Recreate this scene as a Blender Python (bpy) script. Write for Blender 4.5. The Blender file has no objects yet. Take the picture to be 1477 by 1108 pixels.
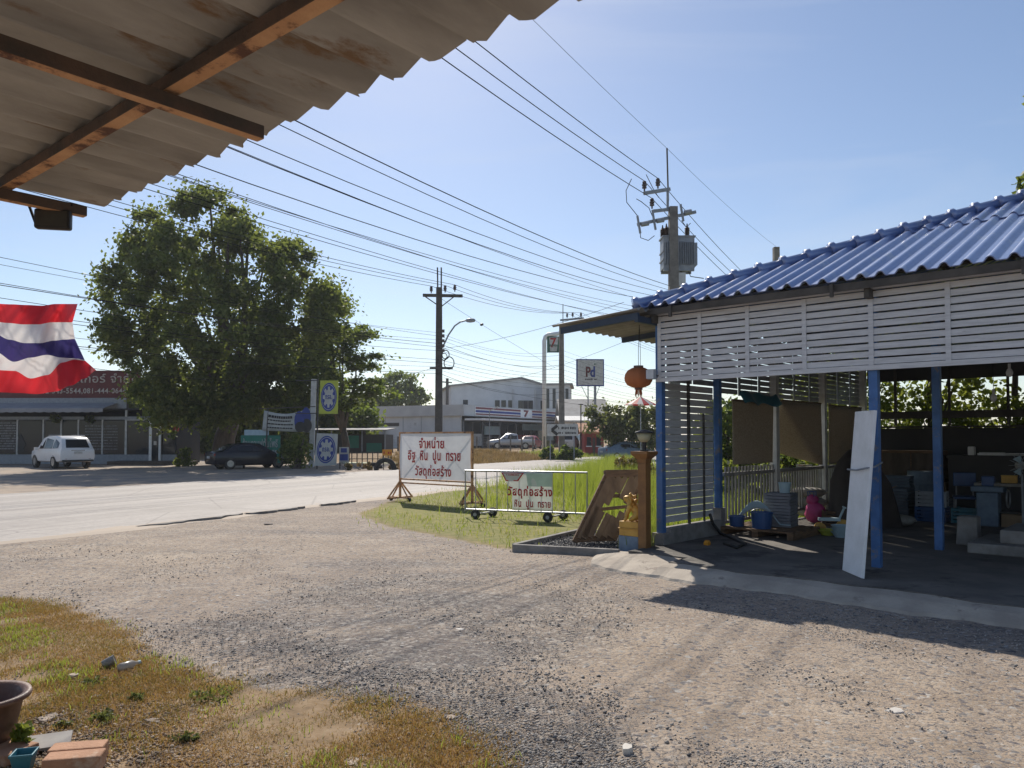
import bpy, math, random
import numpy as np
from mathutils import Vector, Matrix
R = math.radians
rnd = random.Random(7)
nr = np.random.default_rng(5)
scene = bpy.context.scene
COL = scene.collection

# ------------------------------------------------------------------ camera, sky, sun, exposure
F, CX, CY, CAMH, TILT, SHIFT = 1110.0, 738.5, 554.0, 1.7, R(1.9), 41.2
cam = bpy.data.cameras.new("camera")
cam.sensor_width = 36; cam.lens = F / 1477 * 36; cam.shift_y = SHIFT / 1477
cam.clip_start = 0.05; cam.clip_end = 5000
cob = bpy.data.objects.new("camera", cam); COL.objects.link(cob)
cob.location = (0, 0, CAMH); cob.rotation_euler = (R(90) + TILT, 0, 0)
scene.camera = cob
SUN_EL, SUN_AZ = R(41.5), R(-11)          # azimuth measured from +Y towards +X
w = bpy.data.worlds.new("World"); scene.world = w; w.use_nodes = True
nt = w.node_tree; bg = nt.nodes["Background"]
sky = nt.nodes.new("ShaderNodeTexSky"); sky.sky_type = 'NISHITA'; sky.sun_disc = False
sky.sun_elevation = SUN_EL; sky.sun_rotation = SUN_AZ
sky.air_density = 1.0; sky.dust_density = 0.36; sky.ozone_density = 1.5; sky.altitude = 0
tint = nt.nodes.new("ShaderNodeMix"); tint.data_type = 'RGBA'; tint.blend_type = 'MULTIPLY'; tint.inputs[0].default_value = 1
tint.inputs[7].default_value = (.975, .965, .99, 1); nt.links.new(sky.outputs[0], tint.inputs[6])
wc = nt.nodes.new("ShaderNodeTexCoord"); wm = nt.nodes.new("ShaderNodeMapping"); wm.inputs["Scale"].default_value = (1.2, 2.4, 7.0); wm.inputs["Rotation"].default_value = (0, .12, .5)
wn = nt.nodes.new("ShaderNodeTexNoise"); wn.inputs["Scale"].default_value = 1.6; wn.inputs["Detail"].default_value = 7; wn.inputs["Roughness"].default_value = .58; wn.inputs["Distortion"].default_value = .6
wr = nt.nodes.new("ShaderNodeMapRange"); wr.inputs[1].default_value = .48; wr.inputs[2].default_value = .78; wr.inputs[3].default_value = 0; wr.inputs[4].default_value = .26
cl_ = nt.nodes.new("ShaderNodeMix"); cl_.data_type = 'RGBA'; cl_.inputs[7].default_value = (6.2, 6.6, 7.4, 1)      # faint thin cirrus
nt.links.new(wc.outputs["Generated"], wm.inputs[0]); nt.links.new(wm.outputs[0], wn.inputs["Vector"]); nt.links.new(wn.outputs[0], wr.inputs[0]); nt.links.new(wr.outputs[0], cl_.inputs[0])
nt.links.new(tint.outputs[2], cl_.inputs[6]); nt.links.new(cl_.outputs[2], bg.inputs[0]); bg.inputs[1].default_value = 0.106
sl = bpy.data.lights.new("sun", 'SUN'); sl.energy = 4.8; sl.angle = R(0.5); sl.color = (1, .93, .82)
so = bpy.data.objects.new("sun", sl); COL.objects.link(so)
sd = Vector((math.sin(SUN_AZ) * math.cos(SUN_EL), math.cos(SUN_AZ) * math.cos(SUN_EL), math.sin(SUN_EL)))
so.rotation_euler = sd.to_track_quat('Z', 'Y').to_euler(); so.location = (0, 0, 40)
scene.view_settings.view_transform = 'Standard'; scene.view_settings.look = 'None'
scene.view_settings.exposure = 0.14; scene.view_settings.gamma = 1.0

# ------------------------------------------------------------------ helpers
def ray(px, py):
    x = (px - CX) / F; y = (CY - py + SHIFT) / F
    c, s = math.cos(TILT), math.sin(TILT)
    return Vector((x, c - y * s, s + y * c))
def at(px, py, Y):                        # the point seen at a photo pixel, Y metres ahead
    d = ray(px, py); return Vector((0, 0, CAMH)) + d * (Y / d.y)
def gp(px, py, z=0.0):                    # the point seen at a photo pixel, on a level z
    d = ray(px, py); return Vector((0, 0, CAMH)) + d * ((z - CAMH) / d.z)
def V(*a): return Vector(a)
Z = Vector((0, 0, 1))

def link(ob, parent=None):
    COL.objects.link(ob)
    if parent is not None: ob.parent = parent
    return ob
def tag(o, label=None, cat=None, group=None, kind=None):
    if label: o['label'] = label
    if cat: o['category'] = cat
    if group: o['group'] = group
    if kind: o['kind'] = kind
    return o
def thing(name, label, cat, loc=(0, 0, 0), rz=0.0, group=None):
    o = bpy.data.objects.new(name, None); o.empty_display_size = .2
    o.location = loc; o.rotation_euler = (0, 0, rz); link(o)
    return tag(o, label, cat, group)

class MB:
    def __init__(s): s.v = []; s.f = []; s.m = []
    def add(s, vs, fs, mi=0):
        b = len(s.v); s.v += [tuple(v) for v in vs]
        for f in fs: s.f.append(tuple(i + b for i in f)); s.m.append(mi)
        return s
    def box(s, c, d, rot=None, mi=0):
        x, y, z = d[0] / 2, d[1] / 2, d[2] / 2
        vs = [V(a * x, b * y, e * z) for e in (-1, 1) for b in (-1, 1) for a in (-1, 1)]
        if rot is not None:
            if isinstance(rot, (int, float)): rot = Matrix.Rotation(rot, 3, 'Z')
            vs = [rot @ v for v in vs]
        c = Vector(c)
        return s.add([v + c for v in vs], [(0, 2, 3, 1), (4, 5, 7, 6), (0, 1, 5, 4), (2, 6, 7, 3), (0, 4, 6, 2), (1, 3, 7, 5)], mi)
    def span(s, a, b, mi=0):               # box from corner a to corner b
        a, b = Vector(a), Vector(b); d = b - a
        return s.box((a + b) / 2, (abs(d.x), abs(d.y), abs(d.z)), None, mi)
    def bar(s, p, q, wd, h=None, up=Z, mi=0):
        p, q = Vector(p), Vector(q); h = h or wd
        t = (q - p).normalized()
        if abs(t.dot(up)) > .99: up = Vector((0, 1, 0))
        r = t.cross(up).normalized(); u = r.cross(t)
        vs = [e + r * (a * wd / 2) + u * (b * h / 2) for e in (p, q) for (a, b) in ((-1, -1), (1, -1), (1, 1), (-1, 1))]
        return s.add(vs, [(0, 3, 2, 1), (4, 5, 6, 7), (0, 1, 5, 4), (1, 2, 6, 5), (2, 3, 7, 6), (3, 0, 4, 7)], mi)
    def tube(s, pts, r, n=8, mi=0):
        pts = [Vector(p) for p in pts]; k = len(pts)
        rs = r if isinstance(r, (list, tuple)) else [r] * k
        vs = []; fs = []; prev = None
        for i, p in enumerate(pts):
            t = (pts[min(i + 1, k - 1)] - pts[max(i - 1, 0)]).normalized()
            if prev is None:
                a = t.cross(Z if abs(t.z) < .9 else Vector((1, 0, 0))).normalized()
            else: a = (prev - t * prev.dot(t)).normalized()
            prev = a; b = t.cross(a)
            for j in range(n):
                th = 2 * math.pi * j / n
                vs.append(p + (a * math.cos(th) + b * math.sin(th)) * rs[i])
        for i in range(k - 1):
            for j in range(n):
                fs.append((i * n + j, i * n + (j + 1) % n, (i + 1) * n + (j + 1) % n, (i + 1) * n + j))
        fs.append(tuple(range(n - 1, -1, -1))); fs.append(tuple((k - 1) * n + j for j in range(n)))
        return s.add(vs, fs, mi)
    def cyl(s, p, q, r, n=12, mi=0, r2=None): return s.tube([p, q], [r, r if r2 is None else r2], n, mi)
    def lathe(s, prof, n=20, c=(0, 0, 0), mi=0, rot=None, fx=None):
        vs = []; fs = []; k = len(prof)
        for (r, z) in prof:
            for j in range(n):
                th = 2 * math.pi * j / n; rr = r * (fx(th, z) if fx else 1)
                v = V(rr * math.cos(th), rr * math.sin(th), z)
                if rot is not None: v = rot @ v
                vs.append(v + Vector(c))
        for i in range(k - 1):
            for j in range(n):
                fs.append((i * n + j, i * n + (j + 1) % n, (i + 1) * n + (j + 1) % n, (i + 1) * n + j))
        fs.append(tuple(range(n - 1, -1, -1))); fs.append(tuple((k - 1) * n + j for j in range(n)))
        return s.add(vs, fs, mi)
    def prism(s, out, y0, y1, mi=0):       # outline in (x, z), extruded in y
        n = len(out)
        vs = [V(x, y0, z) for x, z in out] + [V(x, y1, z) for x, z in out]
        fs = [tuple(range(n)), tuple(range(2 * n - 1, n - 1, -1))] + [(i, i + n, (i + 1) % n + n, (i + 1) % n) for i in range(n)]
        return s.add(vs, fs, mi)
    def grid(s, fn, nu, nv, mi=0):
        vs = [fn(i / nu, j / nv) for j in range(nv + 1) for i in range(nu + 1)]
        fs = [(j * (nu + 1) + i, j * (nu + 1) + i + 1, (j + 1) * (nu + 1) + i + 1, (j + 1) * (nu + 1) + i) for j in range(nv) for i in range(nu)]
        return s.add(vs, fs, mi)
    def build(s, name, mats, parent=None, smooth=False, bevel=0, solid=0, loc=None):
        me = bpy.data.meshes.new(name); me.from_pydata(s.v, [], s.f); 
        if not isinstance(mats, (list, tuple)): mats = [mats]
        for m in mats: me.materials.append(m)
        if len(mats) > 1: me.polygons.foreach_set("material_index", s.m)
        if smooth: me.polygons.foreach_set("use_smooth", [True] * len(me.polygons))
        me.update()
        o = bpy.data.objects.new(name, me); link(o, parent)
        if loc is not None: o.location = loc
        if solid:
            k = o.modifiers.new("s", 'SOLIDIFY'); k.thickness = solid; k.offset = 0
        if bevel:
            k = o.modifiers.new("b", 'BEVEL'); k.width = bevel; k.segments = 2; k.limit_method = 'ANGLE'; k.angle_limit = R(40)
        return o
def npmesh(name, verts, quads, mat, parent=None, nv=4):
    verts = np.asarray(verts, np.float32); quads = np.asarray(quads, np.int32)
    me = bpy.data.meshes.new(name)
    me.vertices.add(len(verts)); me.vertices.foreach_set("co", verts.ravel())
    me.loops.add(quads.size); me.loops.foreach_set("vertex_index", quads.ravel())
    me.polygons.add(len(quads)); me.polygons.foreach_set("loop_start", np.arange(len(quads), dtype=np.int32) * nv)
    me.materials.append(mat); me.update(calc_edges=True); me.validate()
    return link(bpy.data.objects.new(name, me), parent)

# ------------------------------------------------------------------ materials
def newmat(name):
    m = bpy.data.materials.new(name); m.use_nodes = True
    return m, m.node_tree, m.node_tree.nodes["Principled BSDF"]
def N(nt, typ, **kw):
    n = nt.nodes.new(typ)
    for k, v in kw.items(): setattr(n, k, v)
    return n
def noise(nt, vec, scale, detail=5, rough=.6):
    n = N(nt, "ShaderNodeTexNoise"); n.inputs["Scale"].default_value = scale
    n.inputs["Detail"].default_value = detail; n.inputs["Roughness"].default_value = rough
    if vec is not None: nt.links.new(vec, n.inputs["Vector"])
    return n
def ramp(nt, fac, stops):
    r = N(nt, "ShaderNodeValToRGB"); e = r.color_ramp.elements
    while len(e) < len(stops): e.new(.5)
    for i, (p, c) in enumerate(stops):
        e[i].position = p; e[i].color = (*c, 1) if len(c) == 3 else c
    nt.links.new(fac, r.inputs[0]); return r
def mixc(nt, fac, a, b, mode='MIX'):
    n = N(nt, "ShaderNodeMix", data_type='RGBA', blend_type=mode)
    for k, x in ((0, fac), (6, a), (7, b)):
        if hasattr(x, 'default_value') or hasattr(x, 'links'): nt.links.new(x, n.inputs[k])
        else: n.inputs[k].default_value = x if k == 0 else (*x, 1)
    return n.outputs[2]
def objcoord(nt, scale=None):
    t = N(nt, "ShaderNodeTexCoord"); o = t.outputs["Object"]
    if scale:
        mp = N(nt, "ShaderNodeMapping"); mp.inputs["Scale"].default_value = scale
        nt.links.new(o, mp.inputs[0]); o = mp.outputs[0]
    return o
def pm(name, c1, c2=None, scale=6, rough=.7, metal=0, bump=0, bscale=40, stretch=None, lo=.38, hi=.64, c3=None, s3=2.5, t3=.6, trans=0, spec=.5):
    m, nt, b = newmat(name)
    c2 = c2 or tuple(x * .72 for x in c1)
    vec = objcoord(nt, stretch)
    n = noise(nt, vec, scale)
    col = ramp(nt, n.outputs[0], [(lo, c1), (hi, c2)]).outputs[0]
    if c3:
        n3 = noise(nt, vec, s3, 8, .7); r3 = ramp(nt, n3.outputs[0], [(t3 - .04, (0, 0, 0)), (t3 + .04, (1, 1, 1))])
        col = mixc(nt, r3.outputs[0], col, c3)
    nt.links.new(col, b.inputs["Base Color"])
    b.inputs["Roughness"].default_value = rough; b.inputs["Metallic"].default_value = metal
    b.inputs["Specular IOR Level"].default_value = spec
    if bump:
        nb = noise(nt, vec, bscale, 4); bp = N(nt, "ShaderNodeBump"); bp.inputs["Strength"].default_value = bump; bp.inputs["Distance"].default_value = .02
        nt.links.new(nb.outputs[0], bp.inputs["Height"]); nt.links.new(bp.outputs[0], b.inputs["Normal"])
    if trans:
        tr = N(nt, "ShaderNodeBsdfTranslucent"); nt.links.new(col, tr.inputs[0])
        mx = N(nt, "ShaderNodeMixShader"); mx.inputs[0].default_value = trans
        nt.links.new(b.outputs[0], mx.inputs[1]); nt.links.new(tr.outputs[0], mx.inputs[2])
        nt.links.new(mx.outputs[0], nt.nodes["Material Output"].inputs[0])
    return m
def leafmat(name, cols, trans=.4, tcol=(.3, .42, .05), nscale=.5, rough=.55):
    m, nt, b = newmat(name)
    g = N(nt, "ShaderNodeNewGeometry"); n = noise(nt, g.outputs["Position"], nscale, 3)
    add = N(nt, "ShaderNodeMath", operation='ADD'); add.use_clamp = True
    mu = N(nt, "ShaderNodeMath", operation='MULTIPLY_ADD'); mu.inputs[1].default_value = .55; mu.inputs[2].default_value = -.27
    nt.links.new(g.outputs["Random Per Island"], mu.inputs[0])
    nt.links.new(mu.outputs[0], add.inputs[0]); nt.links.new(n.outputs[0], add.inputs[1])
    k = len(cols); col = ramp(nt, add.outputs[0], [(.2 + .6 * i / max(1, k - 1), c) for i, c in enumerate(cols)]).outputs[0]
    nt.links.new(col, b.inputs["Base Color"]); b.inputs["Roughness"].default_value = rough
    b.inputs["Specular IOR Level"].default_value = .3
    tr = N(nt, "ShaderNodeBsdfTranslucent"); nt.links.new(mixc(nt, .6, col, tcol), tr.inputs[0])
    mx = N(nt, "ShaderNodeMixShader"); mx.inputs[0].default_value = trans
    nt.links.new(b.outputs[0], mx.inputs[1]); nt.links.new(tr.outputs[0], mx.inputs[2])
    nt.links.new(mx.outputs[0], nt.nodes["Material Output"].inputs[0])
    return m
def glassmat(name, c=(.02, .025, .03), rough=.08):
    m, nt, b = newmat(name); b.inputs["Base Color"].default_value = (*c, 1); b.inputs["Roughness"].default_value = rough
    b.inputs["Specular IOR Level"].default_value = .35
    return m

M = {}
M['rust'] = pm('rusty_paint', (.62, .36, .19), (.46, .24, .12), 5, .85, 0, .4, 30, c3=(.12, .055, .035), s3=5, t3=.58)
M['rustshade'] = pm('shaded_beam_steel', (.08, .066, .056), (.14, .09, .065), 6, .85, 0, .3, 30)  # shade of the beam sides, put into the colour as dark brown
M['galv'] = pm('old_galvanised_sheet', (.43, .41, .38), (.26, .245, .225), 3.0, .7, .05, .25, 25, stretch=(1, .35, 1), c3=(.20, .12, .065), s3=2.6, t3=.62)
M['galv2'] = pm('weathered_sheet', (.27, .25, .22), (.18, .165, .145), 3, .65, .1, .1, 20)
M['black'] = pm('black_plastic', (.018, .018, .02), (.03, .03, .03), 20, .5)
M['wire'] = pm('cable_rubber', (.02, .02, .022), (.035, .035, .04), 3, 1.0, spec=.05)
M['concrete'] = pm('pole_concrete', (.24, .22, .195), (.15, .135, .12), 3, .9, 0, .3, 30)
M['darkpole'] = pm('dark_concrete', (.10, .09, .08), (.06, .055, .05), 3, .9, 0, .3, 30)
M['steel'] = pm('galvanised_steel', (.42, .43, .45), (.28, .29, .31), 12, .45, .6)
M['grey'] = pm('grey_paint', (.30, .32, .35), (.22, .24, .27), 6, .5)
M['porcelain'] = pm('brown_porcelain', (.06, .04, .035), (.09, .06, .05), 10, .3)
M['bluepaint'] = pm('blue_paint', (.07, .18, .42), (.045, .125, .31), 5, .5, 0, .1, 40, c3=(.20, .20, .20), s3=7, t3=.61)
M['slat'] = pm('grey_slat_paint', (.64, .64, .65), (.52, .52, .53), 4, .6, stretch=(1, 1, 9), c3=(.30, .28, .27), s3=3, t3=.68)
M['whitepaint'] = pm('white_paint', (.86, .86, .86), (.76, .76, .75), 4, .5, c3=(.5, .47, .42), s3=3, t3=.68)
M['whitedirty'] = pm('dirty_white_paint', (.60, .60, .58), (.46, .45, .43), 4, .7)
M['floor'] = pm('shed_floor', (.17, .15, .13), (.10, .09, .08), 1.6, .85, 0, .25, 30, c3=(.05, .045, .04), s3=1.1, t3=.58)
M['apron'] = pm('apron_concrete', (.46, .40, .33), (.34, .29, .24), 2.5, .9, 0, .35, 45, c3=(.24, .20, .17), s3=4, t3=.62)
M['kerbc'] = pm('kerb_concrete', (.30, .28, .26), (.20, .185, .17), 5, .9, 0, .4, 40)
M['wood'] = pm('weathered_wood', (.20, .115, .06), (.10, .06, .035), 4, .8, 0, .3, 40, stretch=(1, 1, 6))
M['ochre'] = pm('ochre_paint', (.27, .125, .035), (.19, .085, .025), 6, .55, 0, .1, 40)
M['yellow'] = pm('yellow_paint', (.62, .36, .07), (.50, .27, .05), 6, .6, 0, .1, 40)
M['gold'] = pm('gold_paint', (.66, .40, .08), (.42, .23, .04), 9, .42, .25, .2, 30)
M['bluegrey'] = pm('blue_grey_paint', (.17, .24, .32), (.12, .17, .24), 6, .6)
M['red'] = pm('red_letter', (.52, .03, .03), (.40, .02, .025), 6, .6)
M['maroon'] = pm('maroon_board', (.14, .022, .022), (.10, .015, .016), 2, .6)
M['cream'] = pm('cream_letter', (.55, .5, .44), (.45, .4, .36), 6, .6)
M['vinyl'] = pm('vinyl_sheet', (.78, .78, .80), (.68, .68, .71), 3, .45, 0, .15, 5, trans=.22)
M['banner'] = pm('white_banner', (.85, .86, .82), (.76, .78, .74), 3, .5, 0, .1, 6, trans=.42)
M['mint'] = pm('pale_green_banner', (.70, .82, .74), (.62, .74, .66), 4, .5, trans=.45)
M['cardboard'] = pm('cardboard', (.30, .20, .115), (.22, .145, .085), 4, .85)
M['sack'] = pm('woven_sack', (.36, .34, .30), (.25, .235, .21), 8, .9, 0, .3, 60)
M['rubber'] = pm('tyre_rubber', (.022, .022, .022), (.04, .038, .035), 9, .85)
M['carwhite'] = pm('white_car_paint', (.80, .80, .80), (.74, .74, .74), 2, .25)
M['carblack'] = pm('black_car_paint', (.012, .013, .02), (.016, .016, .022), 2, .18)
M['carsilver'] = pm('silver_car_paint', (.45, .46, .48), (.42, .43, .45), 2, .3, .5)
M['carred'] = pm('red_car_paint', (.32, .03, .03), (.28, .02, .02), 2, .3)
M['glass'] = glassmat('dark_glass')
M['lampred'] = pm('tail_lamp', (.35, .02, .02), (.25, .01, .01), 9, .15)
M['lampclear'] = pm('clear_lamp', (.6, .6, .62), (.5, .5, .52), 9, .1)
M['chrome'] = pm('alloy', (.5, .5, .52), (.4, .4, .42), 9, .25, .9)
M['bark'] = pm('bark', (.12, .095, .075), (.07, .055, .045), 6, .9, 0, .6, 12, stretch=(1, 1, .25))
M['leafA'] = leafmat('fig_leaves', [(.024, .045, .016), (.06, .095, .026), (.21, .23, .06)], .47, (.34, .40, .06), .30)
M['leafB'] = leafmat('almond_leaves', [(.032, .06, .018), (.07, .12, .025), (.15, .20, .04)], .45, (.34, .42, .06))
M['leafC'] = leafmat('bright_leaves', [(.05, .09, .02), (.11, .16, .03), (.22, .24, .05)], .5, (.42, .46, .06))
M['leafD'] = leafmat('olive_leaves', [(.045, .06, .022), (.09, .115, .04), (.17, .19, .07)], .4, (.28, .30, .07))
M['leafR'] = leafmat('hedge_leaves', [(.05, .06, .015), (.10, .09, .02), (.20, .10, .035)], .35, (.3, .25, .05))
M['grassG'] = leafmat('green_grass', [(.10, .16, .02), (.17, .23, .035), (.28, .29, .07)], .45, (.50, .58, .07), .5)
M['grassD'] = leafmat('dry_grass', [(.15, .20, .03), (.28, .21, .055), (.38, .185, .07), (.46, .30, .16)], .34, (.54, .36, .09), .9)
M['straw'] = leafmat('straw', [(.10, .10, .03), (.24, .16, .06), (.40, .27, .12), (.50, .38, .20)], .25, (.42, .28, .10), 1.3)
M['terracotta'] = pm('terracotta', (.46, .25, .15), (.36, .19, .11), 6, .85, 0, .3, 40, c3=(.5, .36, .26), s3=4, t3=.6)
M['potbrown'] = pm('brown_glaze', (.16, .085, .055), (.10, .05, .035), 4, .5, 0, .2, 20, c3=(.24, .17, .13), s3=3, t3=.6)
M['teal'] = pm('teal_plastic', (.03, .17, .22), (.025, .13, .18), 5, .4)
M['bluebin'] = pm('blue_plastic', (.025, .085, .24), (.018, .06, .18), 5, .4)
M['paleblue'] = pm('pale_blue_plastic', (.42, .55, .60), (.34, .46, .52), 5, .5)
M['pink'] = pm('pink_plastic', (.55, .06, .22), (.42, .04, .16), 5, .5)
M['tarp'] = pm('brown_tarp', (.05, .038, .032), (.035, .026, .022), 4, .8, 0, .2, 12)
M['mat'] = pm('woven_mat', (.40, .34, .26), (.27, .23, .175), 40, .9, 0, .4, 120, trans=.25)
M['bulb'] = pm('bulb_glass', (.75, .75, .73), (.65, .65, .64), 9, .15)
M['paper'] = pm('litter_paper', (.62, .58, .52), (.5, .46, .42), 9, .8)
M['tilechip'] = pm('broken_tile', (.42, .33, .26), (.3, .26, .22), 9, .85, 0, .3, 60)
M['lantern'] = pm('lantern_cloth', (.66, .24, .09), (.52, .18, .07), 4, .7, 0, .1, 30, stretch=(1, 1, .3), trans=.3)
M['render'] = pm('white_render', (.66, .67, .68), (.56, .57, .58), .6, .8, c3=(.42, .42, .42), s3=.5, t3=.66)
M['render2'] = pm('pale_render', (.58, .58, .57), (.48, .48, .48), .5, .8)
M['roofgrey'] = pm('grey_roof', (.30, .29, .28), (.22, .21, .20), 1, .8)
M['rooforange'] = pm('orange_roof_tile', (.40, .17, .07), (.28, .11, .05), 1.5, .8)
M['wallred'] = pm('red_wall', (.36, .05, .04), (.26, .035, .03), 1, .8)
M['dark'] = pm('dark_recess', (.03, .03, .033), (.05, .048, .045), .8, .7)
M['maroonstripe'] = pm('maroon_stripe', (.22, .05, .06), (.17, .04, .05), 3, .6)
M['darkwhite'] = pm('weathered_white', (.30, .28, .26), (.20, .19, .175), 5, .8)
M['green'] = pm('green_board', (.02, .20, .14), (.015, .16, .11), 2, .6)
M['lime'] = pm('lime_board', (.46, .50, .06), (.38, .42, .05), 3, .6)
M['logoblue'] = pm('logo_blue', (.025, .055, .28), (.02, .045, .22), 3, .6)
M['dullwhite'] = pm('faded_white', (.48, .49, .46), (.38, .39, .37), 3, .7)
M['orange'] = pm('orange_board', (.75, .32, .02), (.62, .25, .015), 3, .6)
M['signgreen'] = pm('sign_green', (.02, .12, .07), (.015, .10, .06), 3, .5)
M['flagred'] = pm('flag_red', (.62, .035, .045), (.52, .025, .035), 3, .6, 0, .25, 22, trans=.45)
M['flagwhite'] = pm('flag_white', (.72, .70, .70), (.66, .64, .64), 3, .6, 0, .25, 22, trans=.4)
M['flagblue'] = pm('flag_blue', (.05, .04, .16), (.04, .035, .13), 3, .6, 0, .25, 22, trans=.4)
M['stripes'] = pm('awning_fabric', (.30, .30, .32), (.24, .24, .26), 1.5, .8)

def lettering(body, width, mat, parent, loc, height=None, bold=.015, name='lettering', label=None, depth=.004, align='C'):
    """raised letters in the x-z plane of the parent, facing -y"""
    c = bpy.data.curves.new("t", 'FONT'); c.body = body; c.size = 1; c.offset = bold * .7; c.resolution_u = 3; c.space_character = 1.0 + bold * 3.2
    o = bpy.data.objects.new("t", c); COL.objects.link(o)
    dg = bpy.context.evaluated_depsgraph_get(); dg.update()
    me = bpy.data.meshes.new_from_object(o.evaluated_get(dg))
    bpy.data.objects.remove(o)
    n = len(me.vertices); co = np.empty(n * 3, np.float32); me.vertices.foreach_get("co", co); co = co.reshape(-1, 3)
    mn, mx = co.min(0), co.max(0); sx = width / (mx[0] - mn[0]); sz = sx if height is None else height / (mx[1] - mn[1])
    x = (co[:, 0] - (mn[0] + mx[0]) / 2) * sx; z = (co[:, 1] - (mn[1] + mx[1]) / 2) * sz
    me.vertices.foreach_set("co", np.stack([x, np.zeros_like(x), z], 1).astype(np.float32).ravel())
    me.name = name; me.materials.clear(); me.materials.append(mat); me.update()
    ob = bpy.data.objects.new(name, me); link(ob, parent); ob.location = loc
    k = ob.modifiers.new("s", 'SOLIDIFY'); k.thickness = depth
    return ob
def lines(mb, x0, x1, z, h, y, seed=0, t=.004, gap=.35):   # a line of writing too far to read: short strokes
    r = random.Random(seed); x = x0
    while x < x1:
        wd = h * r.uniform(.25, .75)
        if r.random() > .12:
            mb.span((x, y - t, z - h * r.uniform(.35, .5)), (min(x + wd * .8, x1), y, z + h * r.uniform(.3, .5)))
        x += wd + h * gap * r.random()
    return mb
# ------------------------------------------------------------------ the ground
RW_ = 11.2                                                     # road width
RD, RN, RP = V(.444, .896), V(.896, -.444), V(-3.9, 21.1)      # road: direction, side towards us, a point on the near edge
def rdist(x, y): return (x - RP.x) * RN.x + (y - RP.y) * RN.y   # > 0 on our side, road between -10.3 and 0
def rlong(x, y): return (x - RP.x) * RD.x + (y - RP.y) * RD.y
def sstep(a, b, x): t = np.clip((x - a) / (b - a), 0, 1); return t * t * (3 - 2 * t)
def gh(x, y):                                                   # height: the bank beyond the road, flat elsewhere
    d = -RW_ - .3 - rdist(x, y); s = rlong(x, y)
    return .52 * sstep(.8, 8.0, d) * sstep(25, 31, s)
def inpoly(x, y, poly):                                         # signed distance, > 0 inside
    ins = np.zeros(x.shape, bool); dm = np.full(x.shape, 1e9); n = len(poly)
    for i in range(n):
        (x1, y1), (x2, y2) = poly[i], poly[(i + 1) % n]
        dx, dy = x2 - x1, y2 - y1; t = np.clip(((x - x1) * dx + (y - y1) * dy) / (dx * dx + dy * dy + 1e-9), 0, 1)
        dm = np.minimum(dm, np.hypot(x - x1 - t * dx, y - y1 - t * dy))
        c = ((y1 > y) != (y2 > y)) & (x < (x2 - x1) * (y - y1) / (y2 - y1 + 1e-12) + x1); ins ^= c
    return np.where(ins, dm, -dm)
def gpoly(pts): return [tuple(gp(a, b).xy) for a, b in pts]
P_FORE = gpoly([(-300, 862), (0, 862), (90, 876), (170, 905), (215, 945), (300, 975), (380, 1000), (470, 1003), (600, 1015), (680, 1060), (740, 1108), (820, 1300), (-700, 1300)])
P_VERGE = gpoly([(520, 742), (562, 724), (690, 697), (800, 672), (870, 662), (960, 655), (1500, 650), (1600, 700), (1250, 745), (960, 778), (840, 772), (745, 792), (660, 778), (565, 760)])
P_GRAV = gpoly([(250, 905), (420, 850), (620, 826), (780, 842), (930, 880), (880, 930), (760, 960), (900, 1010), (880, 1090), (640, 1010), (480, 995), (360, 985)])
P_TAN = gpoly([(950, 880), (1250, 905), (1600, 1000), (1600, 1300), (960, 1200), (900, 1000)])
xs = np.concatenate([[-1500, -700, -350, -200, -120, -80], np.arange(-60, -15, 1.5), np.arange(-15, 15, .2), np.arange(15, 60, 1.5), [80, 120, 200, 350, 700, 1500]])
ys = np.concatenate([[-300, -100, -40, -15, -5], np.arange(0, 30, .2), np.arange(30, 80, 1.0), [90, 110, 140, 200, 350, 700, 1600]])
gx, gy = np.meshgrid(xs, ys); nx, ny = len(xs), len(ys)
fore = sstep(-.25, .25, inpoly(gx, gy, P_FORE)); verge = sstep(-.35, .35, inpoly(gx, gy, P_VERGE))
far = sstep(.0, 1.0, -RW_ - .6 - rdist(gx, gy)) * sstep(24.5, 27, rlong(gx, gy))
back = sstep(.3, 1.2, rdist(gx, gy)) * sstep(13, 16, gy) * sstep(2, 5, gx)
gmask = np.clip(np.maximum.reduce([fore, verge, far, back]), 0, 1)
lush = np.clip(np.maximum(verge * .75, back), 0, 1)
gravm = .5 + .42 * sstep(-.5, .5, inpoly(gx, gy, P_GRAV)) - .35 * sstep(-.6, .6, inpoly(gx, gy, P_TAN))
gz = gh(gx, gy) + .012 * np.sin(gx * 2.1 + gy) * np.sin(gy * 1.7) * (rdist(gx, gy) > .5)
idx = np.arange(nx * ny).reshape(ny, nx)
quads = np.stack([idx[:-1, :-1], idx[:-1, 1:], idx[1:, 1:], idx[1:, :-1]], -1).reshape(-1, 4)

m, nt, b = newmat("dirt_and_gravel"); M['ground'] = m
pos = N(nt, "ShaderNodeNewGeometry").outputs["Position"]
def att(nm): a = N(nt, "ShaderNodeAttribute", attribute_name=nm); return a.outputs["Fac"]
dn = noise(nt, pos, 1.3, 8, .65); dirt = ramp(nt, dn.outputs[0], [(.32, (.31, .24, .178)), (.5, (.395, .312, .237)), (.68, (.475, .388, .30))]).outputs[0]
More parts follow.
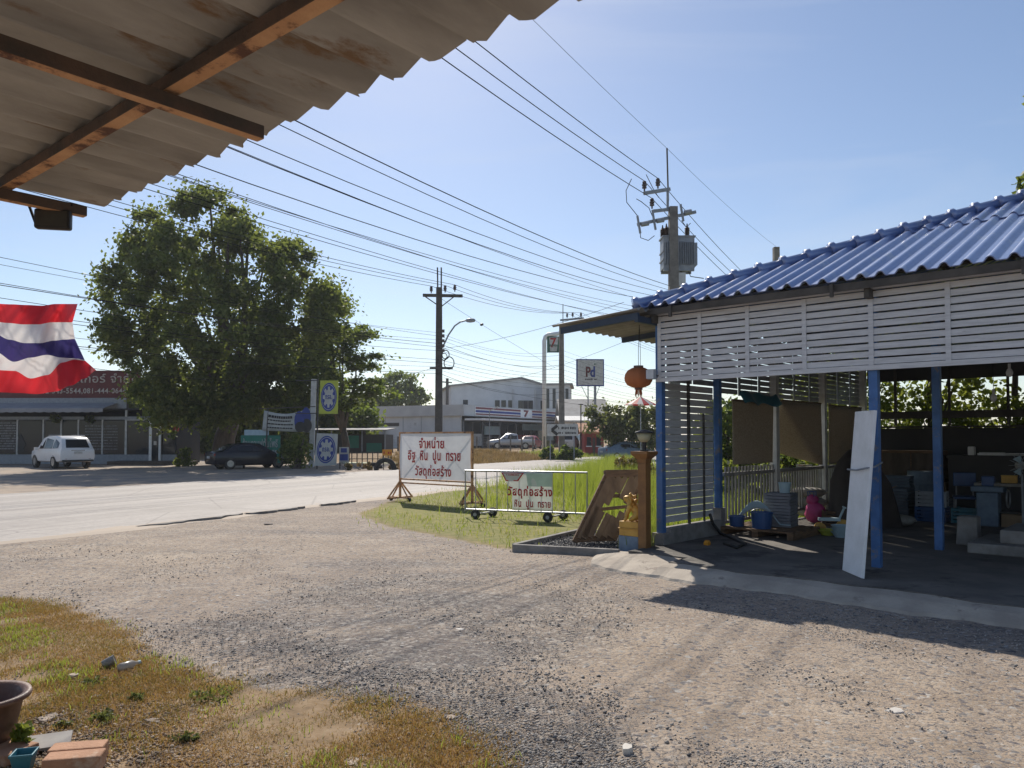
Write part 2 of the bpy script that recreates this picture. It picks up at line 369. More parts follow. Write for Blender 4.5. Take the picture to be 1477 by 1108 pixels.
# loose gravel lies in patches and in swept arcs
mp = N(nt, "ShaderNodeMapping"); mp.inputs["Rotation"].default_value = (0, 0, R(-24)); mp.inputs["Scale"].default_value = (.42, 1.5, 1); nt.links.new(pos, mp.inputs[0])
g1 = noise(nt, mp.outputs[0], .55, 6, .68); g1.inputs["Distortion"].default_value = .5
ga = N(nt, "ShaderNodeMath", operation='MULTIPLY_ADD'); ga.inputs[1].default_value = .30; nt.links.new(att("gravel"), ga.inputs[0]); nt.links.new(g1.outputs[0], ga.inputs[2])
gr = ramp(nt, ga.outputs[0], [(.66, (0, 0, 0)), (.90, (.85, .85, .85))]).outputs[0]
wn = noise(nt, pos, 18, 3); wpos = N(nt, "ShaderNodeVectorMath", operation='MULTIPLY_ADD').outputs[0]
wpos.node.inputs[1].default_value = (.05, .05, .05); nt.links.new(wn.outputs["Color"], wpos.node.inputs[0]); nt.links.new(pos, wpos.node.inputs[2])
vo = N(nt, "ShaderNodeTexVoronoi"); vo.inputs["Scale"].default_value = 30; nt.links.new(wpos, vo.inputs["Vector"])
vo2 = N(nt, "ShaderNodeTexVoronoi"); vo2.inputs["Scale"].default_value = 95; nt.links.new(wpos, vo2.inputs["Vector"])
sep = N(nt, "ShaderNodeSeparateColor"); nt.links.new(vo.outputs["Color"], sep.inputs[0])
sep2 = N(nt, "ShaderNodeSeparateColor"); nt.links.new(vo2.outputs["Color"], sep2.inputs[0])
stone = ramp(nt, sep.outputs[0], [(0, (.06, .06, .066)), (.35, (.14, .12, .128)), (.75, (.25, .24, .23)), (1, (.58, .55, .51))]).outputs[0]
stone2 = ramp(nt, sep2.outputs[0], [(0, (.05, .048, .046)), (.5, (.17, .16, .155)), (1, (.46, .42, .38))]).outputs[0]
stm = mixc(nt, .35, stone, stone2)
# single stones sprinkled through the dirt
sp = N(nt, "ShaderNodeMath", operation='GREATER_THAN'); sp.inputs[1].default_value = .89; nt.links.new(sep.outputs[1], sp.inputs[0])
spr = N(nt, "ShaderNodeMath", operation='GREATER_THAN'); spr.inputs[1].default_value = .58; nt.links.new(sep2.outputs[1], spr.inputs[0])
mx_ = N(nt, "ShaderNodeMath", operation='MAXIMUM'); nt.links.new(sp.outputs[0], mx_.inputs[0])
sp8 = N(nt, "ShaderNodeMath", operation='MULTIPLY'); sp8.inputs[1].default_value = .75; nt.links.new(spr.outputs[0], sp8.inputs[0]); nt.links.new(sp8.outputs[0], mx_.inputs[1])
dirt = mixc(nt, mx_.outputs[0], dirt, stm)
base = mixc(nt, gr, dirt, stm)
# soil under the grass
sn = noise(nt, pos, 5, 8, .7)
soil = ramp(nt, sn.outputs[0], [(.3, (.16, .11, .06)), (.5, (.28, .19, .105)), (.7, (.38, .28, .18))]).outputs[0]
soil_l = ramp(nt, sn.outputs[0], [(.3, (.10, .145, .02)), (.55, (.20, .21, .04)), (.75, (.34, .265, .09))]).outputs[0]
soil = mixc(nt, att("lush"), soil, soil_l)
en = noise(nt, pos, 2.6, 7, .7); ea = N(nt, "ShaderNodeMath", operation='ADD'); nt.links.new(att("grass"), ea.inputs[0]); nt.links.new(en.outputs[0], ea.inputs[1])
ge = ramp(nt, ea.outputs[0], [(.80, (0, 0, 0)), (1.12, (1, 1, 1))]).outputs[0]
base = mixc(nt, ge, base, soil)
big = noise(nt, pos, .22, 4, .5); bigr = ramp(nt, big.outputs[0], [(.35, (.84, .84, .86)), (.65, (1.06, 1.04, 1))]).outputs[0]
base = mixc(nt, 1.0, base, bigr, 'MULTIPLY')
nt.links.new(base, b.inputs["Base Color"]); b.inputs["Roughness"].default_value = .92; b.inputs["Specular IOR Level"].default_value = .25
hb = N(nt, "ShaderNodeMath", operation='MULTIPLY_ADD'); hb.inputs[1].default_value = -.7; nt.links.new(vo.outputs["Distance"], hb.inputs[0]); nt.links.new(noise(nt, pos, 55, 8, .75).outputs[0], hb.inputs[2])
bp = N(nt, "ShaderNodeBump"); bp.inputs["Strength"].default_value = 1.0; bp.inputs["Distance"].default_value = .02
bs = N(nt, "ShaderNodeMath", operation='MULTIPLY_ADD'); bs.inputs[1].default_value = -.45; nt.links.new(ge, bs.inputs[0])
bg_ = N(nt, "ShaderNodeMath", operation='MULTIPLY_ADD'); bg_.inputs[1].default_value = .5; bg_.inputs[2].default_value = .5; nt.links.new(gr, bg_.inputs[0]); nt.links.new(bg_.outputs[0], bs.inputs[2]); bs.use_clamp = True; nt.links.new(bs.outputs[0], bp.inputs["Strength"])
nt.links.new(hb.outputs[0], bp.inputs["Height"]); nt.links.new(bp.outputs[0], b.inputs["Normal"])

ground = npmesh("ground", np.stack([gx, gy, gz], -1).reshape(-1, 3), quads, M['ground']); tag(ground, kind='structure')
for nm, arr in (("grass", gmask), ("lush", lush), ("gravel", gravm)):
    a = ground.data.attributes.new(nm, 'FLOAT', 'POINT'); a.data.foreach_set("value", arr.astype(np.float32).ravel())

# road: pale worn concrete with a thin asphalt lip along our side
m, nt, b = newmat("worn_road"); M['road'] = m
tc = N(nt, "ShaderNodeTexCoord").outputs["Object"]
mp = N(nt, "ShaderNodeMapping"); mp.inputs["Scale"].default_value = (.03, 1.1, 1); nt.links.new(tc, mp.inputs[0])
st = noise(nt, mp.outputs[0], 1.4, 5, .6); fi = noise(nt, tc, 9, 8, .7)
c = ramp(nt, st.outputs[0], [(.28, (.22, .195, .175)), (.45, (.34, .305, .275)), (.7, (.44, .40, .365))]).outputs[0]
c = mixc(nt, .32, c, ramp(nt, fi.outputs[0], [(.3, (.2, .18, .16)), (.7, (.56, .5, .45))]).outputs[0])
crk = N(nt, "ShaderNodeTexVoronoi", feature='DISTANCE_TO_EDGE'); crk.inputs["Scale"].default_value = .35; nt.links.new(tc, crk.inputs["Vector"])
cr = ramp(nt, crk.outputs["Distance"], [(.0, (.45, .45, .45)), (.012, (1, 1, 1))]).outputs[0]
c = mixc(nt, .55, c, mixc(nt, 1.0, c, cr, 'MULTIPLY'))
sx_ = N(nt, "ShaderNodeSeparateXYZ"); nt.links.new(tc, sx_.inputs[0])
pt_ = noise(nt, tc, .22, 5, .65); c = mixc(nt, ramp(nt, pt_.outputs[0], [(.55, (0, 0, 0)), (.66, (.45, .45, .45))]).outputs[0], c, (.20, .175, .155))
stn = noise(nt, tc, 1.1, 6, .7); c = mixc(nt, ramp(nt, stn.outputs[0], [(.64, (0, 0, 0)), (.70, (.5, .5, .5))]).outputs[0], c, (.15, .135, .125))
ed = N(nt, "ShaderNodeMath", operation='MULTIPLY_ADD'); ed.inputs[1].default_value = 1.6; nt.links.new(noise(nt, tc, 1.6, 6, .7).outputs[0], ed.inputs[0]); nt.links.new(sx_.outputs[1], ed.inputs[2])
c = mixc(nt, ramp(nt, ed.outputs[0], [(.0, (1, 1, 1)), (1.0, (1, 1, 1)), (1.0, (0, 0, 0))]).outputs[0], c, (.40, .32, .245))
for yy in (2.4, 4.1, 7.2, 8.9):                                # wheel paths worn a little darker
    q_ = N(nt, "ShaderNodeMath", operation='SUBTRACT'); q_.inputs[1].default_value = yy; nt.links.new(sx_.outputs[1], q_.inputs[0])
    ab = N(nt, "ShaderNodeMath", operation='ABSOLUTE'); nt.links.new(q_.outputs[0], ab.inputs[0])
    c = mixc(nt, ramp(nt, ab.outputs[0], [(.1, (.28, .28, .28)), (.55, (0, 0, 0))]).outputs[0], c, (.22, .195, .175))
nt.links.new(c, b.inputs["Base Color"]); b.inputs["Roughness"].default_value = .8
rb = MB(); L0, L1 = -90, 420
nseg = 420
edge = [(.10 * math.sin(i * .9) + .06 * math.sin(i * 2.3) + rnd.uniform(-.10, .10)) for i in range(nseg + 1)]
vs = []; fs = []
for i in range(nseg + 1):
    x = L0 + (L1 - L0) * (i / nseg)
    vs += [V(x, edge[i], .025), V(x, RW_ + edge[-1 - i], .025), V(x, edge[i] - .25, -.01), V(x, RW_ + .2 + edge[-1 - i], -.01)]
for i in range(nseg):
    a = i * 4; n_ = a + 4
    fs += [(a, n_, n_ + 1, a + 1), (a + 2, n_ + 2, n_, a), (a + 1, n_ + 1, n_ + 3, a + 3)]
rb.add(vs, fs); road = rb.build("road", M['road']); tag(road, kind='structure')
road.location = (RP.x, RP.y, 0); road.rotation_euler = (0, 0, math.atan2(RD.y, RD.x))
asph = pm('old_asphalt', (.24, .22, .20), (.13, .12, .11), 5, .9, 0, .5, 40)
kb = MB()
for i, (s0, s1) in enumerate([(-7.2, -4.6), (-4.5, -2.6), (-2.0, -.6)]):
    k = 14; vs = []; 
    for j in range(k + 1):
        s = s0 + (s1 - s0) * j / k; wv = rnd.uniform(.06, .20) * min(1, 4 * j / k + .2, 4 * (k - j) / k + .2)
        vs += [V(s, .06, .034), V(s, -wv, .035 + rnd.uniform(0, .025)), V(s, -wv - .02, -.02)]
    kb.add(vs, [(j * 3 + a, j * 3 + 3 + a, j * 3 + 4 + a, j * 3 + 1 + a) for j in range(k) for a in (0, 1)])
lip = kb.build("kerb", asph); tag(lip, kind='structure'); lip.location = road.location; lip.rotation_euler = road.rotation_euler
# forecourt of the shop beyond the road
fc = MB(); q = [V(-80, RW_ + .05, .008), V(13, RW_ + .05, .008), V(18, 15, .008), V(16, 30, .008), V(-80, 45, .008)]
fc.add(q, [(0, 1, 2, 3, 4)]); fcm = pm('forecourt_dirt', (.36, .275, .20), (.25, .20, .155), .7, .9, 0, .3, 14, c3=(.19, .17, .155), s3=.6, t3=.56)
f = fc.build("forecourt", fcm); tag(f, kind='structure'); f.location = road.location; f.rotation_euler = road.rotation_euler
# pale green court beyond the tyres
cm = pm('court_paint', (.40, .44, .28), (.33, .37, .24), 1, .8)
k = MB(); pts = [gp(495, 668, .05), gp(640, 668, .05), gp(640, 655.5, .05), gp(495, 655.5, .05)]
k.add([(p.x, p.y, .03) for p in pts], [(0, 1, 2, 3)]); tag(k.build("court_surface", cm), kind='structure')

# ------------------------------------------------------------------ the shed on the right
SC, SRZ = V(2.216, 11.47, 0), R(-42.3)
SX, SY = V(math.cos(SRZ), math.sin(SRZ), 0), V(-math.sin(SRZ), math.cos(SRZ), 0)
def sw(x, y, z=0.): return SC + SX * x + SY * y + Z * z         # shed frame -> world
def sl_(p): d = Vector(p) - SC; return V(d.dot(SX), d.dot(SY), d.z)
def placed(o, loc=SC, rz=SRZ): o.location = loc; o.rotation_euler = (0, 0, rz); return o
FZ = .13
k = MB()
def edge_y(x): return -1.4 + .04 * math.sin(x * 2.3) + .04 * math.sin(x * 5.1 + 1) + .015 * math.sin(x * 17)
n_ = 60; vs = []
for i in range(n_ + 1):
    x = .95 + (14.5 - .95) * i / n_; vs += [V(x, edge_y(x), FZ), V(x, 10.5, FZ), V(x, edge_y(x), -.05)]
k.add(vs, [(3 * i, 3 * i + 3, 3 * i + 4, 3 * i + 1) for i in range(n_)] + [(3 * i + 2, 3 * i + 5, 3 * i + 3, 3 * i) for i in range(n_)])
k.span((.02, -.9, -.05), (.949, 10.5, FZ))
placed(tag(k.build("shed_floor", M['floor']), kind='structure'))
k = MB(); vs = []; nn = 240
for i in range(nn + 1):
    x = -.5 + 15 * i / nn
    top = edge_y(x) + .02 if x > .9 else -.55 - .25 * math.sin((x + .5) * 2)
    wob = .03 * math.sin(x * 3.1) + .03 * math.sin(x * 7.7) + .02 * math.sin(x * 19)
    bot = -1.88 + wob + (.9 * (1 - (x + .5) / .9) ** 2 if x < .4 else 0)
    ht = (.122 if x > .3 else .05 + .09 * (x + .5))
    vs += [V(x, top, ht), V(x, top * .55 + bot * .45, ht * .8), V(x, bot + .06, .028), V(x, bot, -.03)]
k.add(vs, [(4 * i + a, 4 * i + a + 1, 4 * i + a + 5, 4 * i + a + 4) for i in range(nn) for a in range(3)])
placed(tag(k.build("concrete_apron", M['apron']), kind='structure'))

shed = thing("open_shed", "open sided shed with grey slat valance and hipped blue tile roof", "shed", SC, SRZ)
PT, PB = 2.58, 3.52
def post(x, y, z0, z1, wd, mat, nm='post'):
    p = MB().span((x - wd / 2, y - wd / 2, z0), (x + wd / 2, y + wd / 2, z1)).build(nm, mat, shed, bevel=.006); return p
for (x, y) in [(0, 0), (3.02, 0), (6.2, 0), (9.4, 0), (12.6, 0), (3.2, 2.14), (6.3, 2.2), (0, 1.79), (9.4, 2.2), (12.6, 2.2), (9.9, 9), (13.2, 9), (3.3, 9), (6.6, 9)]:
    post(x, y, FZ - .02, 3.5, .105, M['bluepaint'])
for (x, y) in [(0, 4.03), (0, 6.46), (0, 9.0)]: post(x, y, FZ, 3.5, .14, M['whitedirty'])
post(0, 0, -.02, .30, .20, M['kerbc'], 'post_footing'); post(0, 1.79, .05, .55, .17, M['kerbc'], 'post_footing')
# slat valance along the front
k = MB(); BAT = [.04, .70, 1.42, 2.20, 3.02, 3.86, 4.7, 5.5, 6.3, 7.1, 7.9, 8.7, 9.5, 10.3, 11.1, 11.9, 12.7, 13.5]
for i in range(10):
    z0 = PT + .02 + i * .092; r_ = random.Random(i)
    for j in range(len(BAT) - 1):
        dz = r_.uniform(-.003, .003); k.span((BAT[j] - .002, -.085, z0 + dz), (BAT[j + 1] - .006, -.066, z0 + .071 + dz))
k.build("slat_valance", M['slat'], shed)
for x in BAT[:-1]: MB().span((x - .028, -.098, PT + .004), (x + .028, -.0865, PB - .02)).build("valance_batten", M['slat'], shed)
MB().span((-.02, -.10, PT - .05), (13.5, -.06, PT + .012)).span((-.02, -.10, PB - .004), (13.5, -.058, PB + .05)).build("valance_rail", M['slat'], shed)
# slatted side screen and slat valance along the side
k = MB()
for i in range(19):
    z0 = .42 + i * .112; k.span((-.065, .07, z0), (-.05, 1.72, z0 + .099))
k.build("side_screen", M['slat'], shed)
MB().span((-.049, .86, .25), (-.012, .90, 2.6)).span((-.049, 1.36, .25), (-.02, 1.385, 2.1)).build("screen_stile", M['darkpole'], shed)
MB().span((-.10, .1, -.02), (.10, 1.70, .36)).build("low_wall", M['kerbc'], shed, bevel=.01)
k = MB()
for i in range(10):
    z0 = PT - .12 + i * .102
    for y in np.arange(.3 if z0 > PT - .02 else 1.9, 9, .8): k.span((-.075, y, z0), (-.055, y + .74, z0 + .086))
k.build("side_valance", M['grey'], shed)
for y in np.arange(1.88, 9, .8): MB().span((-.054, y - .03, PT - .14), (-.03, y + .03, PB)).build("side_valance_batten", M['grey'], shed)
# hipped tiled roof: waves run up the slope, tile courses overlap
EX, EY, EZ, PI_ = -.28, -.34, 3.60, .405
wave = .225
def tz(c):                                                     # profile across a tile: flat pan and round roll
    t = (c / wave) % 1.0
    return .058 * math.sqrt(max(0., 1 - ((t - .5) / .23) ** 2)) ** 1.15 if abs(t - .5) < .23 else 0.
RL, RW = 10.3, 10.9                                            # roof length along the front, depth
def slope(name, along1, pt):
    """tiles on one hip slope; pt(a, d, z) puts along/up-slope coordinates in the shed frame"""
    k = MB(); step = wave / 14; nx_ = int(along1 / step)
    for d0, d1 in [(0, 2.95), (2.85, 5.45)]:
        vs = []; fs = []; rows = 6
        for i in range(nx_ + 1):
            a = i * step
            for rj in range(rows + 1):
                d = min(d0 + (d1 - d0) * rj / rows, max(min(a, along1 - a), 0))
                vs.append(pt(a, d, EZ + PI_ * d + tz(a) + .022 * (1 - rj / rows)))
        for i in range(nx_):
            for rj in range(rows):
                fs.append((i * (rows + 1) + rj, (i + 1) * (rows + 1) + rj, (i + 1) * (rows + 1) + rj + 1, i * (rows + 1) + rj + 1))
        k.add(vs, fs)
    ob = k.build(name, M['tileblue'], shed, smooth=True, solid=.012); es = ob.modifiers.new("e", 'EDGE_SPLIT'); es.split_angle = R(28); return ob
M['tileblue'] = pm('blue_tile_glaze', (.12, .19, .42), (.09, .15, .35), 3, .50, 0, .06, 30, c3=(.22, .26, .38), s3=2.2, t3=.60, spec=.9)
slope("roof_slope", 10.9 + 4, lambda a, d, z: V(EX + a, EY + d, z)); slope("roof_slope", RW, lambda a, d, z: V(EX + d, EY + RW - a, z))
slope("roof_slope", 10.9 + 4, lambda a, d, z: V(EX + 14.9 - a, EY + RW - d, z)); slope("roof_slope", RW, lambda a, d, z: V(EX + 14.9 - d, EY + a, z))
k = MB()                                                       # hip ridge caps, each cap lapping the next
h0 = V(EX, EY, EZ + .05); hd = V(1, 1, PI_); kk = 0.02
while kk < 5.3:
    p, q = h0 + hd * kk, h0 + hd * (kk + .30)
    k.tube([p + Z * .035, p + Z * .035 + (q - p) * .14, p + Z * .02 + (q - p) * .2, q + Z * .015], [.098, .098, .08, .074], 10); kk += .265
k.build("ridge_cap", M['tileblue'], shed, smooth=True)
k = MB(); k.bar((EX + .02, EY + .05, EZ - .05), (14.4, EY + .05, EZ - .05), .03, .09); k.bar((EX + .05, EY + .02, EZ - .05), (EX + .05, 10, EZ - .05), .03, .09)
for x in (.35, 2.62, 4.62, 7): k.span((x, EY - .01, EZ - .16), (x + .04, EY + .03, EZ - .0))
k.build("fascia_board", M['darkpole'], shed)
k = MB()
for y in np.arange(.5, 5.3, .8): k.bar((EX + y + .1, EY + y, EZ + PI_ * y - .05), (EX + 14.8 - y, EY + y, EZ + PI_ * y - .05), .05, .05); k.bar((EX + y, EY + y + .1, EZ + PI_ * y - .05), (EX + y, EY + RW - y, EZ + PI_ * y - .05), .05, .05)
for x in (0, 3.02, 6.2, 9.4, 12.6): k.bar((x, EY + .1, 3.46), (x, 10.3, 3.46), .06, .12)
k.build("roof_frame", M['darkpole'], shed)
# rear wall of dark sheet, open strip above it; far side closed
k = MB()
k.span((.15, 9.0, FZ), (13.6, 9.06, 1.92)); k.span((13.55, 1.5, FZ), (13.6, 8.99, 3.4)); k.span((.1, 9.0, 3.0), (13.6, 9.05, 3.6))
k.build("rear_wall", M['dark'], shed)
k = MB(); k.span((.15, 8.93, 2.14), (13.5, 8.99, 2.30)); k.span((.15, 8.9, 1.93), (13.5, 9.1, 1.97)); k.build("rear_rail", M['darkpole'], shed)
k = MB()
for x in np.arange(.7, 13.4, 1.1): k.span((x, 8.94, 1.98), (x + .05, 8.985, 3.5))
k.build("rear_stud", M['darkpole'], shed)
# side canopy of corrugated sheet leaning out to the left
tb = M['tileblue'].node_tree.nodes['Principled BSDF']; tb.inputs['Coat Weight'].default_value = 1.0; tb.inputs['Coat Roughness'].default_value = .22; tb.inputs['Coat IOR'].default_value = 1.75
M['bracketblue'] = pm('dull_blue_paint', (.035, .055, .09), (.025, .04, .07), 5, .6)
k = MB(); cw = .19
def canz(x): return 3.47 + .055 * (x + 1.55) / 1.5 * 1.6
n_ = 18 * 6; vs = []
for i in range(n_ + 1):
    y = -.66 + 3.6 * i / n_; dz = .028 * math.sin(2 * math.pi * y / cw)
    vs += [V(-1.55, y, canz(-1.55) + dz), V(-.75, y, canz(-.75) + dz), V(.02, y, canz(.02) + dz)]
k.add(vs, [(3 * i + a, 3 * i + a + 1, 3 * i + a + 4, 3 * i + a + 3) for i in range(n_) for a in (0, 1)])
k.build("side_canopy", M['galv2'], shed, smooth=True, solid=.006)
k = MB(); k.bar((-1.42, -.58, canz(-1.42) - .10), (.0, -.58, canz(0) - .10), .05, .10); k.bar((-1.42, 1.1, canz(-1.42) - .09), (-.06, 1.1, canz(0) - .09), .05, .09); k.bar((-1.42, 2.7, canz(-1.42) - .09), (-.06, 2.7, canz(0) - .09), .05, .09)
k.bar((-.03, -.6, 3.42), (-.03, 2.9, 3.42), .06, .09)
k.build("canopy_bracket", M['bracketblue'], shed)

def sh(name, label, cat, x, y, z=FZ, rz=0., group=None):
    return thing(name, label, cat, sw(x, y, z), SRZ + rz, group)
def on(px, py, z=FZ): return gp(px, py, z)

# balustrade along the open side
bal = sh("balustrade", "low white baluster fence along the open side of the shed", "fence", 0, 1.95)
k = MB(); k.span((-.03, 0, .93), (.03, 6.9, .99)); k.span((-.03, 0, .14), (.03, 6.9, .19)); k.build("rail", M['darkwhite'], bal)
k = MB()
for y in np.arange(.08, 6.9, .125): k.span((-.015, y, .19), (.015, y + .035, 1.08 if y < 2 else .93))
k.build("balusters", M['darkwhite'], bal)

# woven mats hung between the side posts
def hung(x0, y0, y1, z0, z1, label, curl=0, seed=0):
    t = sh("hanging_mat", label, "mat", x0, y0, 0, 0, "woven mats hung along the side of the shed")
    def fn(a, b_):
        y = (y1 - y0) * a; z = z1 + (z0 - z1) * b_
        x = .03 * math.sin(a * 5 + seed) * b_
        if curl:
            cc = max(0, b_ + (1 - a) - 1.05) / .95; y += cc * .35; x -= cc * .55; z += cc * .35
        return V(x, y, z)
    MB().grid(fn, 18, 18).build("mat_sheet", M['mat'], t, smooth=True, solid=.008)
    MB().bar((0, 0, z1), (0, y1 - y0, z1), .03).build("hanging_bar", M['wood'], t); return t
hung(.06, 2.2, 3.85, 1.25, 2.35, "flat brown woven mat hung left of the first white post")
hung(.06, 4.2, 6.2, 1.15, 2.42, "woven mat with its lower corner curled up and sunlit", 1, 2)
hung(.06, 6.65, 8.7, 1.15, 2.4, "dark woven mat hung beyond the second white post", 0, 4)
t = sh("shade_cloth", "teal shade cloth bunched above the first hanging mat", "cloth", .03, 2.5, 2.36)
MB().grid(lambda a, b_: V(.05 * math.sin(a * 9) + .12 * b_, 1.5 * a, .14 - .2 * b_ + .03 * math.sin(a * 14)), 20, 5).build("cloth_sheet", M['teal'], t, smooth=True, solid=.006)

# white board leaning on the middle post, tied with a grey rope
A, B_, C_, D_ = gp(1219, 823, FZ), gp(1247, 835, FZ), None, None
tA = sw(2.86, -.115, 2.02); tB = tA + (B_ - A)
t = thing("leaning_board", "tall white board leaning against the middle blue post", "board", A)
k = MB(); up = (tA - A); wv = (B_ - A); nrm = wv.cross(up).normalized() * .035
vs = [V(0, 0, 0), wv, wv + up, up]; vs += [v + nrm for v in vs]
k.add(vs, [(0, 1, 2, 3), (7, 6, 5, 4), (0, 4, 5, 1), (1, 5, 6, 2), (2, 6, 7, 3), (3, 7, 4, 0)]); k.build("panel", M['whitepaint'], t, bevel=.004)
t = thing("rope", "grey rope tying the white board to the blue post", "rope", A)
e0 = up * .625; e1 = up * .645 + wv
away = nrm.dot(A - V(0, 0, CAMH)) > 0; off = nrm.normalized() * (-.012 if away else .012) + (V(0, 0, 0) if away else nrm)
pc = sw(3.02, .07, 0) - A; pc.z = e1.z + .03
k = MB(); k.tube([pc, e0 + V(-.02, .02, 0), e0 + off * 1.4, e0 * .5 + e1 * .5 + off * 1.6 - Z * .02, e1 + off * 1.4, e1 + V(.03, .03, .02), pc + V(.06, 0, .02), pc], .011, 6); k.build("loop", M['grey'], t)

# floodlight and paper lantern at the corner
t = sh("floodlight", "small square floodlight on the shed corner beside the lantern", "floodlight", .04, -.14, 2.62)
MB().box((-.06, -.06, .02), (.13, .06, .15), R(20)).build("lamp_body", M['grey'], t, bevel=.006); MB().box((-.075, -.095, .02), (.11, .012, .13), R(20)).build("lens", M['lampclear'], t); MB().bar((0, .02, 0), (-.05, -.04, 0), .02).build("bracket", M['black'], t)
lp = at(921, 545, 11.75)
t = thing("lantern", "round orange cloth lantern hanging from the side canopy", "lantern", lp)
prof = [(.06, -.155), (.10, -.145), (.17, -.11), (.205, -.05), (.212, 0), (.20, .055), (.165, .11), (.10, .148), (.07, .155)]
MB().lathe(prof, 48, fx=lambda th, z: 1 + .022 * math.cos(th * 24)).build("shade", M['lantern'], t, smooth=True)
MB().cyl((0, 0, .15), (0, 0, .185), .075, 16).cyl((0, 0, -.18), (0, 0, -.15), .062, 16).build("cap", M['potbrown'], t)
MB().tube([(0, 0, .18), (0, 0, .42), (.02, .02, 3.44 - lp.z)], .004, 5).tube([(.03, 0, .18), (.03, 0, .42), (.02, .02, 3.44 - lp.z)], .004, 5).build("cord", M['wire'], t)
k = MB()
for i in range(9):
    a = i * .7; k.tube([(.04 * math.cos(a), .04 * math.sin(a), -.17), (.05 * math.cos(a), .05 * math.sin(a), -.25), (.045 * math.cos(a + .3), .045 * math.sin(a), -.27 - .02 * (i % 3))], [.007, .008, .004], 5)
k.build("tassel", M['lantern'], t)
def bulb(x, y, z, ztop, label):
    t = sh("light_bulb", label, "bulb", x, y, z, 0, "bare bulbs hung in the shed")
    MB().lathe([(.012, .05), (.03, .03), (.045, -.01), (.04, -.05), (.015, -.075)], 14).build("glass", M['bulb'], t, smooth=True)
    MB().cyl((0, 0, .045), (0, 0, .11), .018, 10).build("socket", M['whitedirty'], t); MB().cyl((0, 0, .1), (0, 0, ztop - z), .004, 5).build("cord", M['wire'], t)
def bulb_px(px, py, y, label):
    d = ray(px, py); o_ = V(0, 0, CAMH); s = (y - sl_(o_).y) / (d.dot(SY)); p = sl_(o_ + d * s); bulb(p.x, p.y, p.z, 3.5, label)
bulb_px(1084, 583, 3.2, "bare bulb hanging before the first woven mat"); bulb_px(1433, 572, 3.4, "bare bulb hanging before the leafy rear opening"); bulb_px(1456, 536, 2.6, "bare bulb hanging nearest the right edge under the valance")
# ------------------------------------------------------------------ things inside the shed
t = thing("pallet", "low wooden pallet on the shed floor carrying tiles and tubs", "pallet", gp(1108, 771, FZ), SRZ)
k = MB()
for i in range(6): k.span((-.62, -.5 + i * .19, .10), (.62, -.37 + i * .19, .125))
k.build("deck", M['wood'], t); k = MB()
for x in (-.57, 0, .57): k.span((x - .05, -.5, 0), (x + .05, .58, .099))
k.build("bearer", M['wood'], t)
PZ = FZ + .126; pl = t.location.copy()
def stack(name, label, cat, loc, rz, n, sx, sy, th, mat, group=None, jit=.012):
    t = thing(name, label, cat, loc, rz, group); k = MB(); r_ = random.Random(n)
    for i in range(n): k.box((r_.uniform(-jit, jit), r_.uniform(-jit, jit), th * (i + .5)), (sx, sy, th * .86), r_.uniform(-.02, .02))
    k.build("tiles", mat, t); return t
def inl(px, py, z=FZ): return gp(px, py, z)
stack("tile_stack", "grey tile stack on the pallet under a teal bucket", "tile stack", pl + SX * .12 + SY * .25 + Z * .126, SRZ + .1, 11, .42, .42, .05, pm('grey_tile', (.22, .22, .25), (.17, .17, .19), 5, .7))
def bucket(name, label, cat, loc, r, h, mat, r0=.8, handle=False):
    t = thing(name, label, cat, loc)
    MB().lathe([(r * r0, 0), (r, h), (r * 1.06, h), (r * 1.06, h - .015), (r * .94, h - .016), (r * r0 * .94, .02)], 20).build("bucket_wall", mat, t, smooth=False)
    if handle: MB().tube([(r * math.cos(a), 0, h + r * .35 * math.sin(a)) for a in np.linspace(0, math.pi, 9)], .004, 5).build("handle", M['steel'], t)
    return t
bucket("bucket", "small teal bucket standing on the grey tile stack", "bucket", pl + SX * .20 + SY * .2 + Z * (.126 + .55), .10, .17, M['paleblue'])
bucket("storage_tub", "large blue tub at the front of the pallet", "tub", pl + SX * .02 + SY * -.28 + Z * .126, .17, .26, M['bluebin'], .85, True)
bucket("storage_tub", "smaller dark blue tub at the left end of the pallet", "tub", pl + SX * -.42 + SY * -.25 + Z * .126, .13, .17, M['bluebin'], .85)
t = thing("curved_sheet", "pale curved plastic sheet draped over the blue tubs", "sheet", pl + SX * -.1 + SY * -.12 + Z * .126, SRZ)
MB().grid(lambda a, b_: V(-.35 + .85 * a, .02 + .05 * b_, .06 + .36 * math.sin(math.pi * min(1, a * 1.12 + .1)) * (1 - .35 * b_)), 16, 4).build("sheet", M['paleblue'], t, smooth=True, solid=.012)
# big draped heap
hp = gp(1212, 765, FZ) + SY * 1.1
t = thing("covered_heap", "tall heap under a dark brown tarpaulin beside the pallet", "tarpaulin", hp, SRZ)
def heap(a, b_):
    th = a * 2 * math.pi; rr = [.98, .86, .74, .5, .22, 0.0][min(5, int(b_ * 5 + .01))]
    z = [0, .35, .75, 1.08, 1.28, 1.33][min(5, int(b_ * 5 + .01))]
    wv = 1 + .09 * math.sin(th * 3 + b_ * 4) + .06 * math.sin(th * 7 + 1)
    return V(rr * wv * math.cos(th) * .62 - .1 * b_, rr * wv * .7 * math.sin(th), z * (1 + .05 * math.sin(th * 2)))
MB().grid(heap, 48, 5).build("cover", M['tarp'], t, smooth=True)
t = thing("panel_board", "grey board standing between the tile stack and brown heap", "board", gp(1148, 735, FZ) + SY * .5, SRZ)
MB().box((0, 0, .5), (.36, .03, .95)).build("panel", M['galv2'], t); MB().span((-.02, -.3, .95), (.02, .28, .97)).build("top_strip", M['wood'], t)
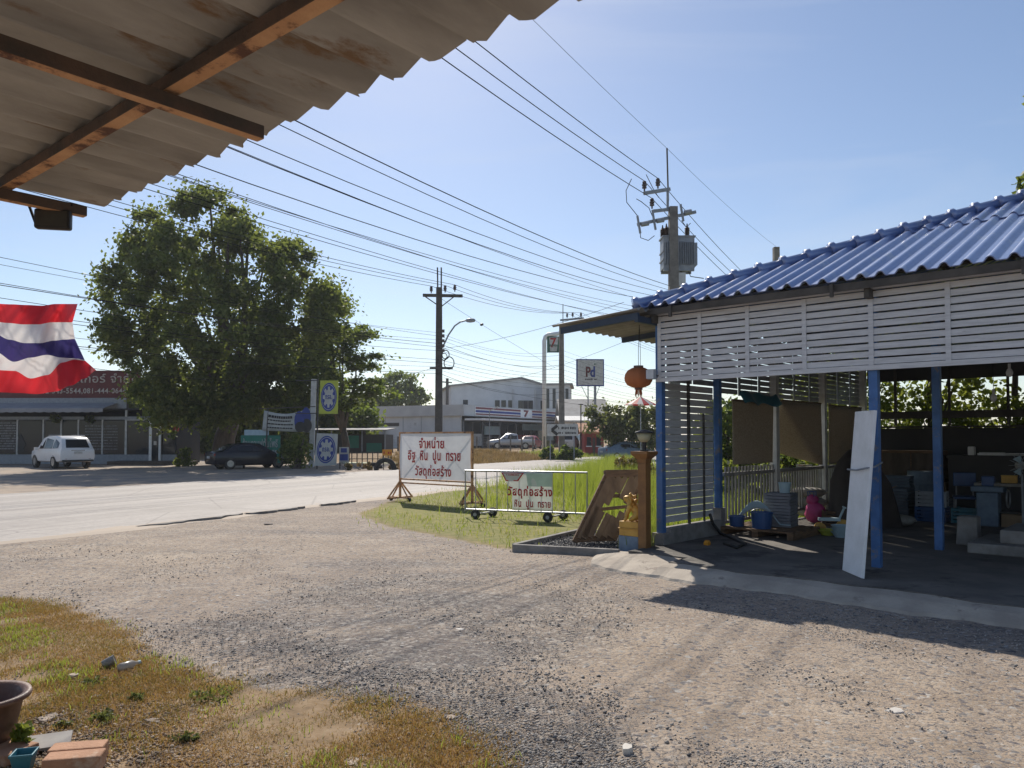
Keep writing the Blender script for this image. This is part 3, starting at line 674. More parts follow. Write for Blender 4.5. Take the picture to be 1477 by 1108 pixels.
# pink soft bag
t = thing("pink_bag", "bright pink bag with two blue handles in front of the brown heap", "bag", gp(1176, 755, FZ), SRZ)
def bl(cx, cy, cz, rx, ry, rz_):
    return MB().lathe([(max(.001, math.sin(a)), -math.cos(a)) for a in np.linspace(0.02, math.pi - .02, 10)], 16, fx=lambda th, z: 1 + .12 * math.sin(3 * th + 4 * z))
k = bl(0, 0, 0, 1, 1, 1); k.v = [(x * .19, y * .14, .20 + z * .20) for x, y, z in k.v]; k.build("bag_body", M['pink'], t, smooth=True)
k = bl(0, 0, 0, 1, 1, 1); k.v = [(x * .11 - .05, y * .1, .43 + z * .10) for x, y, z in k.v]; k.build("bag_neck", M['pink'], t, smooth=True)
for s in (-1, 1): MB().tube([(-.10, .05 * s, .48), (-.12, .05 * s, .58), (0, .05 * s, .58), (.0, .05 * s, .48)], .012, 6).build("handle", M['bluebin'], t)
# basins
for i, (px, py, mt, lab) in enumerate([(1216, 775, 'paleblue', "white and blue stacked plastic basins behind the leaning board foot"), (1196, 772, 'lime', "dull yellow green basin beside the stacked plastic basins")]):
    t = thing("basin", lab, "basin", gp(px, py, FZ) + SX * -.02)
    k = MB()
    for j in range(3 if i == 0 else 1): k.lathe([(.10, .05 * j), (.155, .05 * j + .09), (.165, .05 * j + .09), (.155, .05 * j + .075), (.095, .05 * j + .012)], 18)
    k.build("bowl", M[mt], t)
t = thing("work_table", "low table under a pale blue cloth behind the heap", "table", gp(1222, 735, FZ) + SY * 1.6, SRZ)
MB().box((0, 0, .70), (1.1, .6, .03)).build("table_top", M['wood'], t)
for a in (-.5, .5):
    for c_ in (-.26, .26): MB().span((a - .02, c_ - .02, 0), (a + .02, c_ + .02, .68)).build("leg", M['darkpole'], t)
t2 = thing("table_cloth", "pale blue cloth spread over the low table", "cloth", t.location + Z * .72, SRZ)
MB().grid(lambda a, b_: V(-.58 + 1.16 * a, -.33 + .66 * b_, .012 + (.0 if .06 < a < .94 and .1 < b_ < .9 else -.15) + .008 * math.sin(a * 20)), 22, 16).build("cloth", M['paleblue'], t2, smooth=True, solid=.004)
# roof tile stacks, right of the white board
bt = pm('blue_grey_tile', (.10, .145, .20), (.07, .105, .15), 5, .6)
p = gp(1300, 744, FZ)
stack("tile_stack", "tall blue grey roof tile stack right of the white board", "tile stack", p + SX * -.18, SRZ, 9, .75, .5, .062, bt)
stack("tile_stack", "lower blue grey roof tile stack set back beside the taller one", "tile stack", p + SX * .55 + SY * .25, SRZ, 6, .55, .5, .062, bt)
stack("tile_stack", "rearmost blue grey tile stack behind the two others", "tile stack", p + SX * -.3 + SY * .75, SRZ + .05, 13, .6, .4, .06, bt)
# concrete stump and steps
t = thing("concrete_stump", "rough square concrete stump beside the second blue post", "block", gp(1398, 785, FZ), SRZ)
k = MB(); k.lathe([(.22, 0), (.205, .02), (.185, .3), (.19, .40), (.17, .42)], 4, rot=Matrix.Rotation(R(45), 3, 'Z')); k.build("stump", M['kerbc'], t, bevel=.02)
t = thing("concrete_slabs", "two stepped concrete slabs on the floor at the right edge", "slab", gp(1440, 800, FZ), SRZ)
MB().span((-.35, -.1, 0), (2.4, 1.3, .14)).build("lower_slab", M['kerbc'], t, bevel=.015); MB().span((.0, .12, .141), (2.4, 1.3, .32)).build("upper_slab", M['kerbc'], t, bevel=.015)
# chair and machines
c0 = gp(1394, 752, FZ)
t = thing("chair", "blue seated metal chair behind the concrete stump", "chair", c0, SRZ + .3)
MB().box((0, 0, .45), (.42, .42, .05)).build("seat", M['bluebin'], t, bevel=.015); MB().box((0, .19, .78), (.38, .04, .26)).build("backrest", M['bluebin'], t, bevel=.015)
for a in (-.19, .19):
    for c_ in (-.19, .19): MB().cyl((a, c_, 0), (a * .95, c_ * .95, .43), .014, 8).build("leg", M['steel'], t)
MB().tube([(-.14, .2, .45), (-.14, .2, .68)], .012, 6).tube([(.14, .2, .45), (.14, .2, .68)], .012, 6).build("back_stay", M['steel'], t)
t = thing("work_bench", "grey workbench at the right edge with a yellow box on it", "bench", gp(1448, 758, FZ), SRZ)
MB().box((.25, 0, .74), (1.3, .6, .05)).build("bench_top", M['galv2'], t, bevel=.005)
for a in (-.34, .84):
    for c_ in (-.25, .25): MB().span((a - .03, c_ - .03, 0), (a + .03, c_ + .03, .71)).build("leg", M['darkpole'], t)
MB().box((.25, 0, .25), (1.1, .5, .03)).build("shelf", M['darkpole'], t)
wb = t.location
t = thing("yellow_box", "small dull yellow box on the grey workbench", "box", wb + SX * .1 + Z * .766, SRZ + .1); MB().box((0, 0, .06), (.24, .16, .12)).build("box_body", M['yellow'], t, bevel=.006); MB().box((0, 0, .128), (.25, .17, .015)).build("lid", M['yellow'], t)
t = thing("bench_machine", "dark bench machine with a hand wheel beside the blue chair", "machine", gp(1418, 762, FZ) + SY * .5, SRZ)
MB().box((0, 0, .3), (.34, .3, .6)).box((0, 0, .66), (.5, .36, .1)).build("base", M['bluegrey'], t, bevel=.02); MB().tube([(.3 + 0, .16 * math.cos(a), .5 + .16 * math.sin(a)) for a in np.linspace(0, 2 * math.pi, 20)], .014, 6).build("hand_wheel", M['steel'], t); MB().box((0, 0, .80), (.2, .14, .18)).build("head", M['bluebin'], t, bevel=.02)
# shelf with odds and ends at the back, catching the sun
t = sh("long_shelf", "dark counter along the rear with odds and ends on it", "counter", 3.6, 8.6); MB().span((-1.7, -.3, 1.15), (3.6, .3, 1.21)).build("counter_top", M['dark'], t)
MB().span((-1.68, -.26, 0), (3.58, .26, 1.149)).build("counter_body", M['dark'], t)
sh0 = t
items = [(-.9, 'whitepaint', .5, .22, .05, "tray", "wide white tray"), (-.2, 'whitedirty', .4, .2, .04, "tray", "pale shallow tray"), (.35, 'cream', .16, .14, .13, "box", "small cream box"), (1.0, 'red', .55, .2, .05, "tray", "long red tray"), (-1.5, 'whitepaint', .12, .12, .17, "box", "small white carton")]
for x, mt, a, c_, h, cat, lab in items:
    t = sh("shelf_" + cat, lab + " on the dark counter along the rear of the shed", cat, 3.25 + x * .62, 8.55, FZ + 1.211, rnd.uniform(-.2, .2))
    k = MB(); k.box((0, 0, h * .5), (a, c_, h)).build("body", M[mt], t, bevel=.01); MB().box((0, 0, h + .006), (a * .88, c_ * .82, .011)).build("lid", M['whitepaint'], t)
for i, (px, py, s) in enumerate([(1272, 753, .09), (1020, 786, .06)]):
    lab = ["small dark red bowl on the floor behind the white board", "broken red brick lump on the floor inside the side screen"][i]
    t = thing("red_bowl" if i == 0 else "brick_lump", lab, "bowl" if i == 0 else "brick", gp(px, py, FZ), .4)
    if i == 0: MB().lathe([(s * .6, 0), (s, s * .9), (s * 1.05, s * .9), (s * .9, s * .8), (s * .5, .015)], 16).build("bowl_wall", M['red'], t)
    else: MB().lathe([(s, 0), (s * 1.1, s * .5), (s * .7, s * 1.1)], 6, fx=lambda th, z: 1 + .2 * math.sin(2 * th)).build("lump", M['orange'], t)
hs = [gp(1024, 742, .5), gp(1028, 755, .35), gp(1040, 770, FZ + .02), gp(1055, 776, FZ + .02), gp(1075, 784, FZ + .02), gp(1062, 790, FZ + .02), gp(1045, 784, FZ + .02)]
t = thing("hose", "black hose trailing from the side screen onto the floor", "hose", hs[2]); MB().tube([p - hs[2] for p in hs], .025, 8).build("hose_tube", M['black'], t, smooth=True)

def crate(label, loc, mt, a=.5, c_=.36, h=.28, rz=0.):
    t = thing("crate", label, "crate", loc, SRZ + rz); k = MB()
    for i in range(4): z = h * (i + .12) / 4; k.span((-a / 2, -c_ / 2, z), (a / 2, -c_ / 2 + .015, z + h * .17)); k.span((-a / 2, c_ / 2 - .015, z), (a / 2, c_ / 2, z + h * .17)); k.span((-a / 2, -c_ / 2 + .016, z), (-a / 2 + .015, c_ / 2 - .016, z + h * .17)); k.span((a / 2 - .015, -c_ / 2 + .016, z), (a / 2, c_ / 2 - .016, z + h * .17))
    k.build("slatted_side", M[mt], t); MB().span((-a / 2 + .01, -c_ / 2 + .01, .005), (a / 2 - .01, c_ / 2 - .01, .02)).build("base", M[mt], t)
    for x in (-a / 2 + .012, a / 2 - .012):
        for y in (-c_ / 2 + .012, c_ / 2 - .012): MB().span((x - .02, y - .02, 0), (x + .02, y + .02, h)).build("corner_post", M[mt], t)
cq = gp(1345, 752, FZ)
crate("dark blue plastic crate on the floor behind the second blue post", cq, 'bluebin'); crate("grey plastic crate stacked on the dark blue crate", cq + Z * .285, 'grey', rz=.12); crate("teal plastic crate on the floor left of the blue chair", cq + SX * .6 + SY * .1, 'teal', rz=-.1)
crate("brown wooden crate at the foot of the brown heap", gp(1190, 760, FZ) + SY * .35 + SX * .1, 'wood', rz=.3)
def carton(label, loc, a, c_, h, rz=0.):
    t = thing("cardboard_box", label, "box", loc, SRZ + rz); MB().span((-a / 2, -c_ / 2, 0), (a / 2, c_ / 2, h)).build("box_body", M['cardboard'], t, bevel=.006)
    MB().span((-a / 2 + .003, -c_ / 2 + .004, h + .001), (-.006, c_ / 2 - .004, h + .007)).build("flap", M['cardboard'], t); MB().bar((.006, 0, h + .004), (a * .62, 0, h + .12), c_ * .96, .005).build("flap", M['cardboard'], t)
bq_ = gp(1262, 756, FZ)
carton("open cardboard box on the floor right of the brown heap", bq_, .48, .4, .36); carton("taller closed cardboard box behind the open cardboard box", bq_ + SX * -.1 + SY * .55, .5, .42, .55, .2); carton("cardboard box under the workbench", gp(1462, 762, FZ) + SY * .25, .42, .36, .22, .1); carton("cardboard box beside the long dark counter", gp(1352, 736, FZ), .5, .4, .62, -.1)
def sackb(label, loc, rz):
    t = thing("sack", label, "sack", loc, SRZ + rz, None); k = MB().lathe([(max(.002, math.sin(a)) ** .6, -math.cos(a)) for a in np.linspace(.03, math.pi - .03, 10)], 18, fx=lambda th, z: 1 + .06 * math.sin(5 * th + 3 * z))
    k.v = [(x * .34, y * .22, .10 + z * .10) for x, y, z in k.v]; k.build("sack_body", M['sack'], t, smooth=True); MB().bar((.33, -.12, .10), (.33, .12, .10), .05, .012).build("sewn_end", M['sack'], t)
sq_ = gp(1150, 748, FZ) + SY * .6
sackb("lowest of three pale sacks piled behind the pink bag", sq_, .1); sackb("middle sack of the pile behind the pink bag", sq_ + Z * .19 + SX * .03, -.15); sackb("top sack of the pile behind the pink bag", sq_ + Z * .38 - SX * .02, .2)
sackb("pale sack lying at the foot of the blue grey tile stacks", gp(1290, 758, FZ), .3)
t = thing("oil_drum", "dark blue steel drum standing near the rear wall of the shed", "drum", gp(1338, 738, FZ) + SX * -.1, 0); MB().lathe([(.27, 0), (.285, .01), (.285, .28), (.295, .30), (.285, .32), (.285, .56), (.295, .58), (.285, .60), (.285, .86), (.27, .87)], 22).build("drum_wall", M['bluegrey'], t); MB().lathe([(.265, .872), (.26, .876)], 22).build("lid", M['darkpole'], t)
t = thing("cabinet", "dark wooden cabinet against the rear wall behind the tile stacks", "cabinet", sw(1.2, 8.6, FZ), SRZ); MB().span((-.6, -.28, 0), (.6, .28, 1.3)).build("carcass", M['wood'], t, bevel=.006)
for x in (-.3, .3): d = MB().span((x - .28, -.305, .06), (x + .28, -.281, 1.24)).build("door", M['bark'], t); MB().span((x * .25 - .015, -.33, .6), (x * .25 + .015, -.306, .72)).build("handle", M['steel'], d)
t = thing("electric_fan", "white pedestal fan beside the workbench", "fan", gp(1466, 764, FZ) + SX * .1, SRZ + .4); MB().lathe([(.2, 0), (.2, .03), (.03, .06), (.02, .06)], 18).cyl((0, 0, .05), (0, 0, .95), .018).build("stand", M['grey'], t); k = MB()
for i in range(14): a = i * math.pi / 7; k.tube([(0, -.1, 1.1), (.1 * math.cos(a), -.12, 1.1 + .1 * math.sin(a)), (.21 * math.cos(a), -.05, 1.1 + .21 * math.sin(a)), (.1 * math.cos(a), .03, 1.1 + .1 * math.sin(a))], .004, 4)
k.build("cage", M['steel'], t); MB().cyl((0, .0, 1.1), (0, .16, 1.1), .07, 12).build("motor", M['whitedirty'], t); k = MB()
for i in range(3): a = i * 2.09; k.add([(.03 * math.cos(a), -.04, 1.1 + .03 * math.sin(a)), (.18 * math.cos(a - .4), -.06, 1.1 + .18 * math.sin(a - .4)), (.18 * math.cos(a + .4), -.03, 1.1 + .18 * math.sin(a + .4))], [(0, 1, 2)])
k.build("blades", M['paleblue'], t, solid=.004)
t = thing("toy_tricycle", "small pale plastic toy tricycle beside the pink bag", "tricycle", gp(1196, 768, FZ), SRZ + .5); MB().box((0, 0, .22), (.34, .12, .05)).tube([(.15, 0, .2), (.24, 0, .42)], .018, 8).tube([(.24, -.12, .42), (.24, .12, .42)], .014, 8).build("frame", M['paleblue'], t)
for (x, y, r_) in ((.22, 0, .11), (-.14, -.1, .08), (-.14, .1, .08)): MB().lathe([(r_ * .5, -.025), (r_, -.02), (r_, .02), (r_ * .5, .025)], 14, (x, y, r_), rot=Matrix.Rotation(R(90), 3, 'X')).build("wheel", M['yellow'], t)

# ------------------------------------------------------------------ just outside the shed: post, lion, frame, planter
yp = gp(930, 803)
t = thing("gate_post", "square ochre painted post with a flared cap left of the shed", "post", yp, SRZ)
MB().span((-.068, -.068, 0), (.068, .068, 1.34)).build("shaft", M['ochre'], t, bevel=.008)
k = MB(); k.add([(a * s, b_ * s, z) for s, z in ((.068, 1.341), (.08, 1.40), (.14, 1.47), (.14, 1.51)) for a, b_ in ((-1, -1), (1, -1), (1, 1), (-1, 1))], [(4 * i + j, 4 * i + (j + 1) % 4, 4 * i + 4 + (j + 1) % 4, 4 * i + 4 + j) for i in range(3) for j in range(4)] + [(3, 2, 1, 0), (12, 13, 14, 15)]); k.build("cap", M['ochre'], t)
t = thing("post_lamp", "small cream glass lamp with a black cap on the ochre post", "lamp", yp + Z * 1.512, SRZ)
MB().cyl((0, 0, 0), (0, 0, .02), .06).cyl((0, 0, .02), (0, 0, .13), .03).build("stem", M['black'], t); MB().lathe([(.05, .13), (.085, .17), (.11, .255)], 16).build("glass", pm('lamp_glass', (.62, .60, .42), (.55, .53, .38), 5, .3, trans=.4), t, smooth=True)
MB().lathe([(.135, .256), (.135, .275), (.06, .30), (.02, .31)], 16).build("lid", M['black'], t)
ped = gp(908, 800)
t = thing("pedestal", "blue concrete block with a yellow plinth under the golden lion", "pedestal", ped + SY * .12, SRZ)
MB().span((-.17, -.15, 0), (.17, .2, .27)).build("lower_block", M['bluegrey'], t, bevel=.01)
MB().span((-.165, -.145, .271), (.165, .19, .37)).span((-.18, -.16, .371), (.18, .205, .385)).span((-.165, -.145, .386), (.165, .19, .48)).build("upper_block", M['yellow'], t, bevel=.008)
# seated golden lion statue: one skinned body
def skin(name, nodes, edges, mat, parent, lv=2):
    me = bpy.data.meshes.new(name); me.from_pydata([n[0] for n in nodes], edges, []); me.materials.append(mat)
    o = bpy.data.objects.new(name, me); link(o, parent)
    md = o.modifiers.new("skin", 'SKIN'); md.use_smooth_shade = True
    for i, n in enumerate(nodes):
        r_ = n[1]; me.skin_vertices[0].data[i].radius = (r_, r_) if not isinstance(r_, tuple) else r_
    me.skin_vertices[0].data[0].use_root = True
    k = o.modifiers.new("sub", 'SUBSURF'); k.levels = lv; k.render_levels = lv
    return o
t = thing("lion_statue", "seated golden guardian lion statue on the yellow plinth", "statue", ped + SY * .12 + Z * .481, SRZ + R(-60))
nd = [((0, .07, .09), .095), ((0, .02, .17), .085), ((0, -.03, .25), .075), ((0, -.06, .315), .07), ((0, -.11, .33), .055), ((0, -.155, .315), .035),
      ((.06, -.06, .2), .04), ((.065, -.10, .09), .03), ((.065, -.115, .02), .03), ((.065, -.15, .015), .022),
      ((-.06, -.06, .2), .04), ((-.065, -.10, .09), .03), ((-.065, -.115, .02), .03), ((-.065, -.15, .015), .022),
      ((.10, .05, .07), .055), ((.115, -.02, .035), .035), ((.115, -.07, .018), .022), ((-.10, .05, .07), .055), ((-.115, -.02, .035), .035), ((-.115, -.07, .018), .022),
      ((0, .14, .10), .03), ((0, .18, .19), .035), ((0, .17, .27), .018)]
ed = [(0, 1), (1, 2), (2, 3), (3, 4), (4, 5), (2, 6), (6, 7), (7, 8), (8, 9), (2, 10), (10, 11), (11, 12), (12, 13), (0, 14), (14, 15), (15, 16), (0, 17), (17, 18), (18, 19), (0, 20), (20, 21), (21, 22)]
skin("body", nd, ed, M['gold'], t)
k = MB()
for i in range(46):
    a = rnd.uniform(0, 2 * math.pi); h = rnd.uniform(-.10, .09); rr = .092 + rnd.uniform(-.012, .008)
    p = V(rr * math.cos(a), -.035 + rr * .8 * math.sin(a) * (1 if math.sin(a) > 0 else .35), .30 + h)
    k.lathe([(.006, -.02), (.02, -.008), (.02, .008), (.006, .02)], 6, p)
k.build("mane", M['gold'], t, smooth=True)
for s in (-1, 1): MB().lathe([(.022, 0), (.018, .02), (.004, .04)], 8, (s * .05, -.05, .375)).build("ear", M['gold'], t, smooth=True)
# old timber frame leaning back beside the lion
fb0, fb1 = gp(829, 782, .07), gp(905, 779, .07)
t = thing("timber_frame", "broken weathered timber hatch leaning over the gravel bed", "frame", fb0)
ux = (fb1 - fb0); tp = at(875, 686, (fb0.y + .42)) - fb0; L_ = ux.length; uy = tp.normalized(); ux.normalize(); ux = (ux * 1.0); H_ = tp.length
ny_ = ux.cross(uy).normalized()
def fp(a, b_, c_=0): return ux * a + uy * b_ + ny_ * c_
LW = .66
k = MB()
k.bar(fp(0, 0), fp(0, H_), .09, .06, ny_); k.bar(fp(LW, 0), fp(LW, H_), .07, .06, ny_); k.bar(fp(-.05, H_ + .03), fp(LW + .06, H_ + .03), .12, .09, ny_)
k.bar(fp(.04, H_ * .68, -.003), fp(LW - .03, H_ * .68, -.003), .055, .05, ny_); k.bar(fp(.04, .05, -.003), fp(LW - .03, .05, -.003), .09, .05, ny_); k.bar(fp(.04, H_ * .47, -.005), fp(LW - .03, H_ * .51, -.005), .05, .05, ny_)
k.build("frame", M['wood'], t, bevel=.006)
k = MB()
for i, (a0, a1, b0, b1) in enumerate([(.06, .16, .07, .97), (.17, .27, .55, .97), (.29, .38, .05, .40), (.40, .50, .62, .97), (.51, .61, .05, .42), (.51, .61, .55, .97), (.17, .25, .06, .44), (.40, .49, .06, .36), (.0, .05, .05, .97), (.29, .37, .72, .97), (.06, .15, .05, .5)]):
    k.bar(fp((a0 + a1) / 2, H_ * b0, .035), fp((a0 + a1) / 2 + .01, H_ * b1, .035), a1 - a0, .018, ny_)
k.build("boards", pm('grey_boards', (.24, .16, .095), (.14, .09, .055), 5, .9, 0, .3, 30, stretch=(1, 1, .3)), t)
MB().bar(fp(LW, H_ * .72, .04), V(fp(LW, H_ * .72).x + .12, fp(LW, H_ * .72).y + .62, -.05), .035).build("prop", M['wood'], t)
# kerbed bed of dark gravel
kc = gpoly([(740, 795), (893, 803), (905, 772), (850, 768)])
t = thing("planting_bed", "concrete kerb bordering a bed of dark gravel under the hatch", "planter", (0, 0, 0))
k = MB(); cs = [V(*p, 0) for p in kc]
cs[2] = cs[1] + (cs[2] - cs[1]) * 1.0
k.bar(cs[0] + Z * .04, cs[1] + Z * .04, .09, .13); k.bar(cs[0] + Z * .045 + V(.02, .05, 0), cs[3] + Z * .045, .085, .12)
k.build("kerb", M['kerbc'], t, bevel=.008)
def stones(n, fn, s0, s1, mat, name, parent=None):
    base_v = np.array([(1, 0, 0), (-1, 0, 0), (0, 1, 0), (0, -1, 0), (0, 0, 1), (0, 0, -1)], float)
    base_f = np.array([(0, 2, 4), (2, 1, 4), (1, 3, 4), (3, 0, 4), (2, 0, 5), (1, 2, 5), (3, 1, 5), (0, 3, 5)])
    P = fn(n); n = len(P); s = (nr.uniform(s0, s1, (n, 1)) * nr.uniform(.5, 1, (n, 1)))
    sc = s[:, :, None] * nr.uniform(.55, 1.2, (n, 1, 3)) * np.array([1, 1, .65])
    ang = nr.uniform(0, 6.28, n); vj = base_v[None] * sc * nr.uniform(.7, 1.2, (n, 6, 1))
    c_, s_ = np.cos(ang)[:, None], np.sin(ang)[:, None]
    x = vj[..., 0] * c_ - vj[..., 1] * s_ + vj[..., 2] * .4; y = vj[..., 0] * s_ + vj[..., 1] * c_
    vv = np.stack([x, y, vj[..., 2]], -1) + P[:, None, :]
    ff = base_f[None] + (np.arange(n) * 6)[:, None, None]
    return npmesh(name, vv.reshape(-1, 3), ff.reshape(-1, 3), mat, parent, 3)
def stonemat(name, cols):
    m, nt, b = newmat(name); g = N(nt, "ShaderNodeNewGeometry"); k_ = len(cols)
    c_ = ramp(nt, g.outputs["Random Per Island"], [(i / (k_ - 1), c) for i, c in enumerate(cols)]).outputs[0]
    nt.links.new(c_, b.inputs["Base Color"]); b.inputs["Roughness"].default_value = .85; return m
M['gravdark'] = stonemat('dark_gravel', [(.04, .04, .045), (.09, .09, .10), (.17, .165, .16)])
M['gravmix'] = stonemat('mixed_gravel', [(.13, .13, .14), (.24, .23, .225), (.36, .32, .28), (.46, .41, .36), (.52, .48, .44)])
A_, B2, C2, D2 = [np.array(p) for p in kc]
def bedpts(n):
    u, v = nr.random(n), nr.random(n)
    p = (A_[None] * ((1 - u) * (1 - v))[:, None] + B2[None] * (u * (1 - v))[:, None] + C2[None] * (u * v)[:, None] + D2[None] * ((1 - u) * v)[:, None])
    return np.column_stack([p, nr.uniform(.02, .06, n)])
o = stones(5000, bedpts, .012, .028, M['gravdark'], "gravel", t); tag(o, kind='stuff')
MB().add([(p[0], p[1], .03) for p in kc], [(0, 1, 2, 3)]).build("bed_soil", M['dark'], t)

# loose stones over the yard, most of them in patches near the camera
def yard(n):
    px = nr.uniform(-60, 1540, n); py = 1115 - 330 * nr.random(n) ** 1.6
    x_ = (px - CX) / F; yy = (CY - py + SHIFT) / F; c_, s_ = math.cos(TILT), math.sin(TILT)
    dy = c_ - yy * s_; dz = s_ + yy * c_; tt = -CAMH / dz
    X, Y = x_ * tt, dy * tt
    patch = np.sin(X * .9 + Y * 1.7) + np.sin(X * 2.3 - Y * .8 + 1) + .8 * np.sin(X * 4.1 + Y * 3.3) + nr.normal(0, .9, n)
    sl = np.stack([X - SC.x, Y - SC.y]); ly = sl[0] * SY.x + sl[1] * SY.y; lx = sl[0] * SX.x + sl[1] * SX.y
    patch += 1.2 * (inpoly(X, Y, P_GRAV) > 0) - 1.0 * (inpoly(X, Y, P_TAN) > 0)
    ok = (patch > .3) & ~((ly > -1.95) & (lx > -.7)) & (rdist(X, Y) > .3) & (inpoly(X, Y, P_VERGE) < 0) & ((inpoly(X, Y, P_FORE) < .1) | (nr.random(n) < .25))
    return np.column_stack([X, Y, np.full(n, .004)])[ok]
o = stones(110000, yard, .004, .013, M['gravmix'], "loose_gravel"); tag(o, "loose grey and tan gravel strewn across the dirt yard", "gravel", kind='stuff')

def yard2(n): p = yard(n); return p[nr.random(len(p)) < .6]
o = stones(20000, yard2, .008, .022, stonemat('dark_stones', [(.07, .07, .075), (.15, .15, .155), (.27, .25, .23), (.46, .42, .37)]), "coarse_gravel"); tag(o, "coarser dark gravel stones strewn among the finer gravel of the yard", "gravel", kind='stuff')
# ------------------------------------------------------------------ corrugated roof overhead (we stand under it)
rz = R(-39.5); RO = at(430, 175, 3.16)
lean = thing("lean_to_roof", "rusty steel framed corrugated metal roof overhead at top left", "roof", RO, rz)
k = MB(); pitch = .205; x0, x1 = -1.86, 5.4; prof = []
x = x0
while x < x1:
    prof += [(x, 0), (x + .02, .004), (x + .135, .036), (x + .16, .038), (x + .185, .002)]; x += pitch
rag = [rnd.uniform(-.018, .018) for _ in prof]
vs = []
for i, (a, zz) in enumerate(prof):
    for y in (rag[i], -1.2, -2.4, -4.2): vs.append(V(a, y, zz + .005 * y))
k.add(vs, [(4 * i + a, 4 * i + 4 + a, 4 * i + 5 + a, 4 * i + 1 + a) for i in range(len(prof) - 1) for a in range(3)])
k.build("corrugated_sheet", M['galv'], lean, solid=.003)
def beam(nm, p, q, w_, h):                                      # steel section, flaking orange primer below; shade painted dark into the other faces
    k = MB().bar(p, q, w_, h); k.m = [0, 0, 1, 0, 0, 0]; return k.build(nm, [M['rustshade'], M['rust']], lean, bevel=.004)
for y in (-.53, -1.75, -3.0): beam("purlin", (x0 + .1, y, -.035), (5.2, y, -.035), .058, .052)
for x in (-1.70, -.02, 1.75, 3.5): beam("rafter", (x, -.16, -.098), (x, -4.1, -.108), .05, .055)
k = MB(); k.bar((-1.76, -4.0, -3.05), (-1.76, -4.0, -.1), .09); k.bar((3.5, -4.0, -3.05), (3.5, -4.0, -.1), .09); k.build("post", M['rust'], lean)
k = MB(); k.box((-1.71, -.62, -.155), (.07, .06, .07)); k.box((-1.70, -.9, -.15), (.06, .25, .05)); k.build("bracket_plate", M['rust'], lean)
flp = at(77, 317, 4.02)
t = thing("floodlight", "black rectangular floodlight hung from the overhead roof rafter", "floodlight", flp, R(12))
MB().box((0, 0, 0), (.175, .05, .105)).build("lamp_body", M['black'], t, bevel=.012); MB().box((0, -.028, 0), (.15, .006, .082)).build("lens", pm('dull_lens', (.05, .05, .05), (.07, .07, .06), 6, .2), t)
MB().bar((-.19, .01, .085), (-.07, .01, .075), .012).bar((-.12, .01, .07), (-.088, .01, -.02), .012).bar((-.2, .01, .1), (.09, .01, .085), .02, .014).build("bracket", M['black'], t)

# ------------------------------------------------------------------ flag at the left
FY = 6.6; fo = at(-72, 430, FY)
fl = thing("flag", "red white and blue striped flag waving at the left edge", "flag", (fo.x, fo.y, 0))
cols_x = [-70, -35, 0, 28, 54, 80, 103, 122, 139]
rows = [[445, 440, 438, 439, 440, 441, 438.5, 438.5, 438.5],
        [468, 465, 463.5, 466, 468, 468, 465, 465, 465],
        [492, 486, 480, 490, 495, 495, 491.5, 490, 489],
        [530, 515, 508, 522, 516, 512, 516, 517, 519],
        [552, 542, 534, 535, 546, 541, 523, 519, 520.5],
        [578, 572, 566, 567, 568.5, 565, 556, 546, 534.5]]
endx = [112, 104.5, 108, 122, 123, 139]
sub = [7, 7, 9, 7, 9]
NU = 60
def rowpt(ri, a):
    t_ = a * (len(cols_x) - 1); i = min(int(t_), len(cols_x) - 2); f_ = t_ - i; f2 = f_ * f_ * (3 - 2 * f_)
    y = rows[ri][i] * (1 - f2) + rows[ri][i + 1] * f2
    x = cols_x[i] * (1 - f_) + cols_x[i + 1] * f_
    x = -70 + (x + 70) * ((endx[ri] + 70) / 209.0)
    return x, y
for si, (nm, mt) in enumerate([("red_stripe", 'flagred'), ("white_stripe", 'flagwhite'), ("blue_stripe", 'flagblue'), ("white_stripe", 'flagwhite'), ("red_stripe", 'flagred')]):
    k = MB()
    def fn(a, b_):
        xa, ya = rowpt(si, a); xb, yb = rowpt(si + 1, a); px, py = xa * (1 - b_) + xb * b_, ya * (1 - b_) + yb * b_
        bb = (si + b_) / 5
        dep = .10 * math.sin(a * 11 - bb * 3.2) * (.3 + a) + .05 * math.sin(a * 23 + bb * 9) * a + .06 * math.sin(bb * 7 + a * 4) + .012 * math.sin(a * 60 + bb * 30)
        p = at(px, py, FY + dep); return p - V(fo.x, fo.y, 0)
    k.grid(fn, NU, sub[si]); k.build(nm, M[mt], fl, smooth=True)
t = thing("flag_pole", "thin white flagpole holding the striped flag", "pole", (fo.x - .03, fo.y, 0)); MB().cyl((0, 0, 0), (0, 0, 3.3), .022, 10).build("shaft", M['whitepaint'], t); MB().lathe([(.01, 3.3), (.04, 3.33), (.03, 3.37), (.005, 3.39)], 10).build("finial", M['gold'], t)

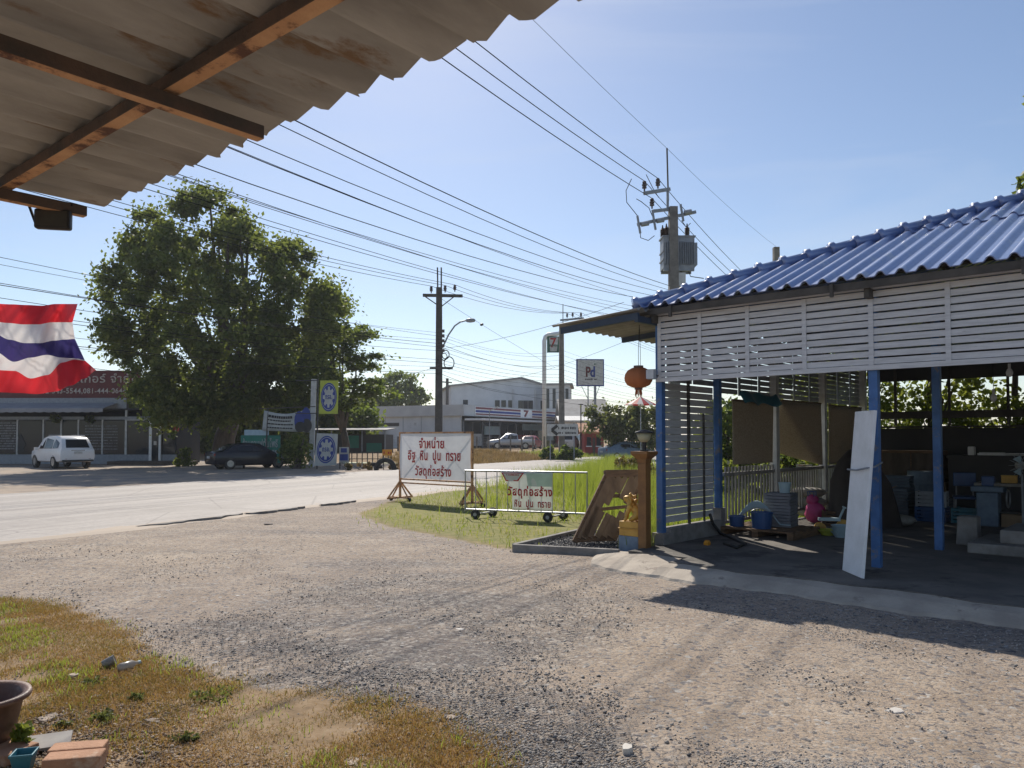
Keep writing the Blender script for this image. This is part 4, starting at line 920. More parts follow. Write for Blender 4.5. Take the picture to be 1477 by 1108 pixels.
# ------------------------------------------------------------------ roadside signs on our verge
a, b_ = gp(577, 723), gp(681, 731); rz = math.atan2((b_ - a).y, (b_ - a).x); W_ = (b_ - a).length
sg = thing("sign_stand", "large white sign of three red lines on rusty frame feet", "sign", a, rz)
zb, zt = .60, 1.84
k = MB(); k.bar((0, 0, 0.1), (0, 0, zt), .05); k.bar((W_, 0, .1), (W_, 0, zt), .05); k.bar((-.03, 0, zt), (W_ + .03, 0, zt), .045); k.bar((0, 0, zb), (W_, 0, zb), .04); k.bar((0, 0, zb - .10), (W_, 0, zb - .10), .035)
k.build("frame", M['rust'], sg)
k = MB()
for x in (0, W_):
    k.bar((x, -.45, .10), (x, .45, .10), .045); k.bar((x, -.42, .12), (x, -.0, .55), .035); k.bar((x, .42, .12), (x, 0, .55), .035)
    k.bar((x - .34, 0, .10), (x + .34, 0, .10), .04); k.bar((x - .3, 0, .12), (x, 0, .5), .03); k.bar((x + .3, 0, .12), (x, 0, .5), .03)
k.build("foot", M['rust'], sg)
for x in (0, W_):
    for dx in (-.36, .36): MB().cyl((x + dx, -.02, .055), (x + dx, .03, .055), .055, 12).build("wheel", M['rubber'], sg)
vin = MB().grid(lambda a, b_: V(.02 + (W_ - .04) * a, -.03 + .012 * math.cos((a - .5) * 6) * math.cos((b_ - .5) * 6), zb + .03 + (zt - zb - .05) * b_), 14, 10).build("panel", M['vinyl'], sg, smooth=True)
k = MB()
for c_ in (.25, .75):
    k.bar((W_ * (c_ - .24), 0.03, zb + .02), (W_ * (c_ + .24), 0.03, zt - .02), .018); k.bar((W_ * (c_ + .24), 0.05, zb + .02), (W_ * (c_ - .24), 0.05, zt - .02), .018)
k.build("brace", M['rust'], sg)
lettering("จำหน่าย", .92, M['red'], sg, (W_ * .47, -.05, zt - .26), .30, .03)
lettering("อิฐ  หิน  ปูน  ทราย", 1.92, M['red'], sg, (W_ * .5, -.05, zt - .63), .36, .03)
lettering("วัสดุก่อสร้าง", 1.32, M['red'], sg, (W_ * .49, -.05, zt - 1.02), .37, .03)

a, b_ = gp(671, 746), gp(847, 753.5); rz = math.atan2((b_ - a).y, (b_ - a).x); W_ = (b_ - a).length
br = thing("barrier", "wheeled galvanised steel crowd barrier standing on the grass verge", "barrier", a, rz)
k = MB(); k.tube([(0, 0, .14), (0, 0, 1.0), (W_, 0, 1.0), (W_, 0, .14)], .021, 8); k.tube([(0, 0, .17), (W_, 0, .17)], .02, 8); k.build("frame", M['steel'], br)
k = MB(); nb = 11
for i in range(1, nb): k.cyl((W_ * i / nb, 0, .17), (W_ * i / nb, 0, 1.0), .010, 6)
k.build("bars", M['steel'], br)
for xf in (.14, .73):
    x = W_ * xf
    MB().bar((x, -.28, .10), (x + .10, .30, .10), .03).build("axle", M['steel'], br)
    for (dx, y, zz) in ((0, -.30, .10), (.13, .30, .10)):
        wh = MB().lathe([(.045, -.03), (.098, -.028), (.105, -.01), (.105, .01), (.098, .028), (.045, .03)], 18, (x + dx, y, zz), rot=Matrix.Rotation(R(90), 3, 'X')).build("wheel", M['rubber'], br)
        MB().cyl((x + dx, y - .034, zz), (x + dx, y + .034, zz), .04, 10).build("hub", M['steel'], wh)
bx0, bx1 = W_ * .31, W_ * .735
bn = thing("banner", "white banner of red lettering tied on the steel barrier", "banner", a, rz)
def bfn(a_, c_):
    left = bx0 + (.26 if c_ < .5 else .26 - .0) * min(1, max(0, (c_ - .0) * 1.9)) * (1 if c_ < .53 else 1)
    x = left + (bx1 - left) * a_; return V(x, -.035 - .012 * math.sin(a_ * 13) - .01 * math.sin(c_ * 5), .99 - .80 * c_)
MB().grid(bfn, 24, 12).build("banner_sheet", M['banner'], bn, smooth=True, solid=.003)
k = MB(); k.prism([(bx0 + .02, .975), (bx0 + .53, .975), (bx0 + .40, .80), (bx0 + .12, .80)], -.054, -.050); k.build("emblem_back", M['red'], bn)
MB().prism([(bx0 + .06, .960), (bx0 + .49, .960), (bx0 + .38, .82), (bx0 + .14, .82)], -.058, -.0545).build("emblem_face", M['banner'], bn)
lines(MB(), bx0 + .14, bx0 + .42, .93, .03, -.059, 3).build("emblem_text", M['red'], bn)
MB().prism([(bx0 + .58, .975), (bx1 - .005, .975), (bx1 - .005, .70), (bx0 + .62, .70)], -.055, -.051).build("tint_panel", M['mint'], bn)
lettering("วัสดุก่อสร้าง", bx1 - bx0 - .17, M['red'], bn, ((bx0 + bx1) / 2 + .08, -.062, .575), .27, .045)
lettering("หิน  ปูน  ทราย", bx1 - bx0 - .36, M['red'], bn, ((bx0 + bx1) / 2 + .14, -.062, .32), .21, .035)

# ------------------------------------------------------------------ poles
def insulator(parent, c, s=1.0, up=Z):
    k = MB(); prof = [(.02, 0), (.02, .06), (.055, .07), (.055, .10), (.03, .11), (.06, .13), (.06, .16), (.03, .17), (.05, .19), (.045, .23), (.02, .25)]
    k.lathe([(r * s, z * s) for r, z in prof], 10, c); return k.build("insulator", M['porcelain'], parent)
def pole(name, label, x, y, h, r0, r1, mat, rz=0., sq=True):
    t = thing(name, label, "utility pole", (x, y, gh(np.float64(x), np.float64(y))), rz)
    MB().tube([(0, 0, -.1), (0, 0, h)], [r0, r1], 4 if sq else 12).build("shaft", mat, t) if not sq else MB().add([(a * r, b_ * r, z) for r, z in ((r0, -.1), (r1, h)) for a, b_ in ((-1, -1), (1, -1), (1, 1), (-1, 1))], [(0, 1, 5, 4), (1, 2, 6, 5), (2, 3, 7, 6), (3, 0, 4, 7), (4, 5, 6, 7), (3, 2, 1, 0)]).build("shaft", mat, t)
    return t
TA = math.atan2(RD.y, RD.x)
# near pole with the transformer
TP = at(971.5, 420, 27.5); TX, TY = TP.x, TP.y
def tpz(py): return at(971, py, TY).z
p1 = pole("utility_pole", "concrete pole carrying the grey transformer above the blue roof", TX, TY, tpz(299), .20, .145, M['concrete'])
def lp1(px, py, dy=0.): q = at(px, py, TY + dy); return q - V(TX, TY, 0)
k = MB(); k.bar(lp1(962, 214), lp1(964, 290), .05); k.build("lightning_rod", M['darkpole'], p1)
k = MB(); k.bar(lp1(929, 279, -.5), lp1(966, 273, .05), .09, .12); k.bar(lp1(941, 305, -.4), lp1(966, 302, 0), .09, .11); k.bar(lp1(963, 275), lp1(963, 302), .08); k.bar(lp1(920, 324, -.6), lp1(1003, 306, .5), .10, .11); k.build("crossarm", M['grey'], p1)
ins = [lp1(929.5, 276, -.5), lp1(949, 272, -.2), lp1(940.5, 301, -.4)]
for q in ins: insulator(p1, q, 1.5)
for (px, py, s) in ((921, 325, -.55), (943, 320, -.3), (983, 308, .3)):
    q = lp1(px, py, s)
    k = MB(); k.bar(q + V(-.06, -.12, .30), q + V(.04, -.12, -.32), .07); k.cyl(q + V(.08, -.1, .0), q + V(.34, -.08, .05), .085, 10); k.build("fuse_cutout", M['grey'], p1)
tr = thing("transformer", "grey finned transformer box hung on the concrete pole", "transformer", (TX, TY, 0))
q0, q1 = lp1(953, 387), lp1(1004, 342); cz = (q0.z + q1.z) / 2; hz = abs(q1.z - q0.z)
k = MB()
k.box((.20, .28, cz), (1.12, .62, hz)); k.box((.20, .28, cz + hz / 2 + .02), (1.2, .7, .05)); k.box((.2, .28, cz + hz * .05), (1.18, .68, .05)); k.box((.2, .28, cz - hz * .22), (1.18, .68, .05)); k.build("tank", M['grey'], tr)
k = MB()
for i in range(14): k.box((-.31 + i * .079, -.09, cz - .03), (.016, .12, hz * .72))
for i in range(7): k.box((.82, .05 + i * .08, cz - .03), (.12, .016, hz * .72))
k.build("cooling_fins", M['grey'], tr)
for i, (dx, dy) in enumerate([(-.20, .2), (-.02, .35), (.55, .2), (-.3, .4)]):
    prof = [(.05, 0), (.05, .06)] + [(r, .08 + .05 * j + d_) for j in range(6) for r, d_ in ((.10, 0), (.06, .025))] + [(.03, .42), (.02, .50)]
    MB().lathe(prof, 10, (dx, dy, cz + hz / 2 + .04)).build("bushing", M['porcelain'], tr)
MB().bar((-.35, .02, cz - hz / 2 - .05), (.75, .02, cz - hz / 2 - .05), .10, .10).bar((-.35, .5, cz - hz / 2 - .05), (.75, .5, cz - hz / 2 - .05), .10, .10).build("hanger", M['grey'], tr)
q = lp1(983, 404); MB().box(q, (.26, .2, .5)).build("control_box", M['whitedirty'], tr)
MB().tube([q + V(0, 0, .25), q + V(-.05, .1, .45), (.4, .3, cz - hz / 2)], .02).tube([q + V(0, 0, -.25), q + V(0, 0, -.42), q + V(-.25, 0, -.5)], .02).tube([(.6, .3, cz - hz / 2), q + V(.35, .1, .15), q + V(.85, .2, .1)], .015).build("lead", M['wire'], tr)
MB().tube([lp1(911, 258, -1), lp1(903, 275, -1), lp1(904, 292, -.8), lp1(920, 312, -.6)], .013).tube([lp1(932, 252), lp1(942, 272), lp1(950, 285)], .013).tube([lp1(923, 330, -.6), lp1(924, 343, -.4), lp1(935, 347, 0), lp1(944, 340, 0)], .013).tube([lp1(983, 318), lp1(990, 328), lp1(996, 322)], .013).tube([lp1(918, 287, -.4), lp1(925, 291, -.5), lp1(936, 300, -.4), lp1(941, 312, -.3)], .013).build("jumper_cable", M['wire'], tr)
# far pole at the middle
P2 = at(633, 560, 43); QX, QY = P2.x, P2.y
def z2(py): return at(633, py, QY).z
p2 = pole("utility_pole", "dark utility pole with two top rods rising behind the white sign", QX, QY, z2(415), .21, .155, M['darkpole'])
def lp2(px, py, dy=0.): q = at(px, py, QY + dy); return q - V(QX, QY, 0)
MB().bar(lp2(631, 386), lp2(631.5, 428), .075).bar(lp2(636.5, 386), lp2(636.5, 428), .075).build("top_rod", M['darkpole'], p2)
MB().bar(lp2(610, 426, -.3), lp2(667, 427, .3), .14, .16).bar(lp2(612, 427, -.2), lp2(631, 440), .05).bar(lp2(655, 428), lp2(637, 442), .05).build("crossarm", M['darkpole'], p2)
i2 = [lp2(622, 423, -.2), lp2(642, 422, -.2), lp2(656, 421, .1)]
for q in i2: insulator(p2, q, 1.6)
MB().bar(lp2(620, 531), lp2(653, 531), .10, .12).build("crossarm", M['darkpole'], p2)
k = MB()
for j in range(5): k.box(lp2(635, 478 + j * 7) + V(.18, -.1, 0), (.14, .14, .16))
k.build("spool_rack", M['porcelain'], p2)
def ring(c, r): return [c + V(r * math.cos(a), -.12, r * 1.25 * math.sin(a)) for a in np.linspace(0, 2 * math.pi, 17)]
t = thing("cable_coils", "loops of spare black cable hung on the dark middle pole", "cable", (QX, QY, 0)); MB().tube(ring(lp2(643, 512), .2), .03, 6).tube(ring(lp2(648, 524), .28), .03, 6).tube(ring(lp2(641, 515), .16), .025, 6).build("coil", M['wire'], t)
t = thing("street_lamp", "street lamp on a curved arm from the dark middle pole", "street lamp", (QX, QY, 0))
MB().tube([lp2(638, 502), lp2(647, 483), lp2(656, 470), lp2(664, 464.5), lp2(672, 462.5)], .045, 8).build("arm", M['grey'], t)
k = MB().lathe([(.06, 0), (.14, .1), (.17, .3), (.13, .5), (.03, .56)], 12, rot=Matrix.Rotation(R(88), 3, 'Y')); k.v = [(x, y, z * .75) for x, y, z in k.v]; o = k.build("lamp_head", M['grey'], t, smooth=True); o.location = lp2(671.5, 462.5)
# third pole by the convenience store and a few far ones
P3 = at(810, 560, 61); p3 = pole("utility_pole", "pale concrete pole beside the hanging store sign", P3.x, P3.y, at(810, 470, 61).z, .24, .18, M['concrete'])
def lp3(px, py, dy=0.): return at(px, py, 61 + dy) - V(P3.x, P3.y, gh(np.float64(P3.x), np.float64(P3.y)))
MB().bar(lp3(812, 439), lp3(812, 470), .06).build("top_rod", M['darkpole'], p3); MB().bar(lp3(808, 462), lp3(842, 459), .12, .14).build("crossarm", M['grey'], p3)
i3 = [lp3(818, 459), lp3(826, 458), lp3(838, 458)]
for q in i3: insulator(p3, q, 1.6)
P4 = at(645, 600, 95); p4 = pole("utility_pole", "small distant pole left of the pale two storey building", P4.x, P4.y, at(645, 545, 95).z - .6, .2, .16, M['darkpole'])
def lp4(px, py): return at(px, py, 95) - V(P4.x, P4.y, gh(np.float64(P4.x), np.float64(P4.y)))
MB().bar(lp4(638, 551), lp4(652, 552), .14).build("crossarm", M['darkpole'], p4)
P5 = at(1119.5, 370, 45.5); p5 = pole("utility_pole", "top of a square concrete pole beyond the blue roof", P5.x, P5.y, at(1119.5, 357, 45.5).z, .22, .16, M['concrete'])

# ------------------------------------------------------------------ overhead lines
def wire(p, q, sag, r, name, label, group, n=22):
    p, q = Vector(p), Vector(q); t = thing(name, label, "cable", p.lerp(q, .5), 0, group); o = t.location.copy()
    bpy.data.objects.remove(t)
    k = MB(); k.tube([p.lerp(q, i / n) - Z * (4 * sag * (i / n) * (1 - i / n)) - o for i in range(n + 1)], r, 5)
    ob = k.build(name, M['wire'], None, smooth=True); ob.location = o; tag(ob, label, "cable", group); return ob
G1, G2, G3, G4, G5 = "high voltage lines over the yard", "low voltage lines over the yard", "high voltage lines on the far side of the road", "telephone lines along the far side of the road", "service drops across the road"
w1 = V(TX, TY, 0); RD3 = V(.485, .875, 0)
for q in ins:
    top = q + w1 + Z * .37
    wire(top, top - RD3 * 46, .9, .0125, "power_line", "thick black line running from the transformer pole up over the yard", G1)
    wire(top, top + RD3 * 40, .9, .0125, "power_line", "thick black line dropping from the transformer pole behind the blue roof", G1 + ", beyond the transformer pole")
rt = lp1(962, 214) + w1
wire(rt, rt - RD3 * 46, .5, .006, "earth_wire", "thin top wire from the transformer pole rod over the yard", None); wire(rt, at(1119.5, 357, 45.5) + Z * .05, .15, .006, "earth_wire", "thin top wire from the rod of the transformer pole to the far square pole top", None)
for i, (py, dx) in enumerate([(413, 0), (418, -.1), (425, .05), (431, -.05), (437, .1)]):
    q = at(968, py, TY) + V(dx, 0, 0); wire(q, q - RD3 * 42 + Z * (.5 - .12 * i) + V(-dx * 6, 0, 0), .95 + .08 * i, .010 if i == 0 else .0075, "power_line", "thin black line crossing the sky low towards the transformer pole", G2)
for i in range(6):
    q = at(968, 444 + i * 6, TY) + V(rnd.uniform(-.2, .2), 0, 0); wire(q, q - RD3 * 42 + Z * rnd.uniform(-.4, .3) + V(rnd.uniform(-1.2, 1.2), 0, 0), rnd.uniform(.75, 1.0), .005, "telephone_line", "thin cable low across the sky below the other lines to the transformer pole", "thin cables over the yard")
w2 = V(QX, QY, 0); w3 = V(P3.x, P3.y, p3.location.z)
for q, q3 in zip(i2, i3):
    top = q + w2 + Z * .4
    wire(top, top - RD3 * 42, .8, .0125, "power_line", "black line leading left from the crossarm of the dark middle pole", G3)
    wire(top, q3 + w3 + Z * .4, .45, .0125, "power_line", "black line between the crossarms of the dark and the pale pole", G3 + ", between the poles")
    wire(q3 + w3 + Z * .4, q3 + w3 + RD3 * 45, .8, .0125, "power_line", "black line leading from the pale pole away behind the shed", G3 + ", beyond the pale pole")
for i in range(11):
    py = 480 + i * 5.2 if i < 6 else 519 + (i - 6) * 5
    q = at(634 + (i % 3), py, QY - .15); r_ = rnd.uniform(.006, .016)
    wire(q, q - RD3 * 44 + V(rnd.uniform(-1.5, 1.5), 0, rnd.uniform(-.3, .3)), rnd.uniform(.5, 1.0), r_, "telephone_line", "dark cable strung left from the dark middle pole", G4)
    q3_ = at(810, 505 + i * 7 if i < 6 else 545 + (i - 6) * 5, 60.8)
    wire(q, q3_, rnd.uniform(.25, .7), r_, "telephone_line", "dark cable strung from the dark to the pale pole", G4 + ", between the poles")
    wire(q3_, q3_ + RD3 * 40 + V(rnd.uniform(-1, 1), 0, rnd.uniform(-.5, .3)), rnd.uniform(.4, .9), r_, "telephone_line", "dark cable strung from the pale pole on behind the shed", G4 + ", beyond the pale pole")
for (a, Ya, b2, Yb, sg_, lab) in [((637, 503), 43, (900, 436), 30, .25, "cable rising from the middle pole towards the side canopy"), ((638, 432), 43, (800, 530), 60, .1, "stay wire sloping from the middle pole carrying a small black weight"),
        ((740, 546), 62, (910, 489), 40, .2, "cable slanting up behind the advertising sign"), ((640, 545), 43, (905, 590), 62, .3, "cable sagging low in front of the pale building"), ((500, 545), 46, (634, 528), 43, .3, "short cable from the trees to the middle pole"), ((0, 512), 24, (455, 549), 43, .35, "lowest cable crossing the dark tree to the white post")]:
    wire(at(*a, Ya), at(*b2, Yb), sg_, .009, "service_cable", lab, G5)
t = at(638, 432, 43).lerp(at(800, 530, 60), .28); o = MB().lathe([(.02, -.12), (.08, -.06), (.08, .06), (.02, .12)], 8, rot=Matrix.Rotation(R(70), 3, 'Y')).build("wire_weight", M['black']); o.location = t - Z * .08; tag(o, "small black weight hung on the stay wire right of the street lamp", "weight")
# ------------------------------------------------------------------ vehicles
def vehicle(name, label, loc, rz, st, paint, wheels, wr, wins, lamps, plate=True, black=()):
    t = thing(name, label, "car", loc, rz); k = MB(); vs = []
    for (x, wd, zb, zbelt, wr_, zr) in st:
        zm = zb + (zbelt - zb) * .45
        half = [(0, zb), (wd * .86, zb), (wd * .96, zb + .06), (wd, zm), (wd * .97, zbelt - .02), (wr_ + (wd - wr_) * .06 if zr > zbelt + .2 else wd * .93, zr - .05 if zr > zbelt + .2 else zbelt + (zr - zbelt) * .4), (wr_ * .9, zr), (0, zr + .015)]
        full = half + [(-a, b_) for a, b_ in half[-2:0:-1]]
        vs += [V(x, a, b_) for a, b_ in full]
    n = 14; S = len(st)
    fs = [(i * n + j, i * n + (j + 1) % n, (i + 1) * n + (j + 1) % n, (i + 1) * n + j) for i in range(S - 1) for j in range(n)]
    fs += [tuple(range(n - 1, -1, -1)), tuple((S - 1) * n + j for j in range(n))]
    k.add(vs, fs); body = k.build("body", paint, t, smooth=True); body.modifiers.new("e", 'EDGE_SPLIT').split_angle = R(38)
    def side(i0, f0, i1, f1, s, inset=.05):          # a side window between stations, from belt to roof
        P = []
        for (x, lo) in ((i0, 1), (i1, 1), (i1, 0), (i0, 0)):
            i = int(x); f_ = x - i; A = st[min(i, S - 1)]; B = st[min(i + 1, S - 1)]
            g = [A[q] * (1 - f_) + B[q] * f_ for q in range(6)]
            if lo: P.append(V(g[0], s * (g[1] * .97 + .004), g[3] + inset))
            else: P.append(V(g[0], s * (g[4] + (g[1] - g[4]) * .06 + .012), max(g[5] - .05 - inset, g[3] + inset)))
        o_ = V(0, s * .012, 0); q = P + [p - V(0, s * .03, 0) for p in P]
        MB().add(q, [(0, 1, 2, 3), (7, 6, 5, 4), (0, 4, 5, 1), (1, 5, 6, 2), (2, 6, 7, 3), (3, 7, 4, 0)]).build("side_window", M['glass'], t)
    for wdef in wins:
        if wdef[0] == 'side':
            for s in (-1, 1): side(wdef[1], 0, wdef[2], 0, s)
        else:                                          # windscreen or rear window between two stations
            i = wdef[1]; A, B = st[i], st[i + 1]; P = [V(A[0], -A[4] * .84, A[5]), V(A[0], A[4] * .84, A[5]), V(B[0], B[4] * .84, B[5]), V(B[0], -B[4] * .84, B[5])]
            c_ = sum(P, V(0, 0, 0)) / 4; nn = (P[1] - P[0]).cross(P[2] - P[0]).normalized()
            if nn.z < 0: nn = -nn
            P = [c_ + (p - c_) * .9 for p in P]; q = [p + nn * .022 for p in P] + [p - nn * .03 for p in P]
            MB().add(q, [(0, 1, 2, 3), (7, 6, 5, 4), (0, 4, 5, 1), (1, 5, 6, 2), (2, 6, 7, 3), (3, 7, 4, 0)]).build(wdef[2], M['glass'], t)
    for x in wheels:
        for s in (-1, 1):
            y = s * (st[2][1] - .10)
            wo = MB().lathe([(wr * .6, -.11), (wr * .94, -.105), (wr, -.07), (wr, .07), (wr * .94, .105), (wr * .6, .11)], 22, (x, y, wr), rot=Matrix.Rotation(R(90), 3, 'X')).build("wheel", M['rubber'], t)
            k = MB(); k.cyl((x, y - .112, wr), (x, y + .112, wr), wr * .60, 18)
            k.build("rim", M['chrome'], wo); MB().cyl((x, s * (st[2][1] - .02) - .3 * s, wr), (x, s * (st[2][1] + .012), wr), wr * 1.12, 20).build("wheel_arch", M['dark'], t) if False else None
    for (nm, c_, d_, mt) in lamps:
        for s in ((-1, 1) if c_[1] else (1,)): MB().box((c_[0], c_[1] * s, c_[2]), d_).build(nm, M[mt], t, bevel=.015)
    if plate: MB().box((st[0][0] - .03, 0, plate), (.02, .42, .13)).build("number_plate", M['whitedirty'], t)
    for (nm, a, b_, mt) in black: MB().span(a, b_).build(nm, M[mt], t, bevel=.01)
    return t
suv = [(-2.36, .76, .50, .92, .70, .98), (-2.32, .89, .42, 1.04, .80, 1.14), (-1.98, .92, .36, 1.10, .70, 1.64), (-1.78, .925, .36, 1.09, .69, 1.75), (-1.0, .93, .36, 1.07, .71, 1.82), (.1, .93, .36, 1.06, .70, 1.81), (.55, .93, .36, 1.05, .70, 1.74), (1.25, .92, .36, 1.03, .80, 1.10), (2.0, .89, .38, .95, .76, .99), (2.32, .78, .46, .75, .66, .82)]
c_ = gp(96, 676); sz = R(90 + 50)
sv = vehicle("suv", "white sport utility vehicle parked rear towards the road by the shop", c_ + V(-1.0, 1.2, 0), sz, suv, M['carwhite'], (-1.35, 1.4), .38,
    [('end', 1, "rear_window"), ('side', 2.3, 3.75), ('side', 3.9, 4.95), ('side', 5.1, 6.3), ('end', 6, "windscreen")],
    [("tail_lamp", (-2.27, .70, .93), (.12, .30, .13), 'lampclear'), ("tail_lamp", (-2.30, .66, .92), (.10, .16, .07), 'lampred'), ("reflector", (-2.34, .62, .55), (.04, .16, .05), 'lampred')], .90,
    [("roof_rail", (-1.6, -.62, 1.83), (.2, -.58, 1.88), 'chrome'), ("roof_rail", (-1.6, .58, 1.83), (.2, .62, 1.88), 'chrome'), ("rear_bumper", (-2.42, -.80, .40), (-2.25, .80, .50), 'black'), ("garnish", (-2.37, -.35, 1.0), (-2.31, .35, 1.04), 'chrome'), ("side_mirror", (.75, .93, 1.02), (.95, 1.12, 1.18), 'carwhite'), ("side_mirror", (.75, -1.12, 1.02), (.95, -.93, 1.18), 'carwhite')])
sed = [(-2.22, .70, .38, .78, .62, .86), (-2.15, .82, .26, .90, .70, .97), (-1.75, .85, .22, .94, .68, 1.00), (-1.0, .86, .2, .93, .60, 1.38), (-.3, .865, .2, .92, .59, 1.44), (.35, .865, .2, .91, .58, 1.40), (1.15, .85, .2, .89, .70, .94), (1.9, .82, .22, .80, .66, .83), (2.2, .70, .30, .62, .58, .68)]
c_ = gp(349, 676.5)
vehicle("sedan", "black sedan parked in tree shade before the green sign", c_ + V(.15, .7, 0), R(40), sed, M['carblack'], (-1.35, 1.35), .31, [('end', 2, "rear_window"), ('side', 3.1, 4.2), ('side', 4.3, 5.4), ('end', 5, "windscreen")],
    [("tail_lamp", (-2.14, .66, .80), (.12, .28, .13), 'lampred'), ("headlight", (2.1, .60, .64), (.16, .24, .10), 'lampclear')], .66, [("side_mirror", (.75, .86, .90), (.9, 1.02, 1.0), 'carblack'), ("side_mirror", (.75, -1.02, .90), (.9, -.86, 1.0), 'carblack')])
pk = [(-2.55, .78, .45, .92, .74, .95), (-2.5, .86, .42, .98, .78, 1.0), (-.75, .88, .4, 1.0, .8, 1.02), (-.68, .88, .4, 1.03, .68, 1.60), (-.1, .88, .4, 1.03, .67, 1.70), (.5, .88, .4, 1.03, .66, 1.66), (1.2, .87, .4, 1.02, .78, 1.08), (2.1, .85, .42, .95, .74, .98), (2.45, .76, .5, .75, .66, .8)]
def store_pt(px, py, Y): q = at(px, py, Y); return V(q.x, q.y, gh(q.x, q.y))
q = store_pt(736, 645, 82); vehicle("pickup_truck", "silver pickup truck parked before the convenience store", q, R(180 + 8), pk, M['carsilver'], (-1.5, 1.5), .38, [('side', 3.1, 4.2), ('side', 4.3, 5.5), ('end', 5, "windscreen")], [("tail_lamp", (-2.5, .72, .8), (.08, .12, .26), 'lampred'), ("headlight", (2.36, .6, .8), (.16, .3, .14), 'lampclear')])
q = store_pt(766, 645, 84); vehicle("sedan", "small dark red car parked right of the silver pickup", q, R(75), sed, M['carred'], (-1.35, 1.35), .31, [('end', 2, "rear_window"), ('side', 3.1, 4.2), ('side', 4.3, 5.4), ('end', 5, "windscreen")], [("tail_lamp", (-2.14, .66, .80), (.12, .28, .13), 'lampred'), ("headlight", (2.1, .60, .64), (.16, .24, .10), 'lampclear')], .66)
q = store_pt(826, 645, 80); vehicle("sedan", "white car parked behind the arrow sign", q, R(70), suv, M['carwhite'], (-1.35, 1.4), .36, [('end', 1, "rear_window"), ('side', 2.3, 3.75), ('side', 3.9, 4.95), ('side', 5.1, 6.3), ('end', 6, "windscreen")], [("tail_lamp", (-2.30, .66, .92), (.10, .16, .2), 'lampred')], .9)
q = store_pt(905, 645, 60); vehicle("sedan", "dark blue car parked beyond the road behind the ochre post", q, R(20), sed, M['bluegrey'], (-1.35, 1.35), .31, [('end', 2, "rear_window"), ('side', 3.1, 4.2), ('side', 4.3, 5.4), ('end', 5, "windscreen")], [("tail_lamp", (-2.14, .66, .80), (.12, .28, .13), 'lampred')], .66)

# ------------------------------------------------------------------ shop across the road at the left
SHY = 51.5; s0 = at(-330, 640, SHY); s1 = at(263, 640, SHY); 
shop = thing("shop_building", "low dark shop with glass front and striped awning behind the white vehicle", "shop", (s0.x, SHY, 0), R(-2))
SW_ = s1.x - s0.x
def sx(px): return at(px, 640, SHY).x - s0.x
MB().span((0, 3.5, 0), (SW_, 3.6, 3.6)).span((0, 0, 3.55), (SW_, 3.49, 3.66)).span((SW_ - .1, .1, 0), (SW_, 3.49, 3.54)).span((0, .1, 0), (.1, 3.49, 3.54)).build("wall", M['dark'], shop)
MB().span((0, .02, 0), (SW_, .20, .62)).build("sill_wall", M['grey'], shop)
MB().span((0, .0, 3.64), (sx(190), .1, 4.35)).span((0, .02, 2.92), (SW_, .1, 3.12)).build("fascia", M['grey'], shop)
MB().grid(lambda a, b_: V(sx(178) * a, .0 - 1.7 * b_, 4.02 - .42 * b_ - (.0)), 40, 3).grid(lambda a, b_: V(sx(178) * a, -1.7, 3.6 - (.22 + .05 * abs(math.sin(a * 120))) * b_), 240, 1).build("awning", M['stripes'], shop, solid=.01)
edges = [-330, -250, -170, -90, -20, 32, 70, 96, 121, 156, 190]
for i in range(len(edges) - 1):
    w_ = MB().span((sx(edges[i]) + .05, .09, .66), (sx(edges[i + 1]) - .05, .11, 2.86)).build("window", M['glass'], shop)
    MB().span((sx(edges[i]) - .05, .04, .62), (sx(edges[i]) + .05, .12, 2.92)).build("frame", M['whitedirty'], w_)
MB().span((sx(190) - .06, .03, .2), (sx(190) + .08, .13, 3.6)).span((sx(190), .04, 2.86), (SW_, .1, 2.93)).build("door_frame", M['whitedirty'], shop)
dr = MB().span((sx(191), .09, .2), (sx(227), .11, 2.86)).span((sx(241), .09, .2), (SW_ - .1, .11, 2.86)).build("window", M['glass'], shop)
d = MB().span((sx(229) , -.06, .2), (sx(240), -.02, 2.80)).build("door", M['glass'], shop); MB().span((sx(225), -.08, .2), (sx(229), .02, 2.86)).span((sx(239), -.08, .2), (sx(242), .02, 2.86)).span((sx(229), -.08, 2.78), (sx(239), .02, 2.86)).build("door_frame", M['whitepaint'], d)
MB().span((sx(232), -.085, 1.25), (sx(236), -.075, 1.5)).build("notice", M['paper'], d)
k = MB()
for j in range(11): lines(k, sx(5), sx(30), 2.7 - j * .17, .10, .07, j)
for j in range(9): lines(k, sx(131), sx(178), 2.5 - j * .19, .07, .07, 20 + j)
k.build("window_poster", M['grey'], shop)
MB().prism([(sx(36), .7), (sx(44), .8), (sx(42), 1.0), (sx(45), 1.3), (sx(37), 2.0), (sx(30), 1.3), (sx(27), .8)], .05, .075).build("tree_decal", M['dark'], shop)
MB().span((sx(186), -1.8, 0), (SW_ + 1.5, 0, .22)).build("deck", M['bark'], shop, bevel=.02)
sgn = thing("shop_sign", "maroon shop sign on the roof reading a company name and phone numbers", "sign", (s0.x, SHY + .5, 0), R(-2))
a0, a1 = sx(-215), sx(205)
bz0, bz1 = 4.36, 6.2
MB().span((a0, -.08, bz0), (a1, .06, bz1)).build("panel", M['maroon'], sgn); MB().bar((a0 + 1, .3, 3.66), (a0 + 1, .1, 5.8), .1).bar((a1 - 1, .3, 3.66), (a1 - 1, .1, 5.8), .1).bar((sx(0), .3, 3.66), (sx(0), .1, 5.8), .1).build("support", M['darkpole'], sgn)
